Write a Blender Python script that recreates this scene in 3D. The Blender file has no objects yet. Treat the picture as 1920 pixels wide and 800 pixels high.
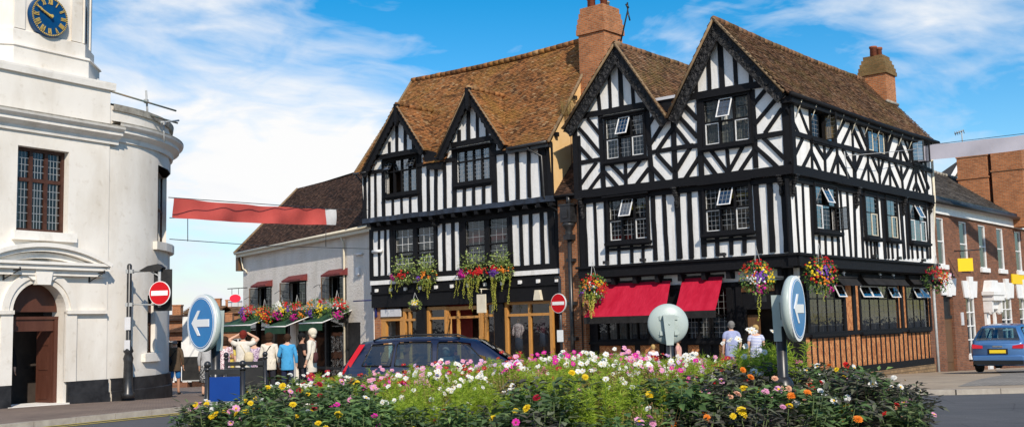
import bpy, bmesh, math, random
from mathutils import Vector, Matrix
random.seed(7)
S = bpy.context.scene
COL = S.collection
PI = math.pi
R = math.radians
U = random.uniform
# ------------------------------------------------------------------ camera (eye 1.7 m, looking along +Y, pitched up 6 degrees)
F = 2000.0; PITCH = 0.1042; ROLL = 0.0246; EYE = Vector((0, 0, 1.7))
_r = Vector((1, 0, 0)); FW = Vector((0, math.cos(PITCH), math.sin(PITCH))); _u = Vector((0, -math.sin(PITCH), math.cos(PITCH)))
RT = math.cos(ROLL) * _r - math.sin(ROLL) * _u
UP = math.cos(ROLL) * _u + math.sin(ROLL) * _r
def ray(x, y): return (x - 960) / F * RT - (y - 400) / F * UP + FW
def at(x, y, Y):
    d = ray(x, y); return EYE + d * (Y / d.y)
def ground(Y):                       # the streets fall away gently behind the junction
    t = Y - 26
    if t <= -3: return 0.0
    if t < 3: return -0.04 * (t + 3) ** 2 / 12
    return -0.04 * min(t, 60)
class Plane:                         # a vertical facade plane: origin, direction to the right; +y goes into the building
    def __init__(s, o, deg, base=0.0):
        s.o = Vector((o[0], o[1], base)); a = R(deg)
        s.d = Vector((math.sin(a), math.cos(a), 0)); s.n = Vector((-s.d.y, s.d.x, 0))
        s.rot = math.atan2(s.d.y, s.d.x)
    def p(s, x, y, off=0.0):         # pixel -> (u, z) on the plane standing off metres in front (negative) of the facade
        d = ray(x, y); o = s.o + s.n * off
        t = (o - EYE).dot(s.n) / d.dot(s.n); q = EYE + d * t - s.o
        return (q.dot(s.d), q.z)
# ------------------------------------------------------------------ objects
def tag(o, label=None, cat=None, group=None, kind=None):
    if label: o['label'] = label
    if cat: o['category'] = cat
    if group: o['group'] = group
    if kind: o['kind'] = kind
    return o
def thing(name, label, cat, loc=(0, 0, 0), rz=0, group=None):
    o = bpy.data.objects.new(name, None); COL.objects.link(o)
    o.empty_display_size = .3; o.location = loc; o.rotation_euler = (0, 0, rz)
    return tag(o, label, cat, group)
def copy_tree(o, parent=None):
    c = o.copy(); COL.objects.link(c); c.parent = parent
    for ch in list(o.children): copy_tree(ch, c)
    return c
class MB:
    def __init__(s, xf=None): s.v = []; s.f = []; s.m = []; s.sm = []; s.xf = xf
    def add(s, vs, fs, mi=0, smooth=False):
        b = len(s.v)
        if s.xf: vs = [s.xf(*p) for p in vs]
        s.v += [tuple(p) for p in vs]
        for f in fs: s.f.append([i + b for i in f]); s.m.append(mi); s.sm.append(smooth)
    def box(s, x0, x1, y0, y1, z0, z1, mi=0):
        s.add([(x0, y0, z0), (x1, y0, z0), (x1, y1, z0), (x0, y1, z0), (x0, y0, z1), (x1, y0, z1), (x1, y1, z1), (x0, y1, z1)],
              [(0, 3, 2, 1), (4, 5, 6, 7), (0, 1, 5, 4), (1, 2, 6, 5), (2, 3, 7, 6), (3, 0, 4, 7)], mi)
    def prism(s, pts, y0, y1, mi=0):      # polygon (u,z), y0 front, y1 back
        n = len(pts)
        s.add([(a, y0, b) for a, b in pts] + [(a, y1, b) for a, b in pts],
              [tuple(range(n)), tuple(range(2 * n - 1, n - 1, -1))] + [(i, (i + 1) % n, n + (i + 1) % n, n + i) for i in range(n)], mi)
    def bar(s, p, q, w, y0, y1, mi=0, wob=0.0, w2=None):   # in-plane timber from p to q
        p = Vector(p); q = Vector(q); d = q - p; L = d.length
        if L < 1e-4: return
        d /= L; n = Vector((-d.y, d.x)); k = max(1, int(L / .45)) if wob else 1; w2 = w if w2 is None else w2
        lo, hi = [], []
        for i in range(k + 1):
            t = i / k; c = p + d * L * t; ww = (w + (w2 - w) * t) / 2
            a = U(-wob, wob); e = U(-wob, wob) * .6
            lo.append(c + n * (-ww + a + e)); hi.append(c + n * (ww + a - e))
        for i in range(k):
            s.prism([tuple(lo[i]), tuple(lo[i + 1]), tuple(hi[i + 1]), tuple(hi[i])], y0, y1, mi)
    def quad(s, a, b, c, d, mi=0): s.add([a, b, c, d], [(0, 1, 2, 3)], mi)
    def tube(s, pts, r, n=6, mi=0, r2=None, smooth=True, cap=True):
        pts = [Vector(p) for p in pts]; k = len(pts); vs = []; fs = []
        for i, p in enumerate(pts):
            t = (pts[min(i + 1, k - 1)] - pts[max(i - 1, 0)])
            if t.length < 1e-9: t = Vector((0, 0, 1))
            t.normalize(); a = t.cross(Vector((0, 0, 1)))
            if a.length < .05: a = t.cross(Vector((0, 1, 0)))
            a.normalize(); b = t.cross(a)
            rr = r if r2 is None else r + (r2 - r) * i / max(1, k - 1)
            if isinstance(r, (list, tuple)): rr = r[i]
            for j in range(n):
                an = 2 * PI * j / n; vs.append(tuple(p + (a * math.cos(an) + b * math.sin(an)) * rr))
        for i in range(k - 1):
            for j in range(n): fs.append((i * n + j, i * n + (j + 1) % n, (i + 1) * n + (j + 1) % n, (i + 1) * n + j))
        if cap: fs += [tuple(range(n))[::-1], tuple(range((k - 1) * n, k * n))]
        s.add(vs, fs, mi, smooth)
    def lathe(s, prof, c=(0, 0, 0), n=16, mi=0, smooth=True, sx=1, sy=1, axis=None, cap=True):
        vs = []; fs = []; k = len(prof); M = None
        if axis is not None: M = Vector((0, 0, 1)).rotation_difference(Vector(axis)).to_matrix()
        for r, z in prof:
            for j in range(n):
                a = 2 * PI * j / n; p = Vector((r * math.cos(a) * sx, r * math.sin(a) * sy, z))
                if M: p = M @ p
                vs.append((c[0] + p.x, c[1] + p.y, c[2] + p.z))
        for i in range(k - 1):
            for j in range(n): fs.append((i * n + j, i * n + (j + 1) % n, (i + 1) * n + (j + 1) % n, (i + 1) * n + j))
        if cap: fs += [tuple(range(n))[::-1], tuple(range((k - 1) * n, k * n))]
        s.add(vs, fs, mi, smooth)
    def ball(s, c, r, n=10, mi=0, sx=1, sy=1, sz=1):
        k = max(5, n // 2 + 1)
        s.lathe([(max(1e-3, r * math.sin(PI * i / k)), -r * math.cos(PI * i / k) * sz) for i in range(k + 1)], c, n, mi, True, sx, sy)
    def build(s, name, mats, parent=None, bevel=0, recalc=True):
        me = bpy.data.meshes.new(name); me.from_pydata(s.v, [], s.f)
        if not isinstance(mats, (list, tuple)): mats = [mats]
        for m in mats: me.materials.append(m)
        me.polygons.foreach_set('material_index', s.m); me.polygons.foreach_set('use_smooth', s.sm)
        if recalc:
            bm = bmesh.new(); bm.from_mesh(me); bmesh.ops.recalc_face_normals(bm, faces=bm.faces); bm.to_mesh(me); bm.free()
        me.update()
        o = bpy.data.objects.new(name, me); COL.objects.link(o)
        if parent: o.parent = parent
        if bevel:
            b = o.modifiers.new('bevel', 'BEVEL'); b.width = bevel; b.segments = 2; b.limit_method = 'ANGLE'
        return o
# ------------------------------------------------------------------ materials
def N(t, ty, **k):
    n = t.nodes.new(ty)
    for a, b in k.items():
        if a in n.inputs: n.inputs[a].default_value = b
        else: setattr(n, a, b)
    return n
def base(name, col, rough=.7, metal=0, spec=.3):
    m = bpy.data.materials.new(name); m.use_nodes = True; t = m.node_tree
    b = t.nodes['Principled BSDF']; b.inputs['Base Color'].default_value = (*col, 1); b.inputs['Roughness'].default_value = rough
    b.inputs['Metallic'].default_value = metal; b.inputs['Specular IOR Level'].default_value = spec
    m.diffuse_color = (*col, 1)
    return m, t, b
def ramp(t, fac, stops):
    r = N(t, 'ShaderNodeValToRGB'); e = r.color_ramp.elements
    while len(e) < len(stops): e.new(.5)
    for el, (p, c) in zip(e, stops): el.position = p; el.color = (*c, 1)
    t.links.new(fac, r.inputs['Fac']); return r.outputs['Color']
def mix(t, fac, a, b, mode='MIX'):
    n = N(t, 'ShaderNodeMix', data_type='RGBA', blend_type=mode)
    for v, i in ((fac, 0), (a, 6), (b, 7)):
        if isinstance(v, (int, float)): n.inputs[i].default_value = v
        elif isinstance(v, tuple): n.inputs[i].default_value = (*v, 1)
        else: t.links.new(v, n.inputs[i])
    return n.outputs[2]
def noise(t, scale, detail=4, vec=None, rough=.55, out='Fac'):
    n = N(t, 'ShaderNodeTexNoise'); n.inputs['Scale'].default_value = scale; n.inputs['Detail'].default_value = detail; n.inputs['Roughness'].default_value = rough
    if vec is None: vec = N(t, 'ShaderNodeTexCoord').outputs['Object']
    t.links.new(vec, n.inputs['Vector']); return n.outputs[out]
def mapping(t, sc=(1, 1, 1), rot=(0, 0, 0), src='Object'):
    c = N(t, 'ShaderNodeTexCoord'); m = N(t, 'ShaderNodeMapping'); m.inputs['Scale'].default_value = sc; m.inputs['Rotation'].default_value = rot
    t.links.new(c.outputs[src], m.inputs['Vector']); return m.outputs[0]
def bump(t, b, h, strength=.4, dist=.02):
    n = N(t, 'ShaderNodeBump'); n.inputs['Strength'].default_value = strength; n.inputs['Distance'].default_value = dist
    t.links.new(h, n.inputs['Height']); t.links.new(n.outputs[0], b.inputs['Normal'])
def math_(t, op, a, b=None, c=None):
    n = N(t, 'ShaderNodeMath', operation=op)
    for i, v in enumerate((a, b, c)):
        if v is None: continue
        if isinstance(v, (int, float)): n.inputs[i].default_value = v
        else: t.links.new(v, n.inputs[i])
    return n.outputs[0]
def varied(name, col, col2, scale=3, rough=.7, bumps=(40, .25, .01), spec=.3, stretch=(1, 1, 1), contrast=(.35, .68)):
    m, t, b = base(name, col, rough, 0, spec); v = mapping(t, stretch)
    t.links.new(ramp(t, noise(t, scale, 6, v, .65), [(contrast[0], col), (contrast[1], col2)]), b.inputs['Base Color'])
    if bumps: bump(t, b, noise(t, bumps[0], 4, v), bumps[1], bumps[2])
    return m
def xz(t):                           # wall coordinates: (x + y, z) works on every vertical face of a facade-aligned mesh
    c = N(t, 'ShaderNodeTexCoord'); s = N(t, 'ShaderNodeSeparateXYZ'); t.links.new(c.outputs['Object'], s.inputs[0])
    return math_(t, 'ADD', s.outputs[0], s.outputs[1]), s.outputs[2]
def brickmat(name, c1, c2, mortar, bw=.225, bh=.075, mw=.012, bumps=.5, squash=1, dirt=.35):
    m, t, b = base(name, c1, .85, 0, .2); x, z = xz(t); cb = N(t, 'ShaderNodeCombineXYZ'); t.links.new(x, cb.inputs[0]); t.links.new(z, cb.inputs[1])
    br = N(t, 'ShaderNodeTexBrick'); t.links.new(cb.outputs[0], br.inputs['Vector'])
    br.inputs['Scale'].default_value = 1; br.inputs['Brick Width'].default_value = bw; br.inputs['Row Height'].default_value = bh
    br.inputs['Mortar Size'].default_value = mw; br.inputs['Mortar Smooth'].default_value = .3; br.inputs['Bias'].default_value = -.1
    br.inputs['Color1'].default_value = (*c1, 1); br.inputs['Color2'].default_value = (*c2, 1); br.inputs['Mortar'].default_value = (*mortar, 1)
    n = noise(t, 1.3, 6); c = mix(t, ramp(t, n, [(.35, (1, 1, 1)), (.75, (0, 0, 0))]), mix(t, 1.0, br.outputs['Color'], (1 - dirt, 1 - dirt, 1 - dirt), 'MULTIPLY'), br.outputs['Color'])
    n2 = noise(t, 9, 3); c = mix(t, .35, c, ramp(t, n2, [(.3, (.25, .2, .2)), (.7, (1, .9, .8))]), 'MULTIPLY')
    t.links.new(c, b.inputs['Base Color']); bump(t, b, math_(t, 'MULTIPLY', br.outputs['Fac'], -1.0), bumps, .01)
    return m
M = {}
m, t, b = base('white_plaster', (.8, .8, .8), .85, 0, .2)
n1 = noise(t, 1.6, 8, mapping(t, (1.6, 1.6, .22)), .7); n2 = noise(t, 14, 4)
c = mix(t, .45, ramp(t, n1, [(.3, (.62, .6, .56)), (.48, (.79, .78, .76)), (1, (.86, .86, .85))]), ramp(t, n2, [(.28, (.72, .7, .67)), (.45, (1, 1, 1))]), 'MULTIPLY')
t.links.new(c, b.inputs['Base Color']); bump(t, b, noise(t, 6, 6), .35, .03); M['plaster'] = m
m, t, b = base('black_timber', (.012, .012, .014), .65, 0, .2)
v = mapping(t, (9, 9, 9)); c = ramp(t, noise(t, 2.2, 8, v, .7), [(.3, (.004, .004, .005)), (.6, (.009, .009, .011)), (.85, (.03, .032, .042))])
t.links.new(c, b.inputs['Base Color']); bump(t, b, noise(t, 5, 6, v), .6, .02); M['timber'] = m
m, t, b = base('blue_black_timber', (.03, .04, .06), .55, 0, .35)
c = ramp(t, noise(t, 3, 8), [(.35, (.012, .014, .02)), (.65, (.035, .05, .08)), (.9, (.1, .12, .16))]); t.links.new(c, b.inputs['Base Color']); bump(t, b, noise(t, 30, 6), .5, .01); M['timber_blue'] = m
m, t, b = base('carved_timber', (.014, .013, .014), .5, 0, .4)
vo = N(t, 'ShaderNodeTexVoronoi'); vo.inputs['Scale'].default_value = 7; t.links.new(mapping(t), vo.inputs['Vector'])
c = ramp(t, vo.outputs['Distance'], [(.1, (.03, .028, .03)), (.5, (.008, .008, .009))]); t.links.new(c, b.inputs['Base Color']); bump(t, b, math_(t, 'ADD', vo.outputs['Distance'], noise(t, 20, 4)), 1.0, .06); M['carved'] = m
def tilemat(name, stops, lichen, lfac=.62, grime=.5):
    m, t, b = base(name, stops[2][1], .9, 0, .15)
    g = N(t, 'ShaderNodeNewGeometry'); c = ramp(t, g.outputs['Random Per Island'], stops)
    l = ramp(t, math_(t, 'ADD', math_(t, 'MULTIPLY', noise(t, .8, 4), .55), math_(t, 'MULTIPLY', noise(t, 11, 5), .45)), [(lfac - .1, (0, 0, 0)), (lfac + .1, (1, 1, 1))])
    c = mix(t, l, c, lichen); d = ramp(t, noise(t, .5, 6), [(.4, (1, 1, 1)), (.7, (grime, grime, grime))]); c = mix(t, 1.0, c, d, 'MULTIPLY')
    c = mix(t, .5, c, ramp(t, noise(t, 25, 3), [(.3, (.5, .45, .4)), (.7, (1, 1, 1))]), 'MULTIPLY')
    t.links.new(c, b.inputs['Base Color']); bump(t, b, noise(t, 60, 3), .3, .01); return m
M['tile_orange'] = tilemat('orange_clay_tile', [(0, (.1, .05, .026)), (.2, (.2, .092, .038)), (.45, (.34, .145, .055)), (.7, (.42, .185, .07)), (.9, (.27, .14, .065)), (1, (.46, .29, .15))], (.34, .19, .05), .59, .7)
M['tile_brown'] = tilemat('brown_clay_tile', [(0, (.075, .045, .03)), (.25, (.15, .085, .05)), (.5, (.235, .125, .07)), (.75, (.3, .165, .09)), (.9, (.2, .125, .08)), (1, (.36, .24, .15))], (.2, .15, .05), .6, .68)
M['tile_dark'] = tilemat('dark_clay_tile', [(0, (.03, .02, .016)), (.3, (.06, .035, .025)), (.6, (.085, .05, .035)), (.85, (.12, .065, .045)), (1, (.15, .09, .06))], (.1, .07, .05), .7, .7)
M['slate'] = tilemat('grey_slate', [(0, (.05, .045, .042)), (.4, (.09, .08, .072)), (.8, (.13, .115, .1)), (1, (.17, .15, .13))], (.17, .13, .04), .68, .7)
M['mortar'] = varied('verge_mortar', (.17, .11, .06), (.28, .2, .12), 6, .9)
M['brick'] = brickmat('orange_brick', (.5, .19, .075), (.33, .115, .05), (.36, .28, .2))
M['brick_dark'] = brickmat('brown_red_brick', (.32, .125, .065), (.17, .072, .045), (.22, .17, .13), mw=.009)
M['brick_old'] = brickmat('old_chimney_brick', (.58, .21, .08), (.36, .125, .05), (.42, .29, .18), dirt=.3)
M['brick_lichen'] = brickmat('lichen_brick', (.3, .17, .07), (.2, .13, .05), (.25, .2, .1), dirt=.5)
M['stone'] = brickmat('rubble_stone', (.36, .25, .14), (.25, .17, .1), (.16, .12, .08), .34, .13, .014, .9)
m, t, b = base('herringbone_brick', (.5, .2, .08), .85, 0, .2); x, z = xz(t)
tt = math_(t, 'ADD', math_(t, 'MULTIPLY', math_(t, 'PINGPONG', x, .125), 12.0), math_(t, 'MULTIPLY', z, 12.0))
fr = math_(t, 'FRACT', tt); mm = math_(t, 'LESS_THAN', fr, .2); nn = N(t, 'ShaderNodeTexWhiteNoise', noise_dimensions='2D')
cb = N(t, 'ShaderNodeCombineXYZ'); t.links.new(math_(t, 'FLOOR', tt), cb.inputs[0]); t.links.new(math_(t, 'FLOOR', math_(t, 'MULTIPLY', x, 8.0)), cb.inputs[1]); t.links.new(cb.outputs[0], nn.inputs['Vector'])
c = ramp(t, nn.outputs['Value'], [(0, (.34, .12, .045)), (.5, (.5, .2, .075)), (1, (.62, .29, .12))])
c = mix(t, mm, c, (.2, .1, .05)); t.links.new(c, b.inputs['Base Color']); bump(t, b, math_(t, 'MULTIPLY', mm, -1.0), .5, .01); M['herring'] = m
m, t, b = base('painted_render', (.8, .77, .72), .8, 0, .2)
n1 = noise(t, .7, 8, mapping(t, (1, 1, .4)), .6); n2 = noise(t, 5, 6)
c = mix(t, .5, ramp(t, n1, [(.3, (.6, .54, .46)), (.52, (.76, .715, .65)), (1, (.82, .785, .73))]), ramp(t, n2, [(.25, (.7, .65, .58)), (.42, (1, 1, 1))]), 'MULTIPLY')
t.links.new(c, b.inputs['Base Color']); bump(t, b, noise(t, 4, 5), .2, .03); M['render'] = m
M['render_trim'] = varied('weathered_render_trim', (.8, .76, .7), (.55, .5, .43), 2.2, .85, (20, .3, .01), contrast=(.5, .85))
M['lead_cap'] = varied('mossy_lead_capping', (.2, .18, .15), (.45, .42, .36), 5, .9)
M['black_band'] = varied('black_plinth_paint', (.012, .012, .014), (.035, .035, .038), 3, .6, (6, .4, .02))
m, t, b = base('pebbledash', (.72, .67, .6), .9, 0, .1); c = ramp(t, noise(t, 1, 6, mapping(t, (1, 1, .5))), [(.3, (.64, .59, .52)), (.6, (.76, .71, .65))]); t.links.new(c, b.inputs['Base Color']); bump(t, b, noise(t, 9, 5, None, .7), 1.0, .06); M['dash'] = m
M['ochre'] = varied('ochre_gable_render', (.68, .43, .18), (.74, .52, .27), 1.2, .85, (8, .25, .02))
M['cream'] = varied('cream_painted_pipe', (.72, .66, .52), (.62, .55, .42), 4, .6, None)
M['white_paint'] = varied('white_gloss_paint', (.8, .8, .8), (.7, .69, .67), 4, .45, None)
M['grey_paint'] = varied('pale_grey_paint', (.6, .6, .62), (.5, .5, .52), 4, .5, None)
M['black_paint'] = varied('black_iron_paint', (.012, .012, .013), (.03, .03, .032), 6, .35, (50, .1, .003), .5)
M['black_plain'] = varied('matt_black_paint', (.011, .011, .012), (.028, .027, .026), 5, .6, (20, .2, .006))
M['brown_paint'] = varied('brown_door_paint', (.075, .026, .016), (.1, .038, .024), 5, .45, (30, .1, .004), stretch=(1, 1, .2))
M['brown_win'] = varied('brown_window_paint', (.05, .02, .013), (.085, .035, .022), 8, .45, None)
M['oak'] = varied('honey_oak', (.42, .19, .045), (.56, .28, .08), 7, .4, (40, .15, .005), .4, (6, 6, .6))
M['oak_dark'] = varied('dark_oak', (.09, .045, .02), (.16, .08, .035), 7, .55, (40, .15, .005), .4, (6, 6, .6))
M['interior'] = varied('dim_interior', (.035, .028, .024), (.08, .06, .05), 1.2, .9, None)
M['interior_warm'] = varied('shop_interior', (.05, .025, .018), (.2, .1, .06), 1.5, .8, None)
M['shop_red'] = varied('red_shop_wall', (.2, .02, .02), (.3, .04, .03), 2, .7, None)
M['curtain'] = varied('pale_net_curtain', (.55, .57, .55), (.72, .72, .68), 14, .9, None, stretch=(4, 4, .2))
M['curtain_gold'] = varied('gold_curtain', (.5, .36, .16), (.66, .5, .27), 14, .9, None, stretch=(4, 4, .2))
M['yellow'] = base('yellow_film', (.85, .62, .02), .5)[0]
M['lead'] = base('lead_came', (.3, .31, .32), .5, .3)[0]
M['lead_dark'] = base('dark_came', (.07, .07, .075), .5, .3)[0]
def glassmat(name, tint, refl=.16, rough=.02):
    m = bpy.data.materials.new(name); m.use_nodes = True; t = m.node_tree; t.nodes.remove(t.nodes['Principled BSDF']); o = t.nodes['Material Output']
    tr = N(t, 'ShaderNodeBsdfTransparent'); tr.inputs[0].default_value = (*tint, 1); gl = N(t, 'ShaderNodeBsdfGlossy'); gl.inputs['Roughness'].default_value = rough; gl.inputs['Color'].default_value = (.95, .97, 1, 1)
    lw = N(t, 'ShaderNodeLayerWeight'); nb = N(t, 'ShaderNodeBump'); nb.inputs['Strength'].default_value = .12; nb.inputs['Distance'].default_value = .02
    t.links.new(noise(t, 3.5, 2), nb.inputs['Height']); t.links.new(nb.outputs[0], gl.inputs['Normal'])
    f = math_(t, 'ADD', math_(t, 'MULTIPLY', math_(t, 'POWER', lw.outputs[1], 3.5), .75), refl); mx = N(t, 'ShaderNodeMixShader'); t.links.new(f, mx.inputs[0]); t.links.new(tr.outputs[0], mx.inputs[1]); t.links.new(gl.outputs[0], mx.inputs[2]); t.links.new(mx.outputs[0], o.inputs['Surface'])
    return m
M['glass'] = glassmat('leaded_window_glass', (.42, .43, .42), .06)
M['glass_sky'] = glassmat('old_window_glass', (.26, .3, .34), .24)
M['glass_shop'] = glassmat('shop_window_glass', (.6, .6, .58), .06)
M['glass_car'] = glassmat('car_glass', (.25, .42, .44), .2)
M['iron'] = varied('galvanised_steel', (.3, .31, .31), (.42, .43, .43), 8, .5, None, .5)
M['scaffold'] = varied('painted_scaffold_tube', (.1, .17, .17), (.28, .2, .13), 4, .6, None)
M['awning_red'] = varied('crimson_awning_canvas', (.4, .008, .03), (.5, .02, .05), 1.6, .8, (5, .5, .03), .12, (2.5, 1, 1))
M['awning_green'] = varied('dark_green_canvas', (.016, .055, .03), (.035, .085, .045), 2, .8, None, .15)
M['awning_dark'] = varied('black_canvas', (.014, .013, .013), (.03, .028, .028), 3, .8, None, .2)
M['hood'] = varied('maroon_hood', (.12, .02, .02), (.18, .04, .035), 4, .8, (20, .4, .01))
M['terracotta'] = varied('terracotta_pot', (.33, .1, .05), (.22, .08, .05), 6, .85)
M['sign_blue'] = varied('blue_sign_film', (.0, .16, .43), (.0, .21, .52), 1.5, .25, None, .5)
M['sign_white'] = base('white_sign_film', (.82, .82, .8), .35)[0]
M['sign_red'] = base('red_sign_film', (.55, .006, .012), .35)[0]
M['sign_back'] = varied('grey_sign_shell', (.36, .42, .4), (.42, .48, .46), 3, .4, (12, .08, .01), .5)
M['banner_red'] = varied('red_banner_cloth', (.6, .1, .085), (.66, .12, .1), 1.5, .85, None, .1)
M['banner_grey'] = varied('grey_banner_cloth', (.3, .29, .335), (.335, .325, .37), 1.5, .85, None, .1)
M['clock_blue'] = varied('clock_face_blue', (.0, .04, .13), (.0, .06, .18), 3, .4, None)
M['gold'] = base('gilding', (.75, .5, .13), .4, .35)[0]
M['blue_iron'] = base('blue_iron_paint', (.015, .02, .11), .4)[0]
M['lamp_glow'] = None
# ------------------------------------------------------------------ shared builders
def holed(mb, u0, u1, z0, z1, holes, y0, th=.12, mi=0, top=None):
    """wall sheet with rectangular openings and their reveals"""
    hs = [(max(a, u0), min(b, u1), max(c, z0), min(d, z1)) for a, b, c, d in holes if a < u1 and b > u0 and c < z1 and d > z0]
    us = sorted({u0, u1} | {h[0] for h in hs} | {h[1] for h in hs}); zs = sorted({z0, z1} | {h[2] for h in hs} | {h[3] for h in hs})
    for i in range(len(us) - 1):
        for j in range(len(zs) - 1):
            cu, cz = (us[i] + us[i + 1]) / 2, (zs[j] + zs[j + 1]) / 2
            if any(a < cu < b and c < cz < d for a, b, c, d in hs): continue
            mb.quad((us[i], y0, zs[j]), (us[i + 1], y0, zs[j]), (us[i + 1], y0, zs[j + 1]), (us[i], y0, zs[j + 1]), mi)
    for a, b, c, d in hs:
        for q in (((a, c), (b, c)), ((b, c), (b, d)), ((b, d), (a, d)), ((a, d), (a, c))):
            (p, r), (s_, t_) = q; mb.quad((p, y0, r), (s_, y0, t_), (s_, y0 + th, t_), (p, y0 + th, r), mi)
def lattice(mb, a, b, c, d, y, nx, ny, w, mi):
    for i in range(1, nx):
        u = a + (b - a) * i / nx; mb.box(u - w / 2, u + w / 2, y - .004, y + .003, c, d, mi)
    for j in range(1, ny):
        z = c + (d - c) * j / ny; mb.box(a, b, y - .0055, y + .002, z - w / 2, z + w / 2, mi)
def window(parent, xf, r, y=0.0, cols=3, rows=(.5,), lat=(3, 4), special={}, frame='timber', glass='glass', lead='lead', fw=.09, mw=.055,
           proud=.07, depth=.1, sill=.12, hood=0, white='white_paint', curtain=None, split=None, cw=.012, lat2=None, label=None, flush=False, mh=None):
    u0, u1, z0, z1 = r
    pk = .12 if flush else .55; yp = y - proud * .5 + .012 if flush else y + .03
    if flush: mw = min(mw, .045); fw = min(fw, .075)
    f = MB(xf)
    f.box(u0 - fw, u0, y - proud, y + depth, z0 - fw, z1 + fw); f.box(u1, u1 + fw, y - proud, y + depth, z0 - fw, z1 + fw)
    f.box(u0, u1, y - proud + .002, y + depth, z0 - fw, z0); f.box(u0, u1, y - proud + .002, y + depth, z1, z1 + fw)
    cu = [u0 + (u1 - u0) * i / cols for i in range(cols + 1)] if split is None else [u0 + (u1 - u0) * s for s in split]
    cz = [z0] + [z0 + (z1 - z0) * q for q in rows] + [z1]
    for u in cu[1:-1]: f.box(u - mw / 2, u + mw / 2, y - proud * pk - (.03 if flush else 0), y + depth - .01, z0, z1)
    for z in cz[1:-1]: f.box(u0, u1, y - proud * pk - (.03 if flush else 0) + .003, y + depth - .012, z - (mh or mw) / 2, z + (mh or mw) / 2)
    if sill:
        f.box(u0 - fw - .06, u1 + fw + .06, y - proud - sill, y, z0 - fw - .09, z0 - fw + .001); f.box(u0 - fw - .03, u1 + fw + .03, y - proud - sill * .6, y - .001, z0 - fw - .14, z0 - fw - .09)
    if hood:
        f.box(u0 - fw - .08, u1 + fw + .08, y - proud - hood, y, z1 + fw, z1 + fw + .05)
    w = f.build('window', M[frame], parent)
    if label: w['label'] = label
    pane = MB(xf); k = 0
    for i in range(len(cu) - 1):
        for j in range(len(cz) - 1):
            a, b = cu[i] + (mw / 2 if i else 0), cu[i + 1] - (mw / 2 if i < len(cu) - 2 else 0)
            m2 = (mh or mw) / 2; c, d = cz[j] + (m2 if j else 0), cz[j + 1] - (m2 if j < len(cz) - 2 else 0)
            nx, ny = (lat2[j] if lat2 else lat); sp = special.get((i, j)); yy = yp
            if sp is None:
                pane.quad((a, yy, c), (b, yy, c), (b, yy, d), (a, yy, d), 0); lattice(pane, a, b, c, d, yy, nx, ny, cw, 1)
            elif sp != 'none':
                ang = {'white': 0, 'top': .42, 'left': .9, 'right': .9, 'rightb': 1.2, 'topb': .5}[sp]
                def rot(U_, Y_, Z_, a=a, b=b, c=c, d=d, sp=sp, ang=ang):
                    if sp in ('top', 'topb'):
                        dz = d - Z_; dy = Y_ - (y - .02); Z_ = d - dz * math.cos(ang) - dy * math.sin(ang) * 0; Y_ = y - .02 + dy * math.cos(ang) - dz * math.sin(ang)
                    elif sp == 'left':
                        du = U_ - a; dy = Y_ - (y - .05); U_ = a + du * math.cos(ang); Y_ = y - .05 + dy - du * math.sin(ang)
                    elif sp in ('right', 'rightb'):
                        du = b - U_; dy = Y_ - (y - .05); U_ = b - du * math.cos(ang); Y_ = y - .05 + dy - du * math.sin(ang)
                    return xf(U_, Y_, Z_) if xf else (U_, Y_, Z_)
                cm = MB(rot); fr = .035; y1_ = (yp - .03 if flush else y - .02) if sp == 'white' else y - .045
                cm.box(a, b, y1_, y1_ + .04, c, c + fr); cm.box(a, b, y1_, y1_ + .04, d - fr, d); cm.box(a, a + fr, y1_ + .002, y1_ + .038, c + fr, d - fr); cm.box(b - fr, b, y1_ + .002, y1_ + .038, c + fr, d - fr)
                cm.quad((a + fr, y1_ + .02, c + fr), (b - fr, y1_ + .02, c + fr), (b - fr, y1_ + .02, d - fr), (a + fr, y1_ + .02, d - fr), 1)
                lattice(cm, a + fr, b - fr, c + fr, d - fr, y1_ + .02, nx, ny, cw, 2)
                o = cm.build('casement', [M['black_paint'] if sp in ('rightb', 'topb') else M[white], M['glass_sky'] if sp in ('top',) else M[glass], M[lead]], w)
                o['label'] = 'casement standing open' if sp != 'white' else 'closed opening light with its own frame'
    if pane.v: pane.build('pane', [M[glass], M[lead]], w)
    if curtain:
        for (a, b, c, d, mt) in curtain:
            q = MB(xf); n = 14; A, B = u0 + (u1 - u0) * a, u0 + (u1 - u0) * b; Cc, D = z0 + (z1 - z0) * c, z0 + (z1 - z0) * d
            for i in range(n):
                p0, p1 = A + (B - A) * i / n, A + (B - A) * (i + 1) / n; ya, yb = y + .17 + .025 * (i % 2), y + .17 + .025 * ((i + 1) % 2)
                q.quad((p0, ya, Cc), (p1, yb, Cc), (p1, yb, D), (p0, ya, D))
            q.build('curtain', M[mt], w)
    return w
def inside(p, poly):
    x, y = p; c = False; n = len(poly)
    for i in range(n):
        (x1, y1), (x2, y2) = poly[i], poly[(i + 1) % n]
        if (y1 > y) != (y2 > y) and x < (x2 - x1) * (y - y1) / (y2 - y1) + x1: c = not c
    return c
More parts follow.
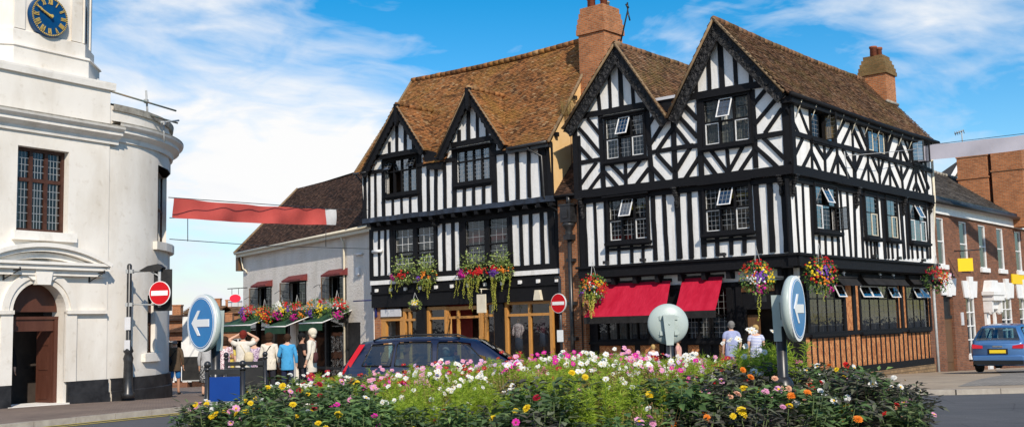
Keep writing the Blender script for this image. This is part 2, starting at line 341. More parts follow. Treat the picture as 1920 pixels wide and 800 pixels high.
def tiles(mb, O, eu, ev, poly, mi=0, base_mi=1, tw=.17, ga=.105, holes=(), sag=None, th=.016):
    """clay tiles laid course by course over a roof slope; poly in (along eave, up slope) metres"""
    O, eu, ev = Vector(O), Vector(eu).normalized(), Vector(ev).normalized(); n = eu.cross(ev)
    if n.z < 0: n = -n
    def P(u, v, h): return tuple(O + eu * u + ev * v + n * (h - (sag(u, v) if sag else 0)))
    us = [p[0] for p in poly]; vs = [p[1] for p in poly]; j = 0; v = min(vs)
    if sag:
        lo, hi = min(us), max(us); L_ = max(vs)
        for i in range(60):
            for k in range(14):
                a, b, c, d = lo + (hi - lo) * i / 60, lo + (hi - lo) * (i + 1) / 60, L_ * k / 14, L_ * (k + 1) / 14
                if any(inside(((a + b) / 2, (c + d) / 2), h) for h in holes): continue
                mb.add([P(a, c, -.05), P(b, c, -.05), P(b, d, -.05), P(a, d, -.05)], [(0, 1, 2, 3)], base_mi)
    else: mb.add([P(a, b, -.03) for a, b in poly], [tuple(range(len(poly)))], base_mi)
    while v < max(vs):
        u = min(us) + (tw / 2 if j % 2 else 0) - tw / 2
        while u < max(us):
            c = (u + tw / 2, v + ga / 2)
            if inside(c, poly) and not any(inside(c, h) for h in holes):
                g = .004; a, b = u + g, u + tw - g; l1, l2 = .028 + U(-.006, .012), .028 + U(-.006, .012); dv = U(-.012, .012); v0 = v - .012 + dv; v1 = v + ga + .01
                q = [P(a, v0, l1), P(b, v0, l2), P(b, v1, .006), P(a, v1, .006), P(a, v0, l1 - th - .012), P(b, v0, l2 - th - .012)]
                mb.add(q, [(0, 1, 2, 3), (4, 5, 1, 0)], mi)
            u += tw
        v += ga; j += 1
def ridge(mb, a, b, r=.12, mi=0, L=.32, sag=0.0):
    a, b = Vector(a), Vector(b); n = max(1, int((b - a).length / L))
    for i in range(n):
        t0, t1 = i / n, (i + .97) / n; z0, z1 = -sag * 4 * t0 * (1 - t0), -sag * 4 * t1 * (1 - t1); j = U(-.012, .012)
        mb.tube([a.lerp(b, t0) + Vector((0, 0, z0 + j)), a.lerp(b, t1) + Vector((0, 0, z1 + j))], r, 8, mi)
def chimney(parent, xf, u0, u1, y0, y1, z0, z1, cap, mats, pots, taper=.12, capname='cap'):
    mb = MB(xf); zc = z1 - cap
    mb.box(u0, u1, y0, y1, z0, zc)
    st = mb.build('chimney', M[mats[0]], parent)
    c = MB(xf); k = 5; e = .07
    for i in range(k):
        a = zc + cap * i / k; b_ = zc + cap * (i + 1) / k; s = e - taper * (i / (k - 1)) ** 1.4
        c.box(u0 - s, u1 + s, y0 - s, y1 + s, a + (.002 if i else 0), b_)
    c.build(capname, M[mats[1]], st)
    for (u, y, r, h, mt) in pots:
        p = MB(xf); x, yy, zz = u, y, z1; p.lathe([(r, 0), (r * .92, h * .8), (r * 1.12, h * .82), (r * 1.12, h), (r * .8, h), (r * .8, h * .5)], (x, yy, zz), 12)
        p.build('chimney_pot', M[mt], st)
    return st
def floodlight(parent, xf, u, y, z):
    f = MB(xf); f.box(u - .09, u + .09, y - .18, y - .06, z, z + .09); f.box(u - .012, u + .012, y - .12, y + .02, z - .04, z); f.box(u - .1, u + .1, y - .2, y - .17, z - .015, z + .1)
    f.build('floodlight', M['black_paint'], parent)
def corbel(parent, xf, u, y, z0, z1, w=.16, d=.28):
    c = MB(xf); k = 9
    for i in range(k):
        t = i / (k - 1); zz = z0 + (z1 - z0) * t; r = w * (.36 + .28 * t + .12 * math.sin(t * 11)); c.ball((u, y - .06 - d * .45 * t - .02 * math.sin(t * 9), zz), r, 8, 0, 1, .9, (z1 - z0) / k / r * .95)
    c.box(u - w / 2, u + w / 2, y - .06, y + .02, z0, z1); c.box(u - w * .6, u + w * .6, y - d, y, z1, z1 + .05)
    c.build('carved_bracket', M['carved'], parent)
def jit(k): return .0016 * (k % 29)
def bilin(pl, off):
    return lambda x, y: pl.p(x, y, off)
def rect(P, tl, tr, bl, br):
    q = [P(*tl), P(*tr), P(*bl), P(*br)]
    return ((q[0][0] + q[2][0]) / 2, (q[1][0] + q[3][0]) / 2, (q[2][1] + q[3][1]) / 2, (q[0][1] + q[1][1]) / 2)
# ================================================================== THE BLACK AND WHITE CORNER PUB
c0 = at(1484, 400, 34.0); PB = ground(34)
A = Plane(c0, -50 + 180 - 0, PB); A = Plane((c0.x, c0.y), 130, PB)   # right along the gabled front: towards the corner, coming nearer
B = Plane((c0.x, c0.y), 40, PB)                                        # right along the long front: away from the corner
pub = thing('corner_pub', 'tall black and white timber framed corner pub with two carved gables and red awnings', 'pub', (c0.x, c0.y, PB), A.rot)
xB = lambda u, y, z: (-y, u, z)
GF = {}                                                # key levels
a1, a2, a3 = 0.0, -.16, -.5                            # first floor, jettied second floor, barge boards
P1, P2, P3, P0 = bilin(A, 0), bilin(A, a2), bilin(A, a3), bilin(A, .28)
Q1, Q2, Q0 = bilin(B, 0), bilin(B, a2), bilin(B, .28)
UA = P1(1090, 420)[0]                                  # left end (negative)
UB = Q1(1744, 420)[0]                                  # far end of the long front
zF = (P1(1300, 490)[1] + P1(1480, 476)[1]) / 2 + .02   # top of ground floor fascia
zFb = zF - .42
zJ = (P2(1300, 340)[1] + P2(1460, 318)[1]) / 2         # middle of jetty beam
zC = (P2(1160, 210)[1] + P2(1350, 167)[1]) / 2         # collar beam
zE = P2(1470, 185)[1]
rdn = lambda *a: print(*a)
rdn('PUB UA %.2f UB %.2f zF %.2f zJ %.2f zC %.2f zE %.2f' % (UA, UB, zF, zJ, zC, zE))
# windows (traced on their planes, squared up)
WA2 = [rect(P2, (1137, 226), (1206, 213), (1139, 298), (1209, 290)), rect(P2, (1321, 190), (1403, 178), (1324, 272), (1406, 262))]
WA1 = [rect(P1, (1143, 376), (1213, 368), (1146, 451), (1216, 446)), rect(P1, (1323, 353), (1405, 344), (1326, 435), (1409, 427))]
WB2 = [rect(Q2, (1518, 208), (1558, 219), (1519, 256), (1560, 267)), rect(Q2, (1624, 241), (1655, 249), (1625, 281), (1656, 289)), rect(Q2, (1708, 264), (1724, 269), (1709, 302), (1725, 306))]
WB1 = [rect(Q1, (1524, 346), (1564, 352), (1526, 428), (1567, 432)), rect(Q1, (1618, 362), (1640, 366), (1620, 440), (1643, 443)), rect(Q1, (1657, 369), (1677, 373), (1660, 444), (1680, 447)), rect(Q1, (1701, 378), (1731, 383), (1703, 450), (1734, 453))]
for k in (0, 1): a, b, c, d = WA2[k]; WA2[k] = (a, b, min(c, d - 1.1), d)
hA2, hA1, hB2, hB1 = [list(x) for x in (WA2, WA1, WB2, WB1)]
# gable geometry in the plane of the barge boards
LG = dict(apex=P3(1154, 84), l=P3(1057, 245), r=P3(1252, 224)); RG = dict(apex=P3(1339, 38), l=P3(1252, 224), r=P3(1472, 176))
# square the feet: both gables spring from one level
zV = (LG['r'][1] + RG['l'][1]) / 2
# walls
wall = MB()
zT = zC + .1
holed(wall, UA, -.02, zF, zJ, hA1, a1)
zLo = min(RG['r'][1], LG['l'][1]) - .06
xat0 = lambda z, p, q: p[0] + (q[0] - p[0]) * (z - p[1]) / (q[1] - p[1])
holed(wall, UA - .1, 0.16, zJ, zLo, hA2, a2); holed(wall, xat0(zT, LG['l'], LG['apex']) + .05, xat0(zT, RG['r'], RG['apex']) - .05, zLo, zT, hA2, a2)
for g_, k_, s_ in ((LG, 'l', 1), (RG, 'r', -1)):
    wall.prism([(xat0(zLo, g_[k_], g_['apex']) + .03 * s_, zLo), (xat0(zT, g_[k_], g_['apex']) + .05 * s_, zLo), (xat0(zT, g_[k_], g_['apex']) + .05 * s_, zT - .1)], a2, a2 + .1)
for g in (LG, RG):
    (ax, az), (lx, lz), (rx, rz) = g['apex'], g['l'], g['r']
    def xat(z, p, q): return p[0] + (q[0] - p[0]) * (z - p[1]) / (q[1] - p[1])
    el, er = xat(zT, g['l'], g['apex']), xat(zT, g['r'], g['apex'])
    wall.prism([(max(el + .1, UA - .1), zT + .001), (min(er - .1, .16), zT + .001), (ax, az - .15)], a2, a2 + .2)
wall.box(UA, 0, a2 + .01, a1 + .3, zJ - .12, zJ)
wall.build('front_wall', M['plaster'], pub)
wb = MB(xB)
holed(wb, 0.02, UB, zF, zJ, hB1, 0); holed(wb, -.16, UB, zJ, zE + .1, hB2, a2)
wb.box(0, UB, a2 + .01, .3, zJ - .12, zJ)
wb.quad((UB, a2, zF), (UB, 5.5, zF), (UB, 5.5, zE + .1), (UB, a2, zE + .1))
wb.build('side_wall', M['plaster'], pub)
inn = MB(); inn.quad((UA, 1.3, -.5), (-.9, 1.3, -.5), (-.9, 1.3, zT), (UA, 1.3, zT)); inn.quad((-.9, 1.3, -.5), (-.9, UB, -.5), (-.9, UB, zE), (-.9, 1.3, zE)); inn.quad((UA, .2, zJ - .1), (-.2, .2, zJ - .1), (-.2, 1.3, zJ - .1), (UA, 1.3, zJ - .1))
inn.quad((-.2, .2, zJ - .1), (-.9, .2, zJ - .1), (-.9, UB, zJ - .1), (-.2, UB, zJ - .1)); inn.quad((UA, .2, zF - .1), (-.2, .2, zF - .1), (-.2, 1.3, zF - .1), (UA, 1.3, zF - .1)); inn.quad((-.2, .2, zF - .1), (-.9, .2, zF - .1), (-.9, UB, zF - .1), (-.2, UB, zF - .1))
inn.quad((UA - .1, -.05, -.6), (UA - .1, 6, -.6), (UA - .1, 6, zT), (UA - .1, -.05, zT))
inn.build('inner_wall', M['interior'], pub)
# timber frames
def frame_parts(P, y, segs, xf, parent, name, mat='timber', proud=.035):
    mb = MB(xf)
    for k, s in enumerate(segs):
        x1, y1, x2, y2, w = s[:5]
        mb.bar(P(x1, y1), P(x2, y2), w, y - proud - jit(k), y + .02, 0, .008)
    return mb.build(name, M[mat], parent)
def cr(ox, oy, sc, L): return [(ox + a / sc, oy + b / sc, ox + c / sc, oy + d / sc, w) for a, b, c, d, w in L]
D_ = .135
segA2 = cr(1060, 180, 4, [(97, 300, 112, 740, .2), (112, 500, 262, 475, .16), (640, 424, 960, 372, .15), (264, 130, 290, 700, .19), (612, 80, 652, 650, .19), (812, 170, 828, 650, .2), (452, 495, 458, 680, .13),
    (175, 180, 262, 285, D_), (112, 250, 262, 425, D_), (112, 385, 200, 480, D_), (125, 650, 228, 508, D_), (183, 705, 272, 585, D_), (345, 515, 445, 615, D_), (298, 570, 400, 685, D_), (478, 595, 558, 495, D_), (537, 665, 622, 555, D_),
    (632, 212, 695, 105, D_), (640, 362, 755, 175, D_), (698, 402, 802, 250, D_), (698, 440, 805, 558, D_), (648, 530, 745, 640, D_), (880, 50, 985, 165, D_), (830, 120, 985, 300, D_), (822, 232, 935, 375, D_), (843, 548, 925, 415, D_), (908, 615, 990, 490, D_)])
segA2 += cr(1260, 150, 4, [(0, 517, 205, 490, .15), (632, 428, 835, 396, .16), (205, 140, 226, 740, .19), (602, 75, 632, 660, .19), (412, 515, 430, 690, .13), (848, 140, 870, 690, .24), (60, 150, 188, 285, D_),
    (42, 655, 135, 515, D_), (108, 735, 208, 570, D_), (300, 535, 415, 688, D_), (238, 585, 335, 715, D_), (438, 668, 535, 495, D_), (512, 685, 605, 545, D_), (622, 172, 705, 72, D_), (632, 325, 795, 130, D_), (708, 388, 818, 230, D_), (698, 445, 835, 580, D_), (642, 515, 795, 655, D_)])
fr2 = MB()
def ext(p, q, w, e=.07):
    p, q = Vector(p), Vector(q); d = (q - p).normalized() * (e if w == D_ else 0); return tuple(p - d), tuple(q + d)
for k, (x1, y1, x2, y2, w) in enumerate(segA2): fr2.bar(*ext(P2(x1, y1), P2(x2, y2), w), w, a2 - .03 - jit(k), a2 + .02, 0, .009)
fr2.bar((UA - .02, zJ), (UA - .02, zC), .2, a2 - .075, a2 + .02, 0, .008)
fr2.bar((UA - .1, zJ - .01), (.19, zJ - .01), .3, a2 - .085, a2 + .02, 0, .01)
for g, zo in ((LG, 0), (RG, 0)):
    (ax, az), l, r = g['apex'], g['l'], g['r']; zc = zC
    el, er = l[0] + (ax - l[0]) * (zc - l[1]) / (az - l[1]), r[0] + (ax - r[0]) * (zc - r[1]) / (az - r[1])
    fr2.bar((max(el + .1, UA), zc), (min(er - .1, .15), zc), .21, a2 - .08, a2 + .02, 0, .01)
for k, (x1, y1, x2, y2, w) in enumerate(cr(1050, 20, 4, [(284, 600, 301, 755, .13), (371, 480, 381, 738, .13), (450, 410, 466, 720, .18), (544, 520, 553, 705, .14), (631, 620, 637, 690, .13)]) + cr(1270, 20, 4, [(143, 490, 146, 620, .13), (237, 335, 245, 605, .14), (322, 240, 342, 580, .19), (432, 340, 443, 565, .14), (551, 460, 555, 550, .13)])):
    p, q = P2(x1, y1), P2(x2, y2); fr2.bar((p[0], p[1] + .15), (q[0], zC), w, a2 - .03 - jit(k), a2 + .02, 0, .009)
fr2.build('timber_frame', M['timber'], pub)
fr1 = MB(); PL = []
for k, (x1, y1, x2, y2, w) in enumerate(cr(1060, 340, 4, [(140, 140, 162, 640, .17), (220, 140, 241, 635, .13), (302, 120, 318, 620, .16), (655, 80, 680, 590, .17), (738, 75, 766, 590, .15), (838, 170, 866, 575, .17), (928, 50, 950, 580, .17), (404, 480, 408, 620, .12), (498, 470, 502, 610, .12), (584, 465, 588, 600, .12)]) +
    cr(1260, 320, 4, [(42, 130, 62, 660, .19), (128, 130, 152, 650, .16), (218, 115, 246, 645, .2), (626, 60, 662, 620, .2), (732, 60, 758, 610, .19), (846, 60, 872, 610, .26), (342, 495, 346, 640, .13), (446, 485, 450, 630, .14), (545, 480, 548, 615, .14)])):
    p, q = P1(x1, y1), P1(x2, y2); fr1.bar((p[0], min(p[1], zJ - .1)), q, w, a1 - .03 - jit(k), a1 + .02, 0, .01)
fr1.bar((UA + .06, zF), (UA + .06, zJ), .2, a1 - .07, a1 + .02, 0, .008)
fr1.bar((UA, zJ - .26), (0, zJ - .26), .2, a1 - .09, a1 + .02, 0, .006)
for (a, b, c, d) in WA1:
    fr1.bar((a - .2, c - .32), (b + .2, c - .32), .1, a1 - .075, a1 + .02); fr1.bar((a - .2, d + .16), (b + .2, d + .16), .14, a1 - .078, a1 + .02)
fr1.build('timber_frame', M['timber'], pub)
fb2 = MB(xB)
segB2 = cr(1460, 140, 4, [(62, 262, 152, 450, D_), (128, 205, 228, 455, D_), (226, 220, 240, 480, .15), (415, 290, 428, 545, .15), (430, 455, 497, 328, D_), (468, 535, 540, 378, D_), (544, 330, 562, 770, .15), (552, 410, 625, 575, D_), (578, 345, 655, 520, D_),
    (92, 655, 172, 488, D_), (240, 490, 248, 715, .12), (178, 695, 240, 568, D_), (244, 585, 308, 725, D_), (335, 515, 346, 735, .13), (258, 498, 338, 630, D_), (348, 620, 405, 542, D_), (430, 525, 441, 760, .12), (388, 745, 432, 615, D_), (438, 615, 518, 765, D_), (478, 565, 568, 715, D_), (573, 715, 620, 598, D_)])
segB2 += cr(1600, 180, 4, [(0, 265, 72, 425, D_), (18, 190, 88, 358, D_), (90, 230, 104, 450, .15), (242, 240, 252, 480, .15), (254, 402, 292, 275, D_), (298, 470, 342, 358, D_), (336, 285, 350, 510, .13), (344, 362, 405, 505, D_), (368, 295, 413, 415, D_), (414, 310, 424, 520, .15), (498, 330, 506, 530, .12), (528, 335, 552, 740, .17),
    (3, 565, 52, 445, D_), (10, 445, 14, 630, .12), (52, 635, 102, 505, D_), (104, 440, 112, 650, .13), (108, 515, 168, 660, D_), (138, 460, 188, 575, D_), (184, 465, 196, 665, .13), (193, 595, 222, 475, D_), (218, 665, 268, 535, D_), (264, 485, 274, 680, .12), (268, 545, 328, 685, D_), (308, 505, 358, 625, D_), (362, 625, 408, 530, D_), (352, 525, 366, 700, .13), (402, 700, 452, 545, D_), (460, 550, 470, 720, .12), (473, 550, 538, 735, D_), (444, 705, 466, 645, .1), (464, 645, 497, 725, .1), (508, 555, 557, 685, D_)])
for k, (x1, y1, x2, y2, w) in enumerate(segB2): fb2.bar(*ext(Q2(x1, y1), Q2(x2, y2), w), w, a2 - .03 - jit(k), a2 + .02, 0, .009)
zm1, zm2 = Q2(1480, 252)[1], Q2(1737, 316)[1]; zM = (zm1 + zm2) / 2
fb2.bar((-.16, zM), (UB, zM), .16, a2 - .082, a2 + .02, 0, .008); fb2.bar((-.2, zJ - .01), (UB, zJ - .01), .3, a2 - .087, a2 + .02, 0, .01)
fb2.bar((-.16, zE - .02), (UB, zE - .02), .2, a2 - .07, a2 + .02); fb2.bar((-.05, zJ), (-.05, zE), .24, a2 - .09, a2 + .02)
fb2.build('timber_frame', M['timber'], pub)
fb1 = MB(xB)
for k, (x1, y1, x2, y2, w) in enumerate(cr(1460, 280, 4, [(62, 220, 92, 760, .24), (120, 280, 150, 760, .13), (174, 225, 196, 765, .14), (236, 230, 258, 770, .2), (424, 280, 448, 790, .2), (456, 290, 488, 780, .14), (508, 300, 538, 785, .14), (560, 330, 575, 790, .18), (606, 310, 630, 790, .18), (718, 340, 738, 790, .12), (766, 325, 795, 790, .24), (868, 365, 888, 790, .12), (905, 360, 938, 790, .24), (946, 370, 968, 790, .2), (1094, 390, 1112, 790, .2), (1122, 400, 1132, 790, .12),
      (298, 645, 302, 780, .09), (344, 645, 348, 785, .09), (394, 645, 400, 785, .09), (655, 680, 660, 790, .09), (685, 680, 690, 790, .09), (712, 685, 716, 790, .09), (812, 690, 818, 790, .09), (842, 690, 848, 790, .09), (992, 710, 998, 790, .09), (1030, 712, 1036, 790, .09), (1068, 715, 1072, 790, .09)])):
    p, q = Q1(x1, y1), Q1(x2, y2); fb1.bar((p[0], min(p[1], zJ - .1)), (q[0], max(zF, q[1] - .15)), w, -.03 - jit(k), .02, 0, .009)
fb1.bar((0, zJ - .27), (UB, zJ - .27), .22, -.09, .02)
for (a, b, c, d) in WB1: fb1.bar((a - .15, d + .18), (b + .15, d + .18), .12, -.08, .02)
fb1.build('timber_frame', M['timber'], pub)
# windows
window(pub, None, WA2[0], a2, special={(1, 1): 'top', (0, 0): 'white', (2, 0): 'white'}, lat=(3, 4), curtain=[(.12, .3, 0, 1, 'curtain_gold')], hood=.1)
window(pub, None, WA2[1], a2, special={(1, 1): 'top', (0, 0): 'white', (2, 0): 'white'}, lat=(3, 4), curtain=[(0, 1, 0, 1, 'curtain')], lead='lead_dark', hood=.1)
for r in WA1:
    w = window(pub, None, r, a1, special={(1, 1): 'top', (0, 0): 'white', (2, 0): 'white'}, lat=(3, 4), hood=.16, proud=.12)
    q = MB(); q.box(r[0] + (r[1] - r[0]) * .36, r[1] - .06, a1 + .26, a1 + .28, r[2] + (r[3] - r[2]) * .74, r[2] + (r[3] - r[2]) * .83); o = q.build('yellow_strip', M['yellow'], w)
window(pub, xB, WB2[0], a2, cols=3, rows=(), lat=(2, 6), special={(1, 0): 'rightb'}, glass='glass_sky', curtain=[(.3, .6, 0, 1, 'curtain_gold')], sill=.08, flush=True)
window(pub, xB, WB2[1], a2, cols=3, rows=(), lat=(2, 5), glass='glass_sky', special={(0, 0): 'white', (2, 0): 'white'}, white='cream', sill=.08, flush=True)
window(pub, xB, WB2[2], a2, cols=2, rows=(), lat=(2, 5), glass='glass_sky', special={(0, 0): 'left', (1, 0): 'rightb'}, white='black_paint', sill=.08, flush=True)
window(pub, xB, WB1[0], 0, cols=3, rows=(.55,), lat2=[(2, 5), (2, 4)], glass='glass_sky', special={(0, 0): 'white', (1, 1): 'top', (2, 0): 'rightb'}, proud=.12, flush=True)
window(pub, xB, WB1[1], 0, cols=2, rows=(.55,), lat2=[(2, 5), (2, 4)], glass='glass_sky', special={(1, 0): 'white'}, white='cream', proud=.12, flush=True)
window(pub, xB, WB1[2], 0, cols=2, rows=(.55,), lat2=[(2, 5), (2, 4)], glass='glass_sky', special={(1, 0): 'white'}, white='cream', proud=.12, flush=True)
window(pub, xB, WB1[3], 0, cols=3, rows=(.55,), lat2=[(2, 5), (2, 4)], glass='glass_sky', special={(0, 0): 'white', (2, 0): 'white', (1, 1): 'top'}, proud=.12, flush=True)
# carved brackets
for x, y0_, y1_ in ((1270, 388, 357), (1093, 408, 376)): corbel(pub, None, P1(x, 370)[0], a1, P1(x, y0_)[1], zJ - .2)
corbel(pub, None, P1(1466, 340)[0], a1, P1(1466, 366)[1], zJ - .2); 
for x, y_ in ((1482, 366), (1603, 388), (1691, 402), (1741, 400)): corbel(pub, xB, max(.06, Q1(x, y_)[0]), 0, Q1(x, y_)[1], zJ - .2)
# gable boards and roofs
BW = .42
def barge(ax, az, fx, fz, w, name):
    mb = MB(); a, f = Vector((ax, az)), Vector((fx, fz)); d = (f - a).normalized(); n = Vector((-d.y, d.x)); n = n if n.y < 0 else -n
    mb.prism([tuple(a), tuple(f), tuple(f + n * w * .9), tuple(a + Vector((0, -w / abs(n.y)))) ], a3 + .02, a3 + .09, 0)
    L = (f - a).length; k = int(L / .3)
    for i in range(k):                               # carved scrolls in relief
        c = a + d * (L * (i + .6) / k) + n * w * .5
        mb.ball((c.x, a3 + .022, c.y), .1, 8, 0, 1, .22, .9)
        c2 = c + n * w * .3 * (1 if i % 2 else -1) + d * .1; mb.ball((c2.x, a3 + .022, c2.y), .06, 6, 0, 1, .25, 1)
    mb.bar(tuple(a + n * .04), tuple(f + n * .04), .08, a3 - .01, a3 + .03); mb.bar(tuple(a + n * (w - .03)), tuple(f + n * (w * .9 - .03)), .06, a3 - .004, a3 + .03)
    return mb.build(name, M['carved'], pub)
zfoot = {'ll': LG['l'], 'v': ((LG['r'][0] + RG['l'][0]) / 2, zV), 'rr': RG['r']}
for g, l, r in ((LG, zfoot['ll'], zfoot['v']), (RG, zfoot['v'], zfoot['rr'])):
    barge(*g['apex'], *l, BW, 'barge_board'); barge(*g['apex'], *r, BW, 'barge_board')
sof = MB()                                            # soffits under the overhanging verges
rf = MB()
def slope(ax, az, fx, fz, y0, y1, ysk=0, holes=(), mat=0, **k):
    """roof slope falling from ridge (ax,az) to eave (fx,fz), running from y0 back to y1"""
    L = math.hypot(fx - ax, fz - az); ev = Vector((ax - fx, 0, az - fz)); eu = Vector((0, 1, 0))
    poly = [(0, 0), (y1 - y0 + ysk, 0), (y1 - y0, L), (0, L)]
    tiles(rf, (fx, y0, fz), eu, ev, poly, 0, 1, holes=holes, **k)
yv = a3 - .06
bld = Vector((LG['apex'][0], LG['apex'][1]))
yb = UB + .35
# main roof over the long front
sg = lambda u, v: .10 * math.sin(PI * min(1, max(0, u / 14)))
slope(RG['apex'][0], RG['apex'][1] + .05, zfoot['rr'][0] + .12, zfoot['rr'][1] + .02, yv, yb, sag=sg)
slope(RG['apex'][0], RG['apex'][1] + .05, zfoot['v'][0], zfoot['v'][1] + .05, yv, yb, tw=.2, ga=.14)
yl = 4.9
slope(LG['apex'][0], LG['apex'][1] + .05, zfoot['v'][0], zfoot['v'][1] + .05, yv, yl + .8)
slope(LG['apex'][0], LG['apex'][1] + .05, zfoot['ll'][0], zfoot['ll'][1] + .05, yv, yl, tw=.2, ga=.14)
ridge(rf, (RG['apex'][0], yv, RG['apex'][1] + .03), (RG['apex'][0], yb, RG['apex'][1] + .03), .12, 0, sag=.1); ridge(rf, (LG['apex'][0], yv, LG['apex'][1] + .03), (LG['apex'][0], yl + .8, LG['apex'][1] + .03), .12, 0)
roof = rf.build('roof', [M['tile_brown'], M['tile_dark']], pub)
vg = MB()
for g, l, r in ((LG, zfoot['ll'], zfoot['v']), (RG, zfoot['v'], zfoot['rr'])):
    for f in (l, r): vg.tube([(g['apex'][0], yv - .01, g['apex'][1] + .05), ((g['apex'][0] + f[0]) / 2, yv - .01, (g['apex'][1] + f[1]) / 2 + .06), (f[0], yv - .01, f[1] + .05)], .05, 6)
vg.build('verge', M['mortar'], roof)
so = MB()
for g, l, r in ((LG, zfoot['ll'], zfoot['v']), (RG, zfoot['v'], zfoot['rr'])):
    for f in (l, r): so.quad((g['apex'][0], yv, g['apex'][1] - .05), (f[0], yv, f[1] - .05), (f[0], a2 + .05, f[1] - .05), (g['apex'][0], a2 + .05, g['apex'][1] - .05))
so.box(zfoot['v'][0] - .45, zfoot['v'][0] + .5, a3 + .1, a2 + 1.2, zfoot['v'][1] + .3, zfoot['v'][1] + .75)
so.build('soffit', M['timber'], pub)
vl = MB(); vl.quad((zfoot['v'][0] - .5, a3 + .05, zfoot['v'][1] + .8), (zfoot['v'][0] + .55, a3 + .05, zfoot['v'][1] + .8), (zfoot['v'][0] + .55, a3 + .6, zfoot['v'][1] + .86), (zfoot['v'][0] - .5, a3 + .6, zfoot['v'][1] + .86)); vl.box(zfoot['v'][0] - .5, zfoot['v'][0] + .55, a3 + .02, a3 + .06, zfoot['v'][1] + .72, zfoot['v'][1] + .82); vl.build('lead_flashing', M['grey_paint'], roof)
# gutter of the long front
gt = MB(); gx, gz = zfoot['rr'][0] + .2, zfoot['rr'][1] - .02
gt.tube([(gx, a3, gz), (gx + .0, UB * .5, gz - .05), (gx, yb, gz)], .085, 8); gt.box(-a2 - .0, gx - .02, a3 + .1, UB, gz - .1, gz - .04)
for i in range(12):
    y = .3 + (UB - .6) * i / 11; gt.tube([(gx + .02, y, gz - .02), (.19, y, gz - .62)], .017, 5, 1)
gt.box(.0, gx - .03, a3 + .1, UB, gz - .24, gz - .1)
gt.build('gutter', [M['timber'], M['cream']], roof)
go = MB(); go.prism([(RG['apex'][0], RG['apex'][1] - .1), (zfoot['rr'][0] - .2, zfoot['rr'][1] - .1), (zfoot['v'][0], zfoot['v'][1])], UB - .05, UB)
go.build('rear_gable', M['plaster'], pub)
ch = at(1652, 130, 1); 
uy = yb - .55; ux = RG['apex'][0] + .5; wc = Vector((c0.x, c0.y, 0)) + A.d * ux + A.n * uy
for _ in range(60):                                    # slide it along the ridge until it stands where the photograph has it
    q_ = wc + Vector((0, 0, 9)) - EYE; sx_ = 960 + F * q_.dot(RT) / q_.dot(FW)
    if abs(sx_ - 1652) < 2: break
    ux += .03 if sx_ < 1652 else -.03; wc = Vector((c0.x, c0.y, 0)) + A.d * ux + A.n * uy
ux = min(ux, RG['apex'][0] + 1.1); wc = Vector((c0.x, c0.y, 0)) + A.d * ux + A.n * uy
zc1_ = at(1652, 108, wc.y).z - PB; zc2_ = at(1652, 144, wc.y).z - PB; rdn('chim', ux - RG['apex'][0], uy, zc1_, zc2_, RG['apex'][1])
chimney(roof, None, ux - .55, ux + .55, uy - .55, uy + .55, RG['apex'][1] - 2.2, zc1_, zc1_ - zc2_, ('brick_old', 'brick_lichen'), [(ux, uy - .3, .15, .42, 'terracotta'), (ux, uy + .3, .15, .48, 'terracotta')], .2)
fl = MB(); zz_ = RG['apex'][1] - (ux + .58 - RG['apex'][0]) * 1.05; fl.tube([(ux + .58, uy - .65, zz_), (ux + .58, uy + .6, zz_)], .07, 6); fl.build('flashing', M['lead_cap'], roof)
# ---- ground floor
gy = .28
fas = MB(); fas.box(UA - .05, .3, -.22, .05, zFb + .02, zF - .06); fas.box(UA - .12, .36, -.3, .02, zF - .06, zF + .02); fas.box(UA - .05, .3, -.1, .3, zFb - .02, zFb + .02)
fas.build('fascia', M['timber'], pub)
fas = MB(xB); fas.box(-.302, UB, -.22, .05, zFb + .02, zF - .06); fas.box(-.362, UB + .05, -.302, .018, zF - .06, zF + .018); fas.box(-.29, UB, -.1, .3, zFb - .022, zFb + .02); fas.build('fascia', M['timber'], pub)
for i in range(5):
    t = (i + .8) / 5.3; floodlight(pub, None, UA * (1 - t), -.16, zF + .07) if i in (0, 1, 3) else None
for x in (1627, 1672, 1718): floodlight(pub, xB, Q1(x, 490)[0], -.16, zF + .07)
zS = zFb - .38                                       # bottom of joist strip
g0 = MB(); g0.box(UA, 0, gy - .02, gy + .1, zS, zFb - .02); g0.build('infill_strip', M['plaster'], pub)
g0 = MB()
for i in range(9):
    u = UA + (-UA) * (i + .5) / 9; g0.box(u - .07, u + .07, -.12, gy, zS + .12, zFb - .03)
g0.box(UA, 0, gy - .06, gy + .12, zS - .14, zS + .01)
g0.build('joist', M['timber'], pub)
zw0 = P0(1250, 634)[1]; zw1 = P0(1250, 598)[1] + .25; zr = zw0 - .18
GW = [(P0(1122, 620)[0], P0(1215, 620)[0], zw0, zS - .2), (P0(1290, 620)[0], P0(1369, 620)[0], zw0, zS - .2)]
door = (P0(1397, 620)[0], P0(1460, 620)[0], -.6, P0(1430, 572)[1])
g0 = MB(); holed(g0, UA, .0, -.6, zS - .1, GW + [door], gy, .3); g0.build('front_wall', M['timber'], pub)
g0 = MB(); k = 0
for x0, x1 in ((1118, 1166), (1174, 1193), (1199, 1240), (1290, 1311), (1349, 1368)):
    a, b = P0(x0, 655)[0], P0(x1, 655)[0]; g0 = MB(); g0.box(a, b, gy - .012, gy + .02, .1, zr); g0.build('brick_panel', M['herring'], pub)
g0 = MB(); g0.box(P0(1383, 535)[0], P0(1452, 535)[0], gy - .013, gy + .02, P0(1415, 546)[1], P0(1415, 527)[1])
g0.build('brick_panel', M['herring'], pub)
g0 = MB()
for x in (1120, 1170, 1196, 1242, 1285, 1330, 1372, 1390, 1466): u = P0(x, 640)[0]; g0.box(u - .1, u + .1, gy - .06, gy + .02, -.6, zw0 if x < 1370 else zS)
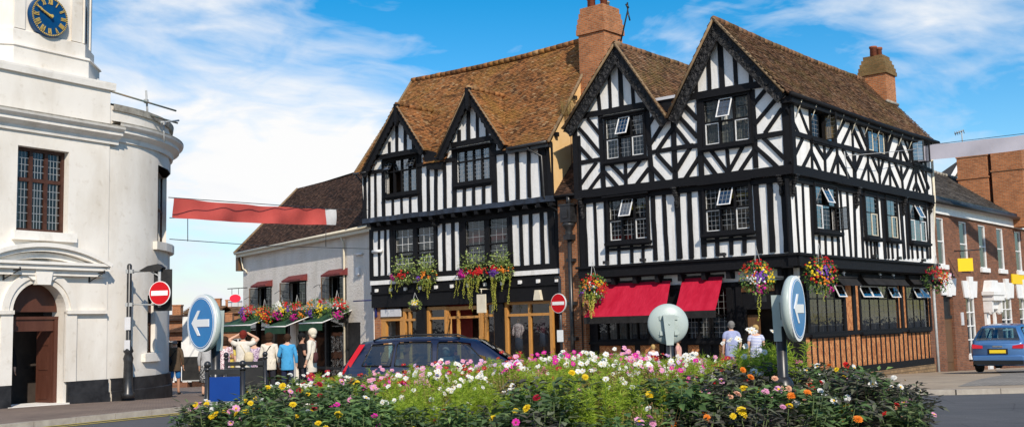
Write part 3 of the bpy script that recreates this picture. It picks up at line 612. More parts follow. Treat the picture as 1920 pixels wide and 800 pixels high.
g0.box(UA, door[0], gy - .09, gy + .02, zr, zw0 - .1); g0.box(-.25, .05, gy - .1, gy + .1, -.6, zS); g0.build('timber_frame', M['timber'], pub)
window(pub, None, GW[0], gy, cols=5, rows=(.5,), lat=(3, 3), curtain=[(.2, .62, 0, 1, 'curtain'), (.66, 1, .1, 1, 'curtain')], lead='lead_dark', proud=.05, sill=.1)
window(pub, None, GW[1], gy, cols=4, rows=(.46,), lat=(3, 4), curtain=[(.3, .52, 0, .46, 'curtain')], lead='lead', proud=.05, sill=.1, split=(0, .27, .54, .6, 1))
d0 = MB(); d0.box(door[0] + .02, door[0] + .45, gy + .18, gy + .24, -.6, door[3] - .3); d0.box(door[0] + .08, door[0] + .39, gy + .16, gy + .2, .5, 1.0); d0.build('door', M['oak_dark'], pub)
d0 = MB(); d0.prism([(door[0], door[3]), (door[1], door[3]), (door[1], door[3] - .5), ((door[0] + door[1]) / 2 + .5, door[3] - .12), ((door[0] + door[1]) / 2 - .5, door[3] - .12), (door[0], door[3] - .5)], gy - .02, gy + .1); d0.build('door_arch', M['timber'], pub)
# red awnings
def awning(x0, x1, xb0, xb1, yt, ybm):
    a, b = P0(x0, yt)[0], P0(x1, yt)[0]; zt = P0((x0 + x1) / 2, yt)[1]; pr = 1.25
    c, d = A.p(xb0, ybm, gy - pr), A.p(xb1, ybm - 6, gy - pr); zb = (c[1] + d[1]) / 2
    w = MB(); n = 8
    for i in range(n):
        t0, t1 = i / n, (i + 1) / n; f = lambda t: zt + (zb - zt) * t - .05 * math.sin(PI * t)
        m_ = 10
        for j in range(m_):
            s0, s1 = j / m_, (j + 1) / m_
            L = lambda s, t: ((a + (b - a) * s) * (1 - t) + (c[0] + (d[0] - c[0]) * s) * t, gy - .12 - (pr - .12) * t, f(t) + .01 * math.sin(s * 9) * math.sin(PI * t))
            w.add([L(s0, t0), L(s1, t0), L(s1, t1), L(s0, t1)], [(0, 1, 2, 3)], 0, True)
    o = w.build('awning', M['awning_red'], pub)
    v = MB(); v.box(c[0], d[0], gy - pr - .015, gy - pr + .015, zb - .24, zb - .005); v.tube([(c[0], gy - pr + .03, zb - .02), (d[0], gy - pr + .03, zb - .02)], .03, 6)
    v.tube([(c[0] + .05, gy - pr, zb - .02), (a + .1, gy, zb - .3)], .02, 5); v.tube([(d[0] - .05, gy - pr, zb - .02), (b - .1, gy, zb - .3)], .02, 5); v.box(a, b, gy - .14, gy - .02, zt - .06, zt + .06)
    v.build('valance', M['awning_dark'], o)
awning(1136, 1261, 1095, 1246, 528, 595); awning(1283, 1359, 1265, 1341, 519, 585)
lamp = MB(); lamp.tube([(P0(1470, 525)[0], gy, P0(1470, 522)[1]), (P0(1458, 525)[0], -.9, P0(1470, 522)[1] + .05)], .015, 5); lamp.box(P0(1452, 530)[0] - .1, P0(1466, 530)[0], -.95, -.85, P0(1466, 565)[1], P0(1466, 527)[1]); lamp.build('hanging_panel', M['black_paint'], pub)
# ---- ground floor of the long front
zq = Q0(1600, 625)[1]; 
GB = [rect(Q0, (1516, 537), (1579, 539), (1516, 624), (1580, 622)), rect(Q0, (1611, 535), (1681, 538), (1611, 617), (1681, 614)), rect(Q0, (1698, 538), (1736, 540), (1699, 613), (1737, 610))]
zt = max(r[3] for r in GB); zb_ = sum(r[2] for r in GB) / 3; GB = [(a, b, zb_, zt) for a, b, c, d in GB]
gb = MB(xB); holed(gb, gy, UB, -1.0, zFb, GB, gy, .3); gb.quad((UB, gy, -1.2), (UB, 5, -1.2), (UB, 5, zF), (UB, gy, zF)); gb.build('side_wall', M['timber'], pub)
pb = MB(xB); st = MB(xB); zb1 = Q0(1700, 675)[1]; us = []
u = .15
while u < UB - .1:
    st.bar((u, zb1), (u, zb_ - .15), .11, gy - .022 - jit(len(us)) * .3, gy + .02, 0, .008); us.append(u); u += .46
pb.box(.1, UB - .1, gy - .014, gy + .02, zb1, zb_ - .12)
for x0, x1 in ((1584, 1597), (1604, 1612), (1680, 1687), (1692, 1698)): pb.box(Q0(x0, 580)[0], Q0(x1, 580)[0], gy - .013, gy + .02, zb_, zt + .05)
pb.box(Q0(1737.5, 580)[0], UB - .02, gy - .013, gy + .02, zb_, zt + .05); pb.build('brick_panel', M['herring'], pub)
for x, w in ((1582, .16), (1600, .26), (1611, .12), (1689.5, .24), (1742, .14), (1512, .16)): st.box(Q0(x, 580)[0] - w / 2, Q0(x, 580)[0] + w / 2, gy - .07, gy + .02, zb_ - .1, zFb)
st.box(0, UB, gy - .09, gy + .02, zb_ - .16, zb_ - .02); st.box(0, UB, gy - .1, gy + .02, zb1 - .25, zb1); st.box(0, UB, gy - .06, gy + .04, zt + .05, zFb); st.box(-.0, .28, gy - .12, gy + .1, -.7, zFb); st.build('timber_frame', M['timber'], pub)
pl = MB(xB); pl.box(.0, UB, gy - .14, gy + .1, -1.2, zb1 - .25); pl.build('plinth', M['stone'], pub)
for k, r in enumerate(GB): window(pub, xB, r, gy, cols=(4, 4, 3)[k], rows=(.7,), lat2=[(2, 5), (2, 2)], proud=.06, sill=.1, glass='glass', lead='lead_dark', flush=True, special={(3, 1): 'top'} if k == 0 else ({(0, 1): 'top', (1, 1): 'top', (3, 1): 'top'} if k == 1 else {(1, 1): 'top', (2, 1): 'top'}))
for k, (x0, x1) in enumerate(((1560, 1597), (1608, 1687), (1695, 1738))):
    a, b = Q0(x0, 525)[0], Q0(x1, 525)[0]; z = Q0((x0 + x1) / 2, 519)[1]; w = MB(xB); w.tube([(a, gy - .16, z), (b, gy - .16, z)], .07, 8)
    for i in range(6):
        t0, t1 = i / 6, (i + 1) / 6; w.quad((a, gy - .16 - .24 * t0, z - .32 * t0 ** .8), (b, gy - .16 - .24 * t0, z - .32 * t0 ** .8), (b, gy - .16 - .24 * t1, z - .32 * t1 ** .8), (a, gy - .16 - .24 * t1, z - .32 * t1 ** .8))
    w.build('folded_awning', M['awning_dark'], pub)
for x in (1572, 1640, 1665, 1715): u = Q0(x, 505)[0]; w = MB(xB); w.lathe([(.05, 0), (.03, .06), (.07, .1), (.04, .16)], (u, .1, zFb - .2), 8); w.build('carved_boss', M['plaster'], pub)
dp = MB(xB); dp.tube([(UB + .1, a2 - .05, zE - .3), (UB + .1, a2 - .05, zJ), (UB + .12, gy - .2, zF - .3)], .055, 8, 0); dp.tube([(UB + .12, gy - .2, zF - .3), (UB + .12, gy - .2, -1.2)], .06, 8, 1); dp.build('downpipe', [M['cream'], M['iron']], pub)
ae = thing('television_aerial', 'thin bent rooftop aerial beside the tall brick chimney', 'aerial', at(1164, 78, 39.5)); q = MB(); L = ae.location
q.tube([at(1164, 78, 39.5) - L, at(1177, 20, 39.5) - L, at(1176.5, 5, 39.5) - L], .03, 5); q.tube([at(1177, 22, 39.5) - L, at(1181, 39, 39.5) - L], .03, 5); q.tube([at(1158, 76, 39.5) - L, at(1166, 74, 39.5) - L], .03, 5); q.tube([at(1174, 8, 39.5) - L, at(1178, 16, 39.5) - L], .05, 5); q.build('mast', M['black_paint'], ae)
# ================================================================== THE BLACK AND WHITE SHOP WITH TWO DORMER GABLES
def axis_at(pl, x, y, Y):               # plane whose origin is chosen on the pixel at depth Y
    return at(x, y, Y)
cR = axis_at(None, 1037, 330, 40.0)
C = Plane((cR.x, cR.y), 130.6, ground(40.0)); CB = ground(40.0)
shop = thing('timber_framed_shop', 'black and white timber framed shop with mossy orange tiled roof and two pointed dormers', 'shop', (cR.x, cR.y, CB), C.rot)
C2, C1, C0, C3 = bilin(C, 0), bilin(C, .45), bilin(C, .6), bilin(C, -.3)
UC = C2(683, 370)[0]
zJc = (C2(760, 408)[1] + C2(1000, 374)[1]) / 2; zEc = C2(1000, 275)[1]; zEl = C2(690, 325)[1]; zEc = (zEc + zEl) / 2
zBand = (C1(740, 526)[1] + C1(1010, 502)[1]) / 2
zRid = 0
D1 = dict(a=C3(744, 197), l=C3(678, 326), r=C3(797, 282)); D2 = dict(a=C3(878, 166), l=C3(820, 295), r=C3(948, 272))
# valley between the dormers
vz = (C3(808, 299)[1]); vu = C3(808, 299)[0]
W1 = rect(C2, (724, 303), (781, 295), (727, 362), (783, 357)); W2 = rect(C2, (857, 287), (918, 275), (859, 342), (921, 334))
rdn('SHOP UC %.2f zJ %.2f zE %.2f band %.2f' % (UC, zJc, zEc, zBand), D1, D2)
wl = MB(); holed(wl, UC, 0, zJc, zEc, [W1, W2], 0)
for g, W_ in ((D1, W1), (D2, W2)):
    zt_ = max(zEc, W_[3] + .02)
    def xat(z, p, q): return p[0] + (q[0] - p[0]) * (z - p[1]) / (q[1] - p[1])
    l = xat(zEc, g['l'], g['a']); r = xat(zEc, g['r'], g['a'])
    if zt_ > zEc + .01: holed(wl, max(l + .1, UC), min(r - .1, 0), zEc, zt_, [W_], 0)
    l2, r2 = xat(zt_, g['l'], g['a']), xat(zt_, g['r'], g['a'])
    wl.prism([(max(l2 + .1, UC), zt_ + .001), (r2 - .1, zt_ + .001), (g['a'][0], g['a'][1] - .2)], 0, .12)
SW1 = rect(C1, (742, 431), (815, 425), (745, 505), (818, 500)); SW2 = rect(C1, (873, 416), (953, 408), (877, 495), (955, 488))
holed(wl, UC, 0, zBand, zJc - .05, [SW1, SW2], .45)
wl.build('front_wall', M['plaster'], shop)
fr = MB(); K = 0
def seg(P, L, y, zcap=None):
    global K
    for (x1, y1, x2, y2, w) in L:
        p, q = P(x1, y1), P(x2, y2); fr.bar(p, q, w, y - .03 - jit(K), y + .02, 0, .009); K += 1
seg(C2, cr(660, 180, 3.2, [(70, 462, 74, 740, .17), (105, 458, 106, 735, .14), (142, 452, 144, 730, .14), (188, 385, 192, 725, .2), (247, 610, 248, 720, .13), (299, 610, 301, 715, .13), (351, 600, 353, 710, .13), (404, 340, 412, 705, .24), (458, 405, 462, 700, .16), (505, 400, 507, 695, .17), (557, 390, 562, 690, .16), (612, 380, 614, 690, .16),
                            (227, 275, 228, 360, .14), (271, 175, 273, 355, .15), (321, 200, 323, 345, .15), (370, 265, 372, 340, .14), (410, 335, 412, 400, .12)]), 0)
seg(C2, cr(820, 150, 3.2, [(45, 480, 50, 790, .15), (103, 390, 108, 770, .2), (165, 640, 167, 765, .13), (221, 640, 223, 755, .13), (281, 630, 282, 745, .13), (337, 340, 348, 740, .26), (412, 400, 422, 725, .15), (480, 390, 488, 715, .15), (550, 385, 556, 705, .15), (628, 370, 648, 705, .33),
                            (135, 300, 136, 390, .14), (190, 180, 191, 375, .16), (241, 170, 243, 362, .16), (300, 255, 301, 350, .16), (345, 330, 347, 400, .12)]), 0)
fr.bar((-.12, zJc), (-.12, zEc), .26, -.07, .02, 0, .01); fr.bar((UC + .08, zJc), (UC + .08, zEc), .18, -.07, .02, 0, .01)
def hb(u0, u1, z, w, y, pr): fr.bar((u0, z), (u1, z), w, y - pr, y + .02, 0, .01)
zc1 = (C2(720, 292)[1] + C2(785, 284)[1]) / 2; zc2 = (C2(850, 272)[1] + C2(928, 258)[1]) / 2
hb(D1['l'][0] + .7, D1['r'][0] - .55, zc1, .2, 0, .085); hb(D2['l'][0] + .6, D2['r'][0] - .5, zc2, .2, 0, .087)
hb(UC, W1[0] - .1, zEc + .02, .15, 0, .088); hb(W1[1] + .1, W2[0] - .1, zEc + .0, .16, 0, .09); hb(W2[1] + .1, 0, zEc - .02, .18, 0, .086)
hb(W1[0], W1[1], W1[2] - .22, .12, 0, .08); hb(W2[0], W2[1], W2[2] - .22, .12, 0, .081)
K0 = K
seg(C1, cr(670, 390, 3.48, [(92, 140, 96, 470, .24), (144, 140, 146, 450, .13), (184, 130, 188, 450, .14), (222, 125, 232, 460, .22), (512, 95, 518, 445, .22), (566, 90, 572, 440, .16), (625, 80, 630, 440, .17), (680, 75, 684, 440, .2)]), .45)
seg(C1, cr(840, 370, 3.48, [(35, 150, 40, 500, .15), (88, 130, 98, 500, .24), (402, 100, 415, 465, .25), (475, 95, 488, 460, .15), (540, 85, 550, 455, .15), (612, 80, 625, 450, .17), (672, 80, 690, 450, .3)]), .45)
fr.bar((-.14, zBand), (-.14, zJc), .3, .38, .47, 0, .01)
hb(UC, 0, zBand + .1, .2, .45, .09); hb(UC, 0, zJc - .32, .22, .45, .085)
hb(SW1[0], SW1[1], (SW1[2] + SW1[3]) / 2 - .3, .1, .45, .02)
fr.build('timber_frame', M['timber'], shop)
jt = MB(); jt.bar((UC - .05, zJc + .01), (.05, zJc + .01), .2, -.09, .06, 0, .014); jt.build('jetty_beam', M['timber_blue'], shop)
for i in range(17):
    u = UC + .3 - i * (UC + .4) / 16; jo = MB(); jo.box(u - .09, u + .09, -.06, .45, zJc - .26, zJc - .1); jo.build('joist_end', M['timber'], shop)
jo = MB(); jo.box(UC, 0, -.05, .46, zJc - .11, zJc - .08); jo.build('jetty_floor', M['timber'], shop)
u = C2(807, 420)[0]; corbel(shop, None, u, .35, zJc - .5, zJc - .15, .3, .3)
# windows of the upper floor (casements ajar) and the sashes
window(shop, None, W1, 0, cols=4, rows=(.66,), lat2=[(2, 5), (2, 3)], glass='glass_sky', special={(0, 1): 'topb', (3, 1): 'topb', (0, 0): 'left', (1, 0): 'none'}, white='black_paint', hood=.3, sill=.1, curtain=[(.62, .78, 0, .9, 'curtain')])
window(shop, None, W2, 0, cols=4, rows=(.66,), lat2=[(2, 5), (3, 4)], glass='glass_sky', hood=.25, sill=.1, cw=.022)
for Wd in (SW1, SW2):
    w = window(shop, None, Wd, .45, cols=2, rows=(.42,), lat2=[(3, 3), (3, 3)], glass='glass', mw=.26, mh=.06, fw=.12, sill=.06, lead='white_paint' if Wd is SW1 else 'lead', cw=.02)
    b = MB(); n = 26
    for k in range(2):
        a0 = Wd[0] + (Wd[1] - Wd[0]) * (0 if k == 0 else .56); a1_ = a0 + (Wd[1] - Wd[0]) * .44
        for i in range(n):
            z = Wd[2] + (Wd[3] - Wd[2]) * (i + .5) / n; b.quad((a0, .66, z - .012), (a1_, .66, z - .012), (a1_, .7, z + .016), (a0, .7, z + .016))
    b.build('venetian_blind', M['curtain'], w)
    if Wd is SW2:
        b = MB(); b.box(Wd[0], Wd[1], .62, .64, Wd[2] + (Wd[3] - Wd[2]) * .5, Wd[2] + (Wd[3] - Wd[2]) * .78); b.build('red_display', M['shop_red'], w)
# roof
ridL, ridR = None, None
hw = 3.4
yR = hw                                          # ridge lies hw metres behind the front
rl = C.p(762, 150, hw); rr_ = C.p(1088, 82, hw); zRid = (rl[1] + rr_[1]) / 2
rdn('ridge', rl, rr_, zRid)
rk = MB(); e0 = -.28; L = math.hypot(hw - e0, zRid - zEc)
uL = UC - .35; uRr = .04
def holes_for(g):
    # part of the main slope covered by a dormer: triangle from eave to where the dormer ridge dies in
    t = (g['a'][1] - zEc) / (zRid - zEc)
    return [(g['l'][0] + .15 - uL, -.2), (g['r'][0] - .15 - uL, -.2), (g['a'][0] - uL, t * L - .25)]
sgc = lambda u, v: .14 * math.sin(PI * max(0, min(1, u / (uRr - uL)))) * (.4 + .6 * v / L)
tiles(rk, (uL, e0, zEc), (1, 0, 0), (0, hw - e0, zRid - zEc), [(0, 0), (uRr - uL, 0), (uRr - uL, L), (0, L)], 0, 1, holes=[holes_for(D1), holes_for(D2)], sag=sgc)
rk.quad((uL, hw, zRid - .05), (uRr, hw, zRid - .05), (uRr, 2 * hw, zEc), (uL, 2 * hw, zEc), 1)
for g in (D1, D2):
    a, l, r = g['a'], g['l'], g['r']; t = (a[1] - zEc) / (zRid - zEc); yb_ = e0 + t * (hw - e0); zl = l[1]
    for f in (l, r):
        tf = max(0, (f[1] - zEc) / (zRid - zEc)); yf = e0 + tf * (hw - e0); Lr = math.hypot(f[0] - a[0], f[1] - a[1])
        tiles(rk, (f[0], -.36, f[1]), (0, 1, 0), (a[0] - f[0], 0, a[1] - f[1]), [(0, 0), (max(.15, yf + .36), 0), (yb_ + .36, Lr), (0, Lr)], 0, 1)
    ridge(rk, (a[0], -.36, a[1] + .03), (a[0], yb_ + .1, a[1] + .03), .1, 0)
ridge(rk, (uL, hw, zRid + .03), (uRr, hw, zRid + .03), .12, 0, sag=.12)
rfc = rk.build('roof', [M['tile_orange'], M['tile_dark']], shop)
vg = MB()
for u in (uL, uRr): vg.tube([(u, e0, zEc + .02), (u, (e0 + hw) / 2, (zEc + zRid) / 2 - .03), (u, hw, zRid + .03)], .06, 6); vg.tube([(u, hw, zRid), (u, 2 * hw, zEc)], .06, 6)
vg.build('verge', M['mortar'], rfc)
gg = MB(); gg.prism([(uRr - .3, 0)], 0, 0) if False else None
gable = lambda u: [(u, .0, zJc), (u, .46, zJc), (u, .46, -1.2), (u, 2 * hw, -1.2), (u, 2 * hw - .3, zEc), (u, hw, zRid - .12), (u, -.15, zEc - .1)]
gg.add(gable(-.03), [tuple(range(7))]); gg.build('gable_wall', M['ochre'], shop)
gg = MB(); gg.add(gable(UC + .02), [tuple(range(7))]); gg.build('gable_wall', M['plaster'], shop)
bg_ = MB()
for u, z, y in ((.12, 0, 0),):
    for t in (.12, .45, .8): bg_.box(-.1, .12, e0 + (hw - e0) * t, e0 + (hw - e0) * t + .14, zEc + (zRid - zEc) * t - .3, zEc + (zRid - zEc) * t - .14)
bg_.build('purlin_end', M['timber'], shop)
def scallop_board(a, f, side):
    mb = MB(); A_, F_ = Vector(a), Vector(f); d = (F_ - A_).normalized(); n = Vector((-d.y, d.x)); n = n if n.y < 0 else -n; w = .3; Lg = (F_ - A_).length; k = int(Lg / .14); pts = [tuple(A_), tuple(F_)]
    low = []
    for i in range(k + 1):
        c = F_ - d * Lg * i / k; low.append(tuple(c + n * (w + (.045 if i % 2 else -.02))))
    low[-1] = tuple(A_ + Vector((0, -w / abs(n.y))))
    mb.prism(pts + low, -.34, -.27); mb.bar(tuple(A_ + n * .05), tuple(F_ + n * .05), .08, -.37, -.32); mb.build('barge_board', M['timber'], shop)
for g in (D1, D2):
    scallop_board(g['a'], g['l'], -1); scallop_board(g['a'], g['r'], 1)
    fi = MB(); a = g['a']; fi.box(a[0] - .1, a[0] + .1, -.41, -.22, a[1] - .75, a[1] + .03); fi.prism([(a[0] - .1, a[1] - .75), (a[0] + .1, a[1] - .75), (a[0], a[1] - .92)], -.405, -.225); fi.build('finial', M['timber'], shop)
    so2 = MB(); 
    for f in (g['l'], g['r']): so2.quad((a[0], -.3, a[1] - .08), (f[0], -.3, f[1] - .08), (f[0], .02, f[1] - .08), (a[0], .02, a[1] - .08))
    so2.build('soffit', M['timber'], shop)
    vv = MB()
    for f in (g['l'], g['r']): vv.tube([(a[0], -.37, a[1] + .03), (f[0], -.37, f[1] + .03)], .035, 6)
    vv.build('verge', M['mortar'], rfc)
vb = MB(); vb.prism([(D1['r'][0] - .3, D1['r'][1] + .1), (D2['l'][0] + .3, D2['l'][1] + .1), (D2['l'][0] + .1, vz - .45), (D1['r'][0], vz - .35)], -.2, .02); vb.build('valley_board', M['timber'], shop)
gt = MB(); gt.tube([(D2['r'][0] + .1, -.34, zEc - .0), (uRr - .05, -.34, zEc + .02)], .07, 8); gt.box(D2['r'][0], 0, -.28, .02, zEc - .16, zEc - .03)
gt.tube([(UC - .3, -.34, zEc), (UC + .5, -.34, zEc)], .06, 8); gt.tube([(UC - .2, -.3, zEc - .05), (UC - .1, -.05, zEc - .35), (UC - .05, .02, zEc - .4)], .04, 6); gt.build('gutter', M['black_paint'], rfc)
dp = MB(); x1 = C2(1000, 285)[0]; dp.tube([(x1, -.33, zEc - .05), (x1, -.3, zEc - .15), (x1 + .5, -.12, zEc - .45), (x1 + .55, -.12, zJc + .1), (x1 + .62, .1, zJc - .2), (x1 + .95, .38, zJc - .5), (x1 + .95, .38, -.8)], .05, 8); dp.build('downpipe', M['black_paint'], shop)
# ground floor of the shop
bb = MB(); bb.box(UC, 0, .3, .8, zBand - .2, zBand - .02); bb.build('white_band', M['plaster'], shop)
zFas = (C0(760, 575)[1] + C0(990, 562)[1]) / 2
bb = MB(); bb.box(UC, .1, .36, .8, zFas - .02, zBand - .2)
bb.box(UC, .1, .3, .5, zBand - .62, zBand - .5)
bb.build('fascia', M['timber'], shop)
for i in range(12):
    u = UC + .4 - (UC + .6) * i / 11; b_ = MB(); b_.box(u - .06, u + .06, .25, .4, zBand - .52, zBand - .38); b_.build('dentil', M['white_paint'], shop)
bk = MB(); bk.quad((UC, 2.6, -1.2), (0, 2.6, -1.2), (0, 2.6, zFas + .3), (UC, 2.6, zFas + .3)); bk.quad((UC, .7, zFas + .1), (0, .7, zFas + .1), (0, 2.6, zFas + .1), (UC, 2.6, zFas + .1)); bk.quad((UC, .6, zBand), (0, .6, zBand), (0, 1.4, zBand), (UC, 1.4, zBand)); bk.quad((UC, 1.2, zBand), (0, 1.2, zBand), (0, 1.2, zEc + .6), (UC, 1.2, zEc + .6)); bk.quad((UC, .1, zJc), (0, .1, zJc), (0, 1.2, zJc), (UC, 1.2, zJc)); bk.build('inner_wall', M['interior_warm'], shop)
uu = lambda x, y=600: C0(x, y)[0]
pr = MB(); pr.box(UC - .02, uu(717), .5, .9, -1.2, zFas + .35); pr.build('brick_pier', M['brick'], shop)
for x0, x1 in ((786, 803), (932, 949)):
    q = MB(); q.box(uu(x0), uu(x1), .42, .9, -1.2, zFas + .2); q.build('black_post', M['timber'], shop)
def shopwin(x0, x1, ztop, split, zbot, trans, name='shop_window', label=None):
    u0, u1 = uu(x0), uu(x1); f = MB(); fw = .13; y = .6
    f.box(u0, u0 + fw, y - .08, y + .08, zbot, ztop); f.box(u1 - fw, u1, y - .08, y + .08, zbot, ztop); f.box(u0 + fw, u1 - fw, y - .078, y + .08, ztop - fw, ztop); f.box(u0 + fw, u1 - fw, y - .075, y + .07, zbot, zbot + .12)
    f.box(u0 + fw, u1 - fw, y - .06, y + .06, trans - .05, trans + .05)
    for s in split: um = u0 + (u1 - u0) * s; f.box(um - .06, um + .06, y - .055, y + .055, zbot + .12, ztop - fw)
    w = f.build(name, M['oak'], shop); p = MB(); p.quad((u0 + fw, y + .02, zbot + .1), (u1 - fw, y + .02, zbot + .1), (u1 - fw, y + .02, ztop - fw), (u0 + fw, y + .02, ztop - fw)); p.build('pane', M['glass_shop'], w)
    s = MB(); s.box(u0, u1, y - .1, y + .3, -1.2, zbot); s.build('stall_riser', M['oak_dark'], w)
    return w
zT_ = zFas; tr = C0(1000, 589)[1]
BW_ = shopwin(949, 1038, zT_, (.52,), -.3, tr)
shopwin(803, 840, zT_ - .08, (), -.3, C0(820, 596)[1]); shopwin(904, 933, zT_ + .05, (.3,), -.3, C0(915, 591)[1]); shopwin(758, 787, zT_ - .1, (.4,), -.3, C0(770, 599)[1])
dr = MB(); u0, u1 = uu(840), uu(904); dr.box(u0, u1, .56, .66, zT_ - .25, zT_ - .1); dr.box(u0, u1, .55, .65, C0(870, 594)[1] - .05, C0(870, 594)[1] + .05); dr.box(uu(858), uu(862), .55, .65, -1.1, zT_ - .25); dr.box(u1 - .14, u1, .54, .67, -1.1, zT_ - .1); dr.box(u0, u0 + .08, .54, .67, -1.1, zT_ - .1)
dr.build('door_frame', M['oak'], shop)
do = MB(); zd = C0(870, 594)[1] - .05; a, b = Vector((u0 + .15, .6)), Vector((u0 + .75, .05))
def leaf(p, q, z0, z1): do.add([(p.x, p.y, z0), (q.x, q.y, z0), (q.x, q.y, z1), (p.x, p.y, z1)], [(0, 1, 2, 3)])
for s0, s1, z0, z1 in ((0, .14, -1, zd), (.86, 1, -1, zd), (.14, .86, zd - .15, zd), (.14, .86, -1, -.7), (.14, .86, .2, .35)):
    p, q = a.lerp(b, s0), a.lerp(b, s1); nn_ = Vector((b.y - a.y, a.x - b.x)).normalized() * .03
    do.add([(p.x, p.y, z0), (q.x, q.y, z0), (q.x, q.y, z1), (p.x, p.y, z1), (p.x + nn_.x, p.y + nn_.y, z0), (q.x + nn_.x, q.y + nn_.y, z0), (q.x + nn_.x, q.y + nn_.y, z1), (p.x + nn_.x, p.y + nn_.y, z1)], [(0, 1, 2, 3), (4, 5, 6, 7), (0, 1, 5, 4), (1, 2, 6, 5), (2, 3, 7, 6), (3, 0, 4, 7)])
do.build('door', M['oak'], shop)
dr = MB(); u0, u1 = uu(717), uu(758); z1 = C0(735, 596)[1]; dr.box(u0, u1, .52, .7, z1 - .12, z1 + .04); dr.box(u0, u0 + .28, .53, .69, -1.1, z1); dr.box(u1 - .2, u1, .53, .69, -1.1, z1); dr.build('side_door_frame', M['oak'], shop)
dr = MB(); dr.box(u0 + .3, u1 - .2, 1.1, 1.2, -1.1, z1 - .1); dr.build('side_door', M['oak_dark'], shop)
q = MB(); q.box(uu(719), uu(756), .44, .5, C0(737, 593)[1], C0(737, 579)[1]); q.build('blank_sign_board', M['grey_paint'], shop)
q = MB(); q.box(uu(920), uu(936), -.2, -.14, C.p(928, 585, -.2)[1], C.p(928, 550, -.2)[1]); q.tube([((uu(920) + uu(936)) / 2, -.17, C.p(928, 548, -.2)[1]), ((uu(920) + uu(936)) / 2, -.17, C.p(928, 540, -.2)[1])], .02, 5); q.tube([((uu(920) + uu(936)) / 2, -.25, C.p(928, 540, -.2)[1]), ((uu(920) + uu(936)) / 2, .5, C.p(928, 540, -.2)[1])], .02, 5); q.build('hanging_board', M['cream'], shop)
q = MB(); ua = uu(1020); za = C0(1020, 553)[1]; q.prism([(ua - .18, za - .18), (ua + .18, za - .18), (ua + .1, za + .2), (ua - .1, za + .2)], .2, .38); q.build('alarm_box', M['cream'], shop)
red = MB(); red.quad((uu(805), 1.6, -1), (uu(855), 1.6, -1), (uu(855), 1.6, zT_), (uu(805), 1.6, zT_)); red.build('red_display_wall', M['shop_red'], shop)
q = MB(); uo = C1(710, 471)[0]; zo = C1(710, 471)[1]; q.tube([(uo - .3, .36, zo), (uo + .3, .36, zo)], .07, 8); q.build('tube_lamp', M['white_paint'], shop)
# ================================================================== the narrow brick bay between shop and pub
bay = thing('brick_bay', 'narrow orange brick bay with black hopper and drainpipe between shop and pub', 'building', (cR.x, cR.y, CB), C.rot)
ub1 = A.p(1092, 470, .1); pt = A.o + A.d * (UA + .02) - C.o
ue = pt.dot(C.d)
zb = C.p(1068, 365, .2)[1]
q = MB(); q.box(.02, ue, .2, 3.5, -1.3, zb); q.build('wall', M['brick'], bay)
q = MB(); Lq = 1.9; tiles(q, (-.1, .0, zb - .02), (1, 0, 0), (0, .9, 1.0), [(0, 0), (ue + .1, 0), (ue + .1, Lq), (0, Lq)], 0, 0); q.build('roof', M['tile_dark'], bay)
q = MB(); q.box(-.0, ue, .06, .22, zb - .16, zb - .04); q.tube([(0, -.02, zb - .04), (ue, -.02, zb - .04)], .06, 8); q.build('gutter', M['timber'], bay)
uh, zh = C.p(1067, 402, .05); q = MB(); q.box(uh - .24, uh + .24, -.2, .2, zh - .3, zh + .32); q.box(uh - .28, uh + .28, -.23, .2, zh + .32, zh + .38); q.box(uh - .12, uh + .12, -.25, -.2, zh - .15, zh + .17)
q.lathe([(.2, 0), (.26, -.08), (.2, -.16), (.12, -.3), (.14, -.4), (.1, -.6)], (uh, .01, zh - .3), 10); q.box(uh - .16, uh + .16, -.13, .2, zh - .95, zh - .75); q.tube([(uh, .03, zb - .05), (uh, .03, zh + .35)], .09, 8); q.build('hopper', M['black_paint'], bay)
q = MB(); q.tube([(uh, .03, zh - .8), (uh, .03, -1.2)], .085, 8); 
for z in (zh - 1.7, zh - 3.3, zh - 4.6): q.box(uh - .17, uh + .17, -.01, .21, z - .06, z + .06)
q.build('drainpipe', M['black_paint'], bay)
kx = C.p(1093, 40, 1.6)
stk = at(1124, 120, 41.5); k = Vector((stk.x, stk.y, 0)) - Vector((C.o.x, C.o.y, 0)); ku, ky = k.dot(C.d), k.dot(C.n)
zt_ = at(1124, 16, 41.5).z - CB; zc_ = at(1124, 62, 41.5).z - CB
chimney(bay, None, ku - .62, ku + .62, ky - .5, ky + .75, zb - .5, zt_, zt_ - zc_ + .1, ('brick_old', 'brick_old'), [(ku - .3, ky, .17, .5, 'terracotta'), (ku + .2, ky + .15, .15, .4, 'terracotta'), (ku + .05, ky + .55, .12, .38, 'lead_cap')], .13)
# ================================================================== PEBBLEDASHED SHOP (receding street)
cl = C.o + C.d * UC; 
dpl = Plane((cl.x, cl.y), 0, 0)
o = Vector((cl.x, cl.y, 0)) + C.n * .9 + C.d * .25
D = Plane((o.x, o.y), 180 - 33.4, ground(o.y)); DB = ground(o.y)
dsh = thing('pebbledash_shop', 'pale pebbledashed shop with dark tiled roof, green awnings and flower covered first floor', 'shop', (o.x, o.y, DB), D.rot)
Dp = bilin(D, 0); UD = Dp(456, 520)[0]; zED = (Dp(470, 473)[1] + Dp(680, 430)[1]) / 2
rdn('DASH UD %.2f zE %.2f oY %.1f' % (UD, zED, o.y))
DW = [rect(Dp, (485, 541), (508, 538), (486, 580), (509, 580)), rect(Dp, (544, 531), (573, 528), (545, 570), (574, 570)), rect(Dp, (619, 521), (648, 518), (620, 560), (649, 560))]
zDF = (Dp(480, 600)[1] + Dp(640, 590)[1]) / 2; zDs = -1.5
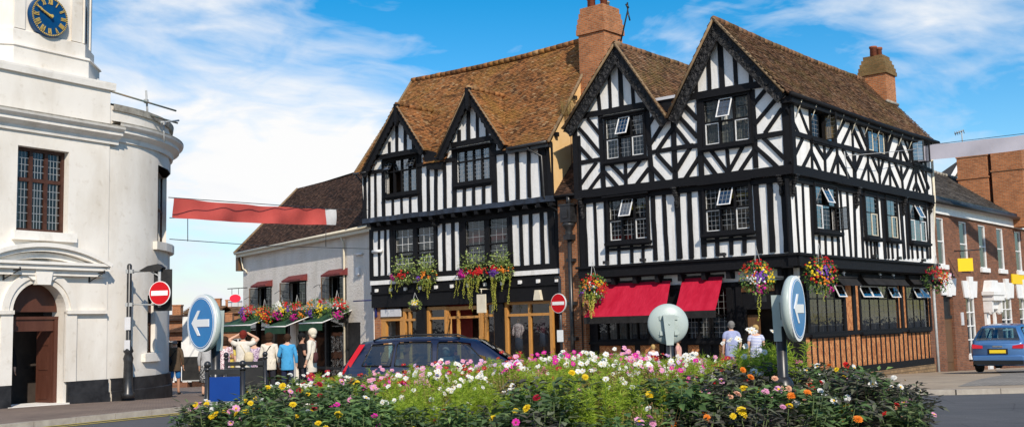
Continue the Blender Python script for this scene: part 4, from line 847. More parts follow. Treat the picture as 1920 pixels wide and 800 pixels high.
w = MB(); holed(w, UD, .1, zDF, zED, DW, 0); w.box(Dp(652, 600)[0], .1, 0, .3, -1.5, zDF); w.quad((UD, 0, -1.6), (UD, 8, -1.6), (UD, 8, zED), (UD, 0, zED)); w.build('front_wall', M['dash'], dsh)
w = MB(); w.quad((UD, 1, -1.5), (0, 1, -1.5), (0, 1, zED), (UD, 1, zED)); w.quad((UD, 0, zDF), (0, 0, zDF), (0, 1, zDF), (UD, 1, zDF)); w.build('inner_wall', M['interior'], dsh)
for k, r in enumerate(DW):
    wn = window(dsh, None, r, 0, cols=2, rows=(), lat=(2, 4), glass='glass', proud=.04, sill=0, special={(0, 0): 'left'}, white='oak_dark', fw=.07)
    h = MB(); u0, u1, z1 = r[0] - .22, r[1] + .22, r[3] + .1
    h.quad((u0, 0, z1 + .3), (u1, 0, z1 + .3), (u1, -.42, z1 + .05), (u0, -.42, z1 + .05)); h.quad((u0, -.42, z1 + .05), (u1, -.42, z1 + .05), (u1, -.42, z1 - .04), (u0, -.42, z1 - .04)); h.add([(u0, 0, z1 + .3), (u0, -.42, z1 + .05), (u0, -.42, z1 - .04), (u0, 0, z1 - .04)], [(0, 1, 2, 3)]); h.add([(u1, 0, z1 + .3), (u1, -.42, z1 + .05), (u1, -.42, z1 - .04), (u1, 0, z1 - .04)], [(0, 1, 2, 3)])
    h.build('hood', M['hood'], wn)
    br_ = MB(); ub = r[0] - .35; zz = r[2] + .5; br_.tube([(ub, -.02, zz + .2), (ub, -.5, zz + .25), (ub, -.75, zz + .1)], .015, 5); br_.tube([(ub, -.02, zz - .15), (ub, -.3, zz - .05), (ub, -.45, zz + .22)], .012, 5); br_.tube([(ub + .12 * math.cos(i * .6), -.3, zz + .1 + .12 * math.sin(i * .6)) for i in range(11)], .012, 5); br_.build('bracket', M['black_paint'], dsh)
# shopfront
us = [UD, Dp(543, 620)[0], Dp(561, 620)[0], Dp(606, 620)[0], Dp(652, 620)[0]]
sf = MB(); sf.box(UD, us[4], -.12, .1, zDF - .05, zDF + .4); 
for i in range(7): u = UD + (us[4] - UD) * i / 6; sf.box(u - .1, u + .1, -.08, .1, -1.6, zDF)
for z in (-.7, .7): sf.box(UD, us[4], -.05, .1, z - .06, z + .06)
sf.box(us[4] - .5, us[4] + .12, -.25, .1, zDF - .35, zDF + .28); sf.build('shopfront', M['black_plain'], dsh)
sf = MB(); sf.quad((UD, .05, -1.5), (us[4], .05, -1.5), (us[4], .05, zDF), (UD, .05, zDF)); sf.build('shop_glass', M['glass'], dsh)
sf = MB(); sf.box(Dp(549, 620)[0], Dp(560, 620)[0], -.15, .0, -1.6, zDF); sf.build('pale_pilaster', M['render'], dsh)
for xa, xb, yt_, x2, ybm in ((470, 533, 590, 505, 618), (518, 563, 585, 572, 618), (583, 641, 577, 606, 615)):
    pass
for k, (xf0, xf1, yb_, ytb) in enumerate(((441, 470, 617, 590), (497, 535, 620, 584), (561, 604, 613, 575))):
    pr_ = 1.5; a = D.p(xf0, yb_ - 8, -pr_); b = D.p(xf1, yb_ - 8, -pr_); zb2 = (a[1] + b[1]) / 2; u0, u1 = a[0], b[0]; w_ = MB()
    if k == 0: u0 = UD + .2
    z2 = zb2 + .55
    for i in range(6):
        t0, t1 = i / 6, (i + 1) / 6; w_.quad((u0, -pr_ * t0, z2 + (zb2 - z2) * t0), (u1, -pr_ * t0, z2 + (zb2 - z2) * t0), (u1, -pr_ * t1, z2 + (zb2 - z2) * t1), (u0, -pr_ * t1, z2 + (zb2 - z2) * t1))
    o_ = w_.build('awning', M['awning_green'], dsh); v = MB(); v.tube([(u0, -pr_, zb2), (u1, -pr_, zb2)], .035, 6); v.tube([(u1, -pr_, zb2), (u1, 0, z2)], .03, 6); v.build('rail', M['white_paint'], o_)
    v = MB(); v.box(u0, u1, -pr_ - .02, -pr_ + .0, zb2 - .36, zb2 - .05); v.build('valance', M['awning_green'], o_)
# roof: eave along the front, gable to the street end
hd = 3.6; rr2 = D.p(668, 322, hd); rl2 = D.p(590, 345, hd); zRD = (rr2[1] + rl2[1]) / 2; rdn('dash ridge', rr2, rl2, UD)
rk = MB(); uE = UD - .45; Lr = math.hypot(hd + .35, zRD - zED)
tiles(rk, (uE, -.35, zED + .05), (1, 0, 0), (0, hd + .35, zRD - zED), [(0, 0), (-uE + .1, 0), (-uE + 2.2, Lr), (0, Lr)], 0, 0, tw=.2, ga=.13, sag=lambda u, v: .16 * math.sin(PI * min(1, max(0, u / (-uE)))))
rk.quad((uE, hd, zRD), (2, hd, zRD), (2, 2 * hd + .3, zED), (uE, 2 * hd + .3, zED)); rd_ = rk.build('roof', M['tile_dark'], dsh)
v = MB(); v.tube([(uE, -.4, zED + .06), (uE, hd, zRD + .06)], .09, 6); v.tube([(uE, hd, zRD + .06), (uE, 2 * hd, zED)], .09, 6); v.build('verge', M['mortar'], rd_)
v = MB(); v.add([(UD, 0, zED), (UD, 2 * hd, zED), (UD, hd, zRD - .1)], [(0, 1, 2)]); v.box(uE, UD, -.3, .25, zED - 1.0, zED - .05); v.build('gable', M['oak_dark'], dsh)
v = MB(); v.box(uE + .1, .1, -.34, .02, zED - .2, zED - .02); v.tube([(uE + .1, -.4, zED + .02), (.1, -.4, zED + .02)], .07, 8); u = Dp(648, 440)[0]; v.tube([(u, -.35, zED), (u, -.1, zED - .5), (u, -.1, -1.4)], .055, 8); v.tube([(UD + .4, -.3, zED - .1), (UD + .4, -.15, zED - .9), (UD + .7, -.1, zED - 1.0), (UD + .7, 0, zED - 1.2)], .05, 6); v.build('gutter', M['cream'], rd_)
v = MB(); a = Dp(675, 476); v.tube([(a[0] - .35, -.06, a[1]), (a[0] + .35, -.06, a[1])], .06, 8); v.build('tube_lamp', M['white_paint'], dsh)
v = MB(); a = Dp(673, 507); v.box(a[0] - .16, a[0] + .16, -.1, 0, a[1] - .2, a[1] + .15); v.build('alarm_box', M['white_paint'], dsh)
q = MB(); a = C.p(681, 562, -.5); b = C.p(706, 562, .5); q.tube([(b[0] - 1.2, .2, a[1]), (b[0], .45, b[1])], .03, 6); q.box(b[0] - .05, b[0] + .04, .42, .5, b[1] - .75, b[1] + .15); q.build('sign_bracket', M['blue_iron'], shop)
# dark passage at the right end of the pebbledash wall
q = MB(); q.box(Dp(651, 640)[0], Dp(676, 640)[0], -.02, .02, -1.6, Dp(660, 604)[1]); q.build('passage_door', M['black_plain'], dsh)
# ================================================================== WHITE TOWN HALL: square front, round end, clock turret
eo = at(203, 470, 27.2); Eb = ground(eo.y) + .1
E_ = Plane((eo.x, eo.y), 32.4, Eb)
hall = thing('town_hall', 'white rendered town hall with arched doorway, rounded end and blue clock in its turret', 'town hall', (eo.x, eo.y, Eb), E_.rot)
Ep = bilin(E_, 0)
U0 = Ep(-90, 450)[0]
zCor = (Ep(0, 408)[1] + 0) and (Ep(100, 440)[1])
z_co = (Ep(0, 206)[1] + Ep(200, 240)[1]) / 2           # cornice under the parapet
z_pa = (Ep(0, 118)[1] + Ep(205, 157)[1]) / 2           # parapet top
EWr = rect(Ep, (33, 272), (130, 285), (31, 431), (127, 438))
du0, du1 = Ep(19, 700)[0], Ep(119, 700)[0]; zsp = (Ep(20, 598)[1] + Ep(118, 598)[1]) / 2; ztop = Ep(70, 529)[1]
rdn('HALL U0 %.2f co %.2f pa %.2f door %.2f %.2f spring %.2f top %.2f' % (U0, z_co, z_pa, du0, du1, zsp, ztop), EWr)
cu, rad = (du0 + du1) / 2, (du1 - du0) / 2
zspr = ztop - rad
NA = 20
w = MB()
holed(w, U0, du0 - .0, -.6, z_pa, [], 0); holed(w, du1, 0, -.6, z_pa, [EWr], 0); holed(w, du0, du1, ztop + .01, z_pa, [EWr], 0)
w2 = MB(); 
# redo as one sheet with both openings
w = MB(); holed(w, U0, 0, -.6, z_pa, [EWr, (du0, du1, -.6, ztop)], 0, .5)
arc = [(cu + rad * math.cos(PI * i / NA), zspr + rad * math.sin(PI * i / NA)) for i in range(NA + 1)]
for i in range(NA):
    a, b = arc[i], arc[i + 1]
    w.quad((a[0], 0, a[1]), (b[0], 0, b[1]), (b[0], 0, ztop), (a[0], 0, ztop)); w.quad((a[0], 0, a[1]), (b[0], 0, b[1]), (b[0], .5, b[1]), (a[0], .5, a[1]))
w.quad((0, 0, -.6), (0, 1.5, -.6), (0, 1.5, z_pa), (0, 0, z_pa)); w.quad((U0, 0, z_pa - .01), (0, 0, z_pa - .01), (0, 6, z_pa - .01), (U0, 6, z_pa - .01)); w.quad((0, 1.4, z_co), (0, 6, z_co), (0, 6, z_pa), (0, 1.4, z_pa))
w.build('front_wall', M['render'], hall)
# rounded end
RA = 4.25; ya = .05; cc = (0.0, ya + RA)
def arcpt(th, r): return (cc[0] + r * math.sin(th), cc[1] - r * math.cos(th))
NS = 40; thm = PI
def arcwall(mb, r, z0, z1, t0=-.0, t1=PI, n=NS, mi=0, smooth=True):
    vs = []; fs = []
    for i in range(n + 1):
        th = t0 + (t1 - t0) * i / n; x, y = arcpt(th, r); vs += [(x, y, z0), (x, y, z1)]
    for i in range(n): fs.append((2 * i, 2 * i + 2, 2 * i + 3, 2 * i + 1))
    mb.add(vs, fs, mi, smooth)
def arcring(mb, prof, t0=0, t1=PI, n=NS, mi=0):
    k = len(prof); vs = []; fs = []
    for i in range(n + 1):
        th = t0 + (t1 - t0) * i / n
        for r, z in prof: x, y = arcpt(th, r); vs.append((x, y, z))
    for i in range(n):
        for j in range(k - 1): fs.append((i * k + j, (i + 1) * k + j, (i + 1) * k + j + 1, i * k + j + 1))
    mb.add(vs, fs, mi, False)
# angular position of the window seen at the right edge
def ang_of(px):
    best = None
    for i in range(400):
        th = .3 + 1.2 * i / 400; x, y = arcpt(th, RA); q = E_.o + E_.d * x + E_.n * y - EYE; sx_ = 960 + F * q.dot(RT) / q.dot(FW)
        if best is None or abs(sx_ - px) < best[0]: best = (abs(sx_ - px), th, sx_)
    return best[1]
zs_ = lambda th, x, y: None
tw0, tw1 = ang_of(292), ang_of(309)
zco2 = at(262, 262, 29.5).z - Eb; zpa2 = at(262, 228, 29.5).z - Eb
wz0, wz1 = at(300, 458, 30.0).z - Eb, at(300, 318, 30.0).z - Eb
lz0, lz1 = at(292, 660, 29.6).z - Eb, at(292, 555, 29.6).z - Eb
rdn('arc', tw0, tw1, zco2, zpa2, wz0, wz1)
tw1 = max(tw1, tw0 + .14); tl0, tl1 = tw0 - .1, tw0 + .0
w = MB()
arcwall(w, RA, -.6, zpa2, 0, tl0 - .02 if False else tw0 - .12); 
def cell(t0, t1, holes):
    zs2 = sorted({-.6, zpa2} | {h[0] for h in holes} | {h[1] for h in holes})
    for a, b in zip(zs2, zs2[1:]):
        if not any(h[0] <= a and b <= h[1] for h in holes): arcwall(w, RA, a, b, t0, t1, 3)
cell(tw0 - .12, tw0 - .02, [(lz0, lz1)]); cell(tw0 - .02, tw0, []); cell(tw0, tw1, [(wz0, wz1)]); arcwall(w, RA, -.6, zpa2, tw1, PI, 30)
w.build('round_wall', M['render'], hall)
for (t0, t1, z0, z1) in ((tw0, tw1, wz0, wz1), (tw0 - .12, tw0 - .02, lz0, lz1)):
    f = MB(); p0, p1 = Vector(arcpt(t0, RA - .14)), Vector(arcpt(t1, RA - .14)); dd = p1 - p0
    def fb(s0, s1, za, zb): f.tube([(p0 + dd * (s0 + s1) / 2).to_3d() + Vector((0, 0, za)), (p0 + dd * (s0 + s1) / 2).to_3d() + Vector((0, 0, zb))], .035, 4)
    for s in (0.05, .5, .95): fb(s, s, z0, z1)
    for z in (z0 + .03, (z0 + z1) / 2, z1 - .03): f.tube([(p0.x, p0.y, z), (p1.x, p1.y, z)], .035, 4)
    o_ = f.build('window', M['brown_win'], hall); g = MB(); g.quad((p0.x, p0.y, z0), (p1.x, p1.y, z0), (p1.x, p1.y, z1), (p0.x, p0.y, z1)); g.build('pane', M['glass'], o_)
    s = MB(); arcring(s, [(RA + .01, z0 - .22), (RA + .12, z0 - .22), (RA + .12, z0), (RA - .1, z0 + .01)], t0 - .06, t1 + .06, 5)
    for th in (t0 - .06, t1 + .06):
        s.add([(*arcpt(th, RA), z0 - .22), (*arcpt(th, RA + .12), z0 - .22), (*arcpt(th, RA + .12), z0), (*arcpt(th, RA), z0)], [(0, 1, 2, 3)])
    s.build('sill', M['render'], o_)
    rv = MB(); 
    for th in (t0, t1): rv.quad((*arcpt(th, RA), z0), (*arcpt(th, RA - .16), z0), (*arcpt(th, RA - .16), z1), (*arcpt(th, RA), z1))
    rv.build('reveal', M['render'], o_)
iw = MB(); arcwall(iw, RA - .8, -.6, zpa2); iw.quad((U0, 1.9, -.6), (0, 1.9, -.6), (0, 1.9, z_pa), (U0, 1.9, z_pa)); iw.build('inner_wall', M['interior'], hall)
cp = MB(); cp.add([(*arcpt(PI * i / NS, RA), zpa2 - .02) for i in range(NS + 1)], [tuple(range(NS + 1))]); cp.quad((-2, ya, zpa2 - .02), (0, ya, zpa2 - .02), (0, ya + 2 * RA, zpa2 - .02), (-2, ya + 2 * RA, zpa2 - .02)); cp.build('flat_roof', M['lead_cap'], hall)
# mouldings
def strip(prof, u0, u1, name, mat, par, cap=True):
    mb = MB(); k = len(prof); vs = [(u0, -r, z) for r, z in prof] + [(u1, -r, z) for r, z in prof]
    mb.add(vs, [(j, j + 1, k + j + 1, k + j) for j in range(k - 1)] + [tuple(range(k)), tuple(range(2 * k - 1, k - 1, -1))]); return mb.build(name, M[mat], par)
co_prof = lambda r, z: [(r, z - .42), (r + .06, z - .42), (r + .08, z - .3), (r + .2, z - .22), (r + .24, z - .2), (r + .24, z - .12), (r + .34, z - .05), (r + .36, z), (r, z + .05)]
strip(co_prof(0, z_co), U0, .22, 'cornice', 'render_trim', hall)
strip([(0, z_co + .04), (.34, z_co - .003), (.35, z_co + .04), (0, z_co + .12)], U0, .2, 'cornice_capping', 'lead_cap', hall)
strip([(-.02, z_pa - .16), (.08, z_pa - .16), (.1, z_pa - .02), (.1, z_pa + .03), (-.4, z_pa + .06)], U0, .1, 'parapet_coping', 'render_trim', hall)
cm = MB(); arcring(cm, co_prof(RA, zco2), .02, PI); cm.build('round_cornice', M['render_trim'], hall)
cm = MB(); arcring(cm, [(RA, zco2 + .045), (RA + .35, zco2 - .004), (RA + .36, zco2 + .04), (RA, zco2 + .12)], .02, PI); cm.build('round_cornice_capping', M['lead_cap'], hall)
cm = MB(); arcring(cm, [(RA - .02, zpa2 - .12), (RA + .06, zpa2 - .12), (RA + .08, zpa2 + .04), (RA - .35, zpa2 + .06)], .02, PI); cm.build('round_coping', M['lead_cap'], hall)
zbk = (Ep(20, 722)[1] + Ep(130, 714)[1]) / 2
bd = MB(); bd.box(U0, du0 - .0, -.06, .1, -.6, zbk); bd.box(du1 + .08, .02, -.06, .1, -.6, zbk); bd.box(U0, du0 - .02, -.1, .1, -.6, zbk * .42); bd.box(du1 + .1, .04, -.1, .1, -.6, zbk * .42); arcring(bd, [(RA + .1, -.6), (RA + .1, zbk * .42), (RA + .06, zbk * .46), (RA + .06, zbk), (RA - .05, zbk + .01)], .03, PI); bd.build('black_base_band', M['black_band'], hall)
window(hall, None, (EWr[0] + .08, EWr[1] - .08, EWr[2] + .08, EWr[3] - .08), .22, cols=3, rows=(.63,), lat2=[(4, 6), (4, 4)], frame='brown_win', mw=.09, fw=.08, sill=0, proud=.03, lead='lead', cw=.016)
sl_ = MB(); sl_.box(EWr[0] - .12, EWr[1] + .18, -.13, .2, EWr[2] - .22, EWr[2] - .005); sl_.build('window_sill', M['render_trim'], hall)
# door surround
ar = MB()
def arch(mb, r0, r1, y0, y1, t0=0, t1=PI, cz=zspr, cx=cu, n=26):
    P_ = [(cx + r * math.cos(t0 + (t1 - t0) * i / n), cz + r * math.sin(t0 + (t1 - t0) * i / n)) for r in (r0, r1) for i in range(n + 1)]
    for i in range(n): mb.prism([P_[i], P_[i + 1], P_[n + 2 + i], P_[n + 1 + i]], y0, y1)
arch(ar, rad + .0, rad + .12, -.05, .02); arch(ar, rad + .121, rad + .3, -.09, .02)
for s, u in ((-1, du0), (1, du1)):
    a, b = (u - .3, u) if s < 0 else (u, u + .3); ar.box(a, b, -.07, .02, zbk, zspr)
    ar.box(min(u, u + s * 1.15), max(u, u + s * 1.15), -.12, .02, zspr - .06, zspr + .03)
ar.build('arch_moulding', M['render'], hall)
zpd = (Ep(0, 494)[1] + Ep(185, 505)[1]) / 2; ul, ur = Ep(-60, 500)[0], Ep(190, 500)[0]; ul = 2 * cu - ur
pd = MB(); pd.box(ul, ur, -.16, .02, zpd - .22, zpd - .08); pd.box(ul - .06, ur + .06, -.26, .02, zpd - .079, zpd + .03); pd.box(ul - .1, ur + .1, -.32, .02, zpd + .031, zpd + .1)
hgt = Ep(85, 457)[1] - zpd - .1; half = (ur - ul) / 2 + .1; Rs = (half * half + hgt * hgt) / (2 * hgt); t_ = math.asin(half / Rs); czz = zpd + .1 + hgt - Rs
arch(pd, Rs - .2, Rs - .1, -.26, .02, PI / 2 - t_ * .98, PI / 2 + t_ * .98, czz, cu); arch(pd, Rs - .099, Rs, -.34, .02, PI / 2 - t_, PI / 2 + t_, czz, cu); arch(pd, Rs - .36, Rs - .22, -.12, .02, PI / 2 - t_ * .9, PI / 2 + t_ * .9, czz, cu)
pd.build('segmental_pediment', M['render_trim'], hall)
ks = MB(); ks.prism([(cu - .17, ztop - .06), (cu + .17, ztop - .06), (cu + .27, zpd + .1), (cu - .27, zpd + .1)], -.2, .0); ks.prism([(cu - .26, ztop + .05), (cu + .26, ztop + .05), (cu + .4, zpd - .23), (cu - .4, zpd - .23)], -.13, .0); ks.build('keystone', M['render_trim'], hall)
dd_ = MB(); dd_.box(du0, du1, .28, .36, zsp - .28, zsp + .0); dd_.box(du0, du1, .24, .36, zsp, zsp + .07)
pts = [(cu + (rad - .005) * math.cos(PI * i / 24), max(zsp + .07, zspr + (rad - .005) * math.sin(PI * i / 24))) for i in range(25)]; dd_.prism(pts, .3, .36)
dd_.box(du0 + .0, du0 + .1, .25, .37, -.1, zsp); dd_.box(du1 - .1, du1, .25, .37, -.1, zsp); dd_.build('door_frame', M['brown_paint'], hall)
dl = MB(); a = Vector((du1 - .1, .32)); b = Vector((du1 - .1, .92)); dv = b - a; nv = Vector((-dv.y, dv.x)).normalized() * .05
def slab(s0, s1, z0, z1, o0, o1):
    p, q = a + dv * s0, a + dv * s1; V_ = [(p + nv * o0), (q + nv * o0), (q + nv * o1), (p + nv * o1)]
    dl.add([(v.x, v.y, z) for z in (z0, z1) for v in V_], [(0, 1, 2, 3), (4, 5, 6, 7), (0, 1, 5, 4), (1, 2, 6, 5), (2, 3, 7, 6), (3, 0, 4, 7)])
slab(0, 1, 0, zsp - .28, -.5, .5)
for z0, z1 in ((.15, .7), (.85, 1.3), (1.45, zsp - .4)): slab(.2, .8, z0, z1, .4, .8); slab(.2, .8, z0, z1, -.8, -.4)
dl.build('door', M['brown_paint'], hall)
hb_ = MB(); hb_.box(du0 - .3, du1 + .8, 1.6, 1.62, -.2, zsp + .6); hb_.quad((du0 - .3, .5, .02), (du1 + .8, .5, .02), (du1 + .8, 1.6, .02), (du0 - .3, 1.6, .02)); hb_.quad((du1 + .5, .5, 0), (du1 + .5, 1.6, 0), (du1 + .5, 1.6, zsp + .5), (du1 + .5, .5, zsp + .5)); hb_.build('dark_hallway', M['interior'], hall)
st_ = MB(); st_.box(du0 - .1, du1 + .1, -.12, .9, -.5, .06); st_.build('doorstep', M['render_trim'], hall)
for x, y in ((6, 515), (167, 520)):
    u, z = Ep(x, y); k = MB(); k.box(u - .015, u + .015, -.03, 0, z - .12, z + .12); k.tube([(u, -.02, z - .1), (u + .25, -.25, z + .12)], .014, 5); k.tube([(u, -.02, z + .1), (u + .25, -.25, z + .12)], .012, 5); k.lathe([(.03, 0), (.03, .08)], (u + .25, -.25, z + .1), 6); k.build('lamp_bracket', M['black_paint'], hall)
# turret: an octagon with wide faces to the front
th0 = Ep(150, 90)[0]
Tf = .35                                           # its front face stands back from the parapet
Tp = bilin(E_, Tf); tl, tr_ = Tp(22, 105)[0], Tp(152, 128)[0]; ch_ = 1.05; zt0 = z_pa + .02; ztt = zt0 + 6.5
def octo(e, z): 
    w_ = tr_ - tl; y0, y1 = Tf - e, Tf + w_ + 2 * ch_ * .7 + e; k = ch_ * .72
    return [(tl - e * .4, y0, z), (tr_ + e * .4, y0, z), (tr_ + k + e, y0 + k, z), (tr_ + k + e, y1 - k, z), (tr_ + e * .4, y1, z), (tl - e * .4, y1, z), (tl - k - e, y1 - k, z), (tl - k - e, y0 + k, z)]
def octloft(levels, name, mat):
    mb = MB(); vs = []; fs = []
    for e, z in levels: vs += octo(e, z)
    for i in range(len(levels) - 1):
        for j in range(8): fs.append((i * 8 + j, i * 8 + (j + 1) % 8, (i + 1) * 8 + (j + 1) % 8, (i + 1) * 8 + j))
    fs.append(tuple(range((len(levels) - 1) * 8, len(levels) * 8))); mb.add(vs, fs); return mb.build(name, M[mat], hall)
octloft([(.2, zt0), (.2, zt0 + .5), (.24, zt0 + .52), (.22, zt0 + .58), (.1, zt0 + .62), (.1, zt0 + .95), (.0, zt0 + 1.0), (0, ztt), (.2, ztt + .05), (.25, ztt + .3)], 'turret', 'render')
pb_ = MB(); w_ = tr_ - tl
for a, b in ((tl + .02, tl + .3), (tr_ - .32, tr_ - .02)): pb_.box(a, b, Tf - .05, Tf + .02, zt0 + 1.0, ztt)
k = ch_ * .72
for t0, t1 in ((.0, .14), (.86, 1.0)):
    p, q = Vector((tr_ + k * t0, Tf + k * t0)), Vector((tr_ + k * t1, Tf + k * t1)); n_ = Vector((.05, -.05))
    pb_.add([(p.x, p.y, zt0 + 1), (q.x, q.y, zt0 + 1), (q.x + n_.x, q.y + n_.y, zt0 + 1), (p.x + n_.x, p.y + n_.y, zt0 + 1), (p.x, p.y, ztt), (q.x, q.y, ztt), (q.x + n_.x, q.y + n_.y, ztt), (p.x + n_.x, p.y + n_.y, ztt)], [(0, 1, 2, 3), (4, 5, 6, 7), (0, 1, 5, 4), (1, 2, 6, 5), (2, 3, 7, 6), (3, 0, 4, 7)])
pb_.build('pilaster', M['render'], hall)
lv = MB(); z0, z1 = at(151, 97, 28.2).z - Eb, at(151, 30, 28.2).z - Eb
for t0, t1, e, za, zb in ((.36, .64, .012, z0, z1),):
    p, q = Vector((tr_ + k * t0 + e, Tf + k * t0 - e)), Vector((tr_ + k * t1 + e, Tf + k * t1 - e)); m_ = (p + q) / 2
    pts = [(p, za), (q, za), (q, zb - .15), (m_ + (q - m_) * .5, zb - .03), (m_, zb), (m_ + (p - m_) * .5, zb - .03), (p, zb - .15)]; lv.add([(v.x, v.y, z) for v, z in pts], [tuple(range(7))])
lv.build('louvre_slit', M['interior'], hall)
# clock
cu_, cz_ = Tp(85, 34); Rc = .5 * (Tp(85, -4)[1] - Tp(85, 73)[1]) * .985; yc = Tf - .05
ck = MB(); ck.lathe([(Rc * .99, 0), (Rc, .12), (Rc * .97, .16), (.01, .16)], (cu_, yc + .02, cz_), 48, 0, False, axis=(0, -1, 0)); clock = ck.build('clock', M['clock_blue'], hall)
yf = yc - .145
nm = MB()
def stroke(p, q, w, yy=yf): nm.bar((cu_ + p[0], cz_ + p[1]), (cu_ + q[0], cz_ + q[1]), w, yy - .012, yy + .01)
ROM = ['XII', 'I', 'II', 'III', 'IIII', 'V', 'VI', 'VII', 'VIII', 'IX', 'X', 'XI']
kk = [0]
for h, s in enumerate(ROM):
    a = PI / 2 - h * PI / 6; c = Vector((math.cos(a), math.sin(a))) * Rc * .72; up = c.normalized(); rt = Vector((up.y, -up.x))
    ws = {'I': .06, 'V': .14, 'X': .14}; tot = sum(ws[x] for x in s); x0 = -tot / 2; H = Rc * .13
    sc = Rc * .92
    for chx in s:
        wd = ws[chx] * sc; xc = x0 * sc + wd / 2; kk[0] += 1; yy = yf - .0013 * (kk[0] % 9)
        def Pn(dx, dy): v = c + rt * (xc + dx) + up * dy; return (v.x, v.y)
        if chx == 'I': stroke(Pn(0, -H), Pn(0, H), .035 * sc, yy)
        if chx == 'V': stroke(Pn(-wd * .34, H), Pn(0, -H), .034 * sc, yy); stroke(Pn(wd * .34, H), Pn(0, -H), .02 * sc, yy - .0006)
        if chx == 'X': stroke(Pn(-wd * .36, H), Pn(wd * .36, -H), .034 * sc, yy); stroke(Pn(wd * .36, H), Pn(-wd * .36, -H), .02 * sc, yy - .0006)
        x0 += ws[chx]
nm.build('numerals', M['gold'], clock)
nm = MB(); n = 60
for i in range(n): a = 2 * PI * i / n; stroke((Rc * .88 * math.cos(a), Rc * .88 * math.sin(a)), (Rc * .95 * math.cos(a), Rc * .95 * math.sin(a)), Rc * (.045 if i % 5 else .06), yf)
nm.build('minute_ring', M['gold'], clock)
for L_, w0, hr, yy in ((.78, .05, 49.2 / 60 * 12, -.05), (.5, .09, 9.82, -.035)):
    a = PI / 2 - hr * PI / 6; d_ = Vector((math.cos(a), math.sin(a))); nm = MB(); nm.bar((cu_ - d_.x * .1 * Rc, cz_ - d_.y * .1 * Rc), (cu_ + d_.x * L_ * Rc, cz_ + d_.y * L_ * Rc), w0 * Rc * 1.5, yf + yy - .012, yf + yy + .012, 0, 0, w0 * Rc * .7); nm.lathe([(.08 * Rc, 0), (.08 * Rc, .03)], (cu_, yf + yy - .014, cz_), 12, 0, False, axis=(0, -1, 0))
    q = Vector((-d_.y, d_.x)); e = d_ * (L_ * Rc * .72); nm.bar((cu_ + e.x - q.x * .05 * Rc, cz_ + e.y - q.y * .05 * Rc), (cu_ + e.x + q.x * .05 * Rc, cz_ + e.y + q.y * .05 * Rc), .05 * Rc, yf + yy - .013, yf + yy + .011); nm.build('clock_hand', M['gold'], clock)
# scaffold guard rail on the flat roof
gr = thing('roof_guard_rail', 'scaffold tube guard rail standing on the rounded white roof', 'guard rail', (at(275, 215, 29.5).x, at(275, 215, 29.5).y, Eb + zpa2)); L = gr.location
def pxs(L_): return [at(x, y, Y) - L for x, y, Y in L_]
def rail(name, pts, r, mat='scaffold'): q = MB(); q.tube(pxs(pts), r, 8); q.build(name, M[mat], gr)
rail('rail', [(196, 168, 27.4), (330, 208, 29.3)], .026); rail('rail', [(196, 192, 27.4), (333, 231, 29.3)], .026)
rail('upright', [(274, 170, 28.6), (277, 222, 28.6)], .028, 'iron'); rail('upright', [(306, 228, 28.7), (308, 266, 28.7)], .028, 'iron'); rail('outrigger', [(302, 230, 28.4), (335, 226, 29.6)], .026, 'iron'); rail('upright', [(184, 148, 27), (185, 170, 27)], .03, 'iron')
for x, y in ((274, 190), (277, 214), (306, 231)):
    q = MB(); c = at(x, y, 28.55) - L; q.box(c.x - .05, c.x + .05, c.y - .05, c.y + .05, c.z - .05, c.z + .05); q.build('coupler', M['iron'], gr)
# ================================================================== BROWN BRICK HOUSE to the right
fo = B.o + B.d * (UB + .3) + B.n * .45
Fh = Plane((fo.x, fo.y), 40, ground(fo.y)); Fb = ground(fo.y)
fh = thing('brick_town_house', 'long brown brick house with white sash windows and white eaves board', 'house', (fo.x, fo.y, Fb), Fh.rot)
Fp = bilin(Fh, 0); UFv = 16.0
zFe = (Fp(1760, 400)[1] + Fp(1900, 426)[1]) / 2; zFt = (Fp(1765, 388)[1] + Fp(1900, 416)[1]) / 2
FW2 = [rect(Fp, (x0, y0), (x1, y0 + 2), (x0 + 2, y1), (x1 + 2, y1 + 1)) for x0, x1, y0, y1 in ((1757, 1770, 412, 497), (1799, 1813, 417, 498), (1835, 1848, 421, 501), (1869, 1881, 425, 504), (1903, 1914, 430, 507))]
FW1 = [rect(Fp, (x0, y0), (x1, y0 + 2), (x0 + 2, y1), (x1 + 2, y1 - 2)) for x0, x1, y0, y1 in ((1813, 1829, 556, 665), (1878, 1898, 557, 640), (1912, 1930, 558, 640))]
dF = (Fp(1774, 640)[0], Fp(1792, 640)[0], -1.4, Fp(1782, 553)[1]); dF2 = (Fp(1853, 640)[0], Fp(1864, 640)[0], -1.4, Fp(1858, 575)[1])
avg = lambda L_, i: sum(r[i] for r in L_) / len(L_)
FW2 = [(a, b, avg(FW2, 2), avg(FW2, 3)) for a, b, c, d in FW2]; zt1 = avg(FW1, 3); FW1 = [(a, b, FW1[0][2] if i == 0 else FW1[1][2], zt1) for i, (a, b, c, d) in enumerate(FW1)]
rdn('F', Fh.o, zFe, FW2[0], FW1[0], dF)
for k in range(2): FW2.append((FW2[-1][0] + 3.1, FW2[-1][1] + 3.1, *FW2[0][2:]))
w = MB(); holed(w, -.3, UFv, -1.6, zFe, FW2 + FW1 + [dF, dF2], 0, .22); w.quad((UFv, 0, -1.6), (UFv, 7, -1.6), (UFv, 7, zFe), (UFv, 0, zFe)); w.build('front_wall', M['brick_dark'], fh)
w = MB(); w.quad((0, 1.3, -1.6), (UFv, 1.3, -1.6), (UFv, 1.3, zFe), (0, 1.3, zFe)); w.quad((0, .3, 2.9), (UFv, .3, 2.9), (UFv, 1.3, 2.9), (0, 1.3, 2.9)); w.build('inner_wall', M['interior'], fh)
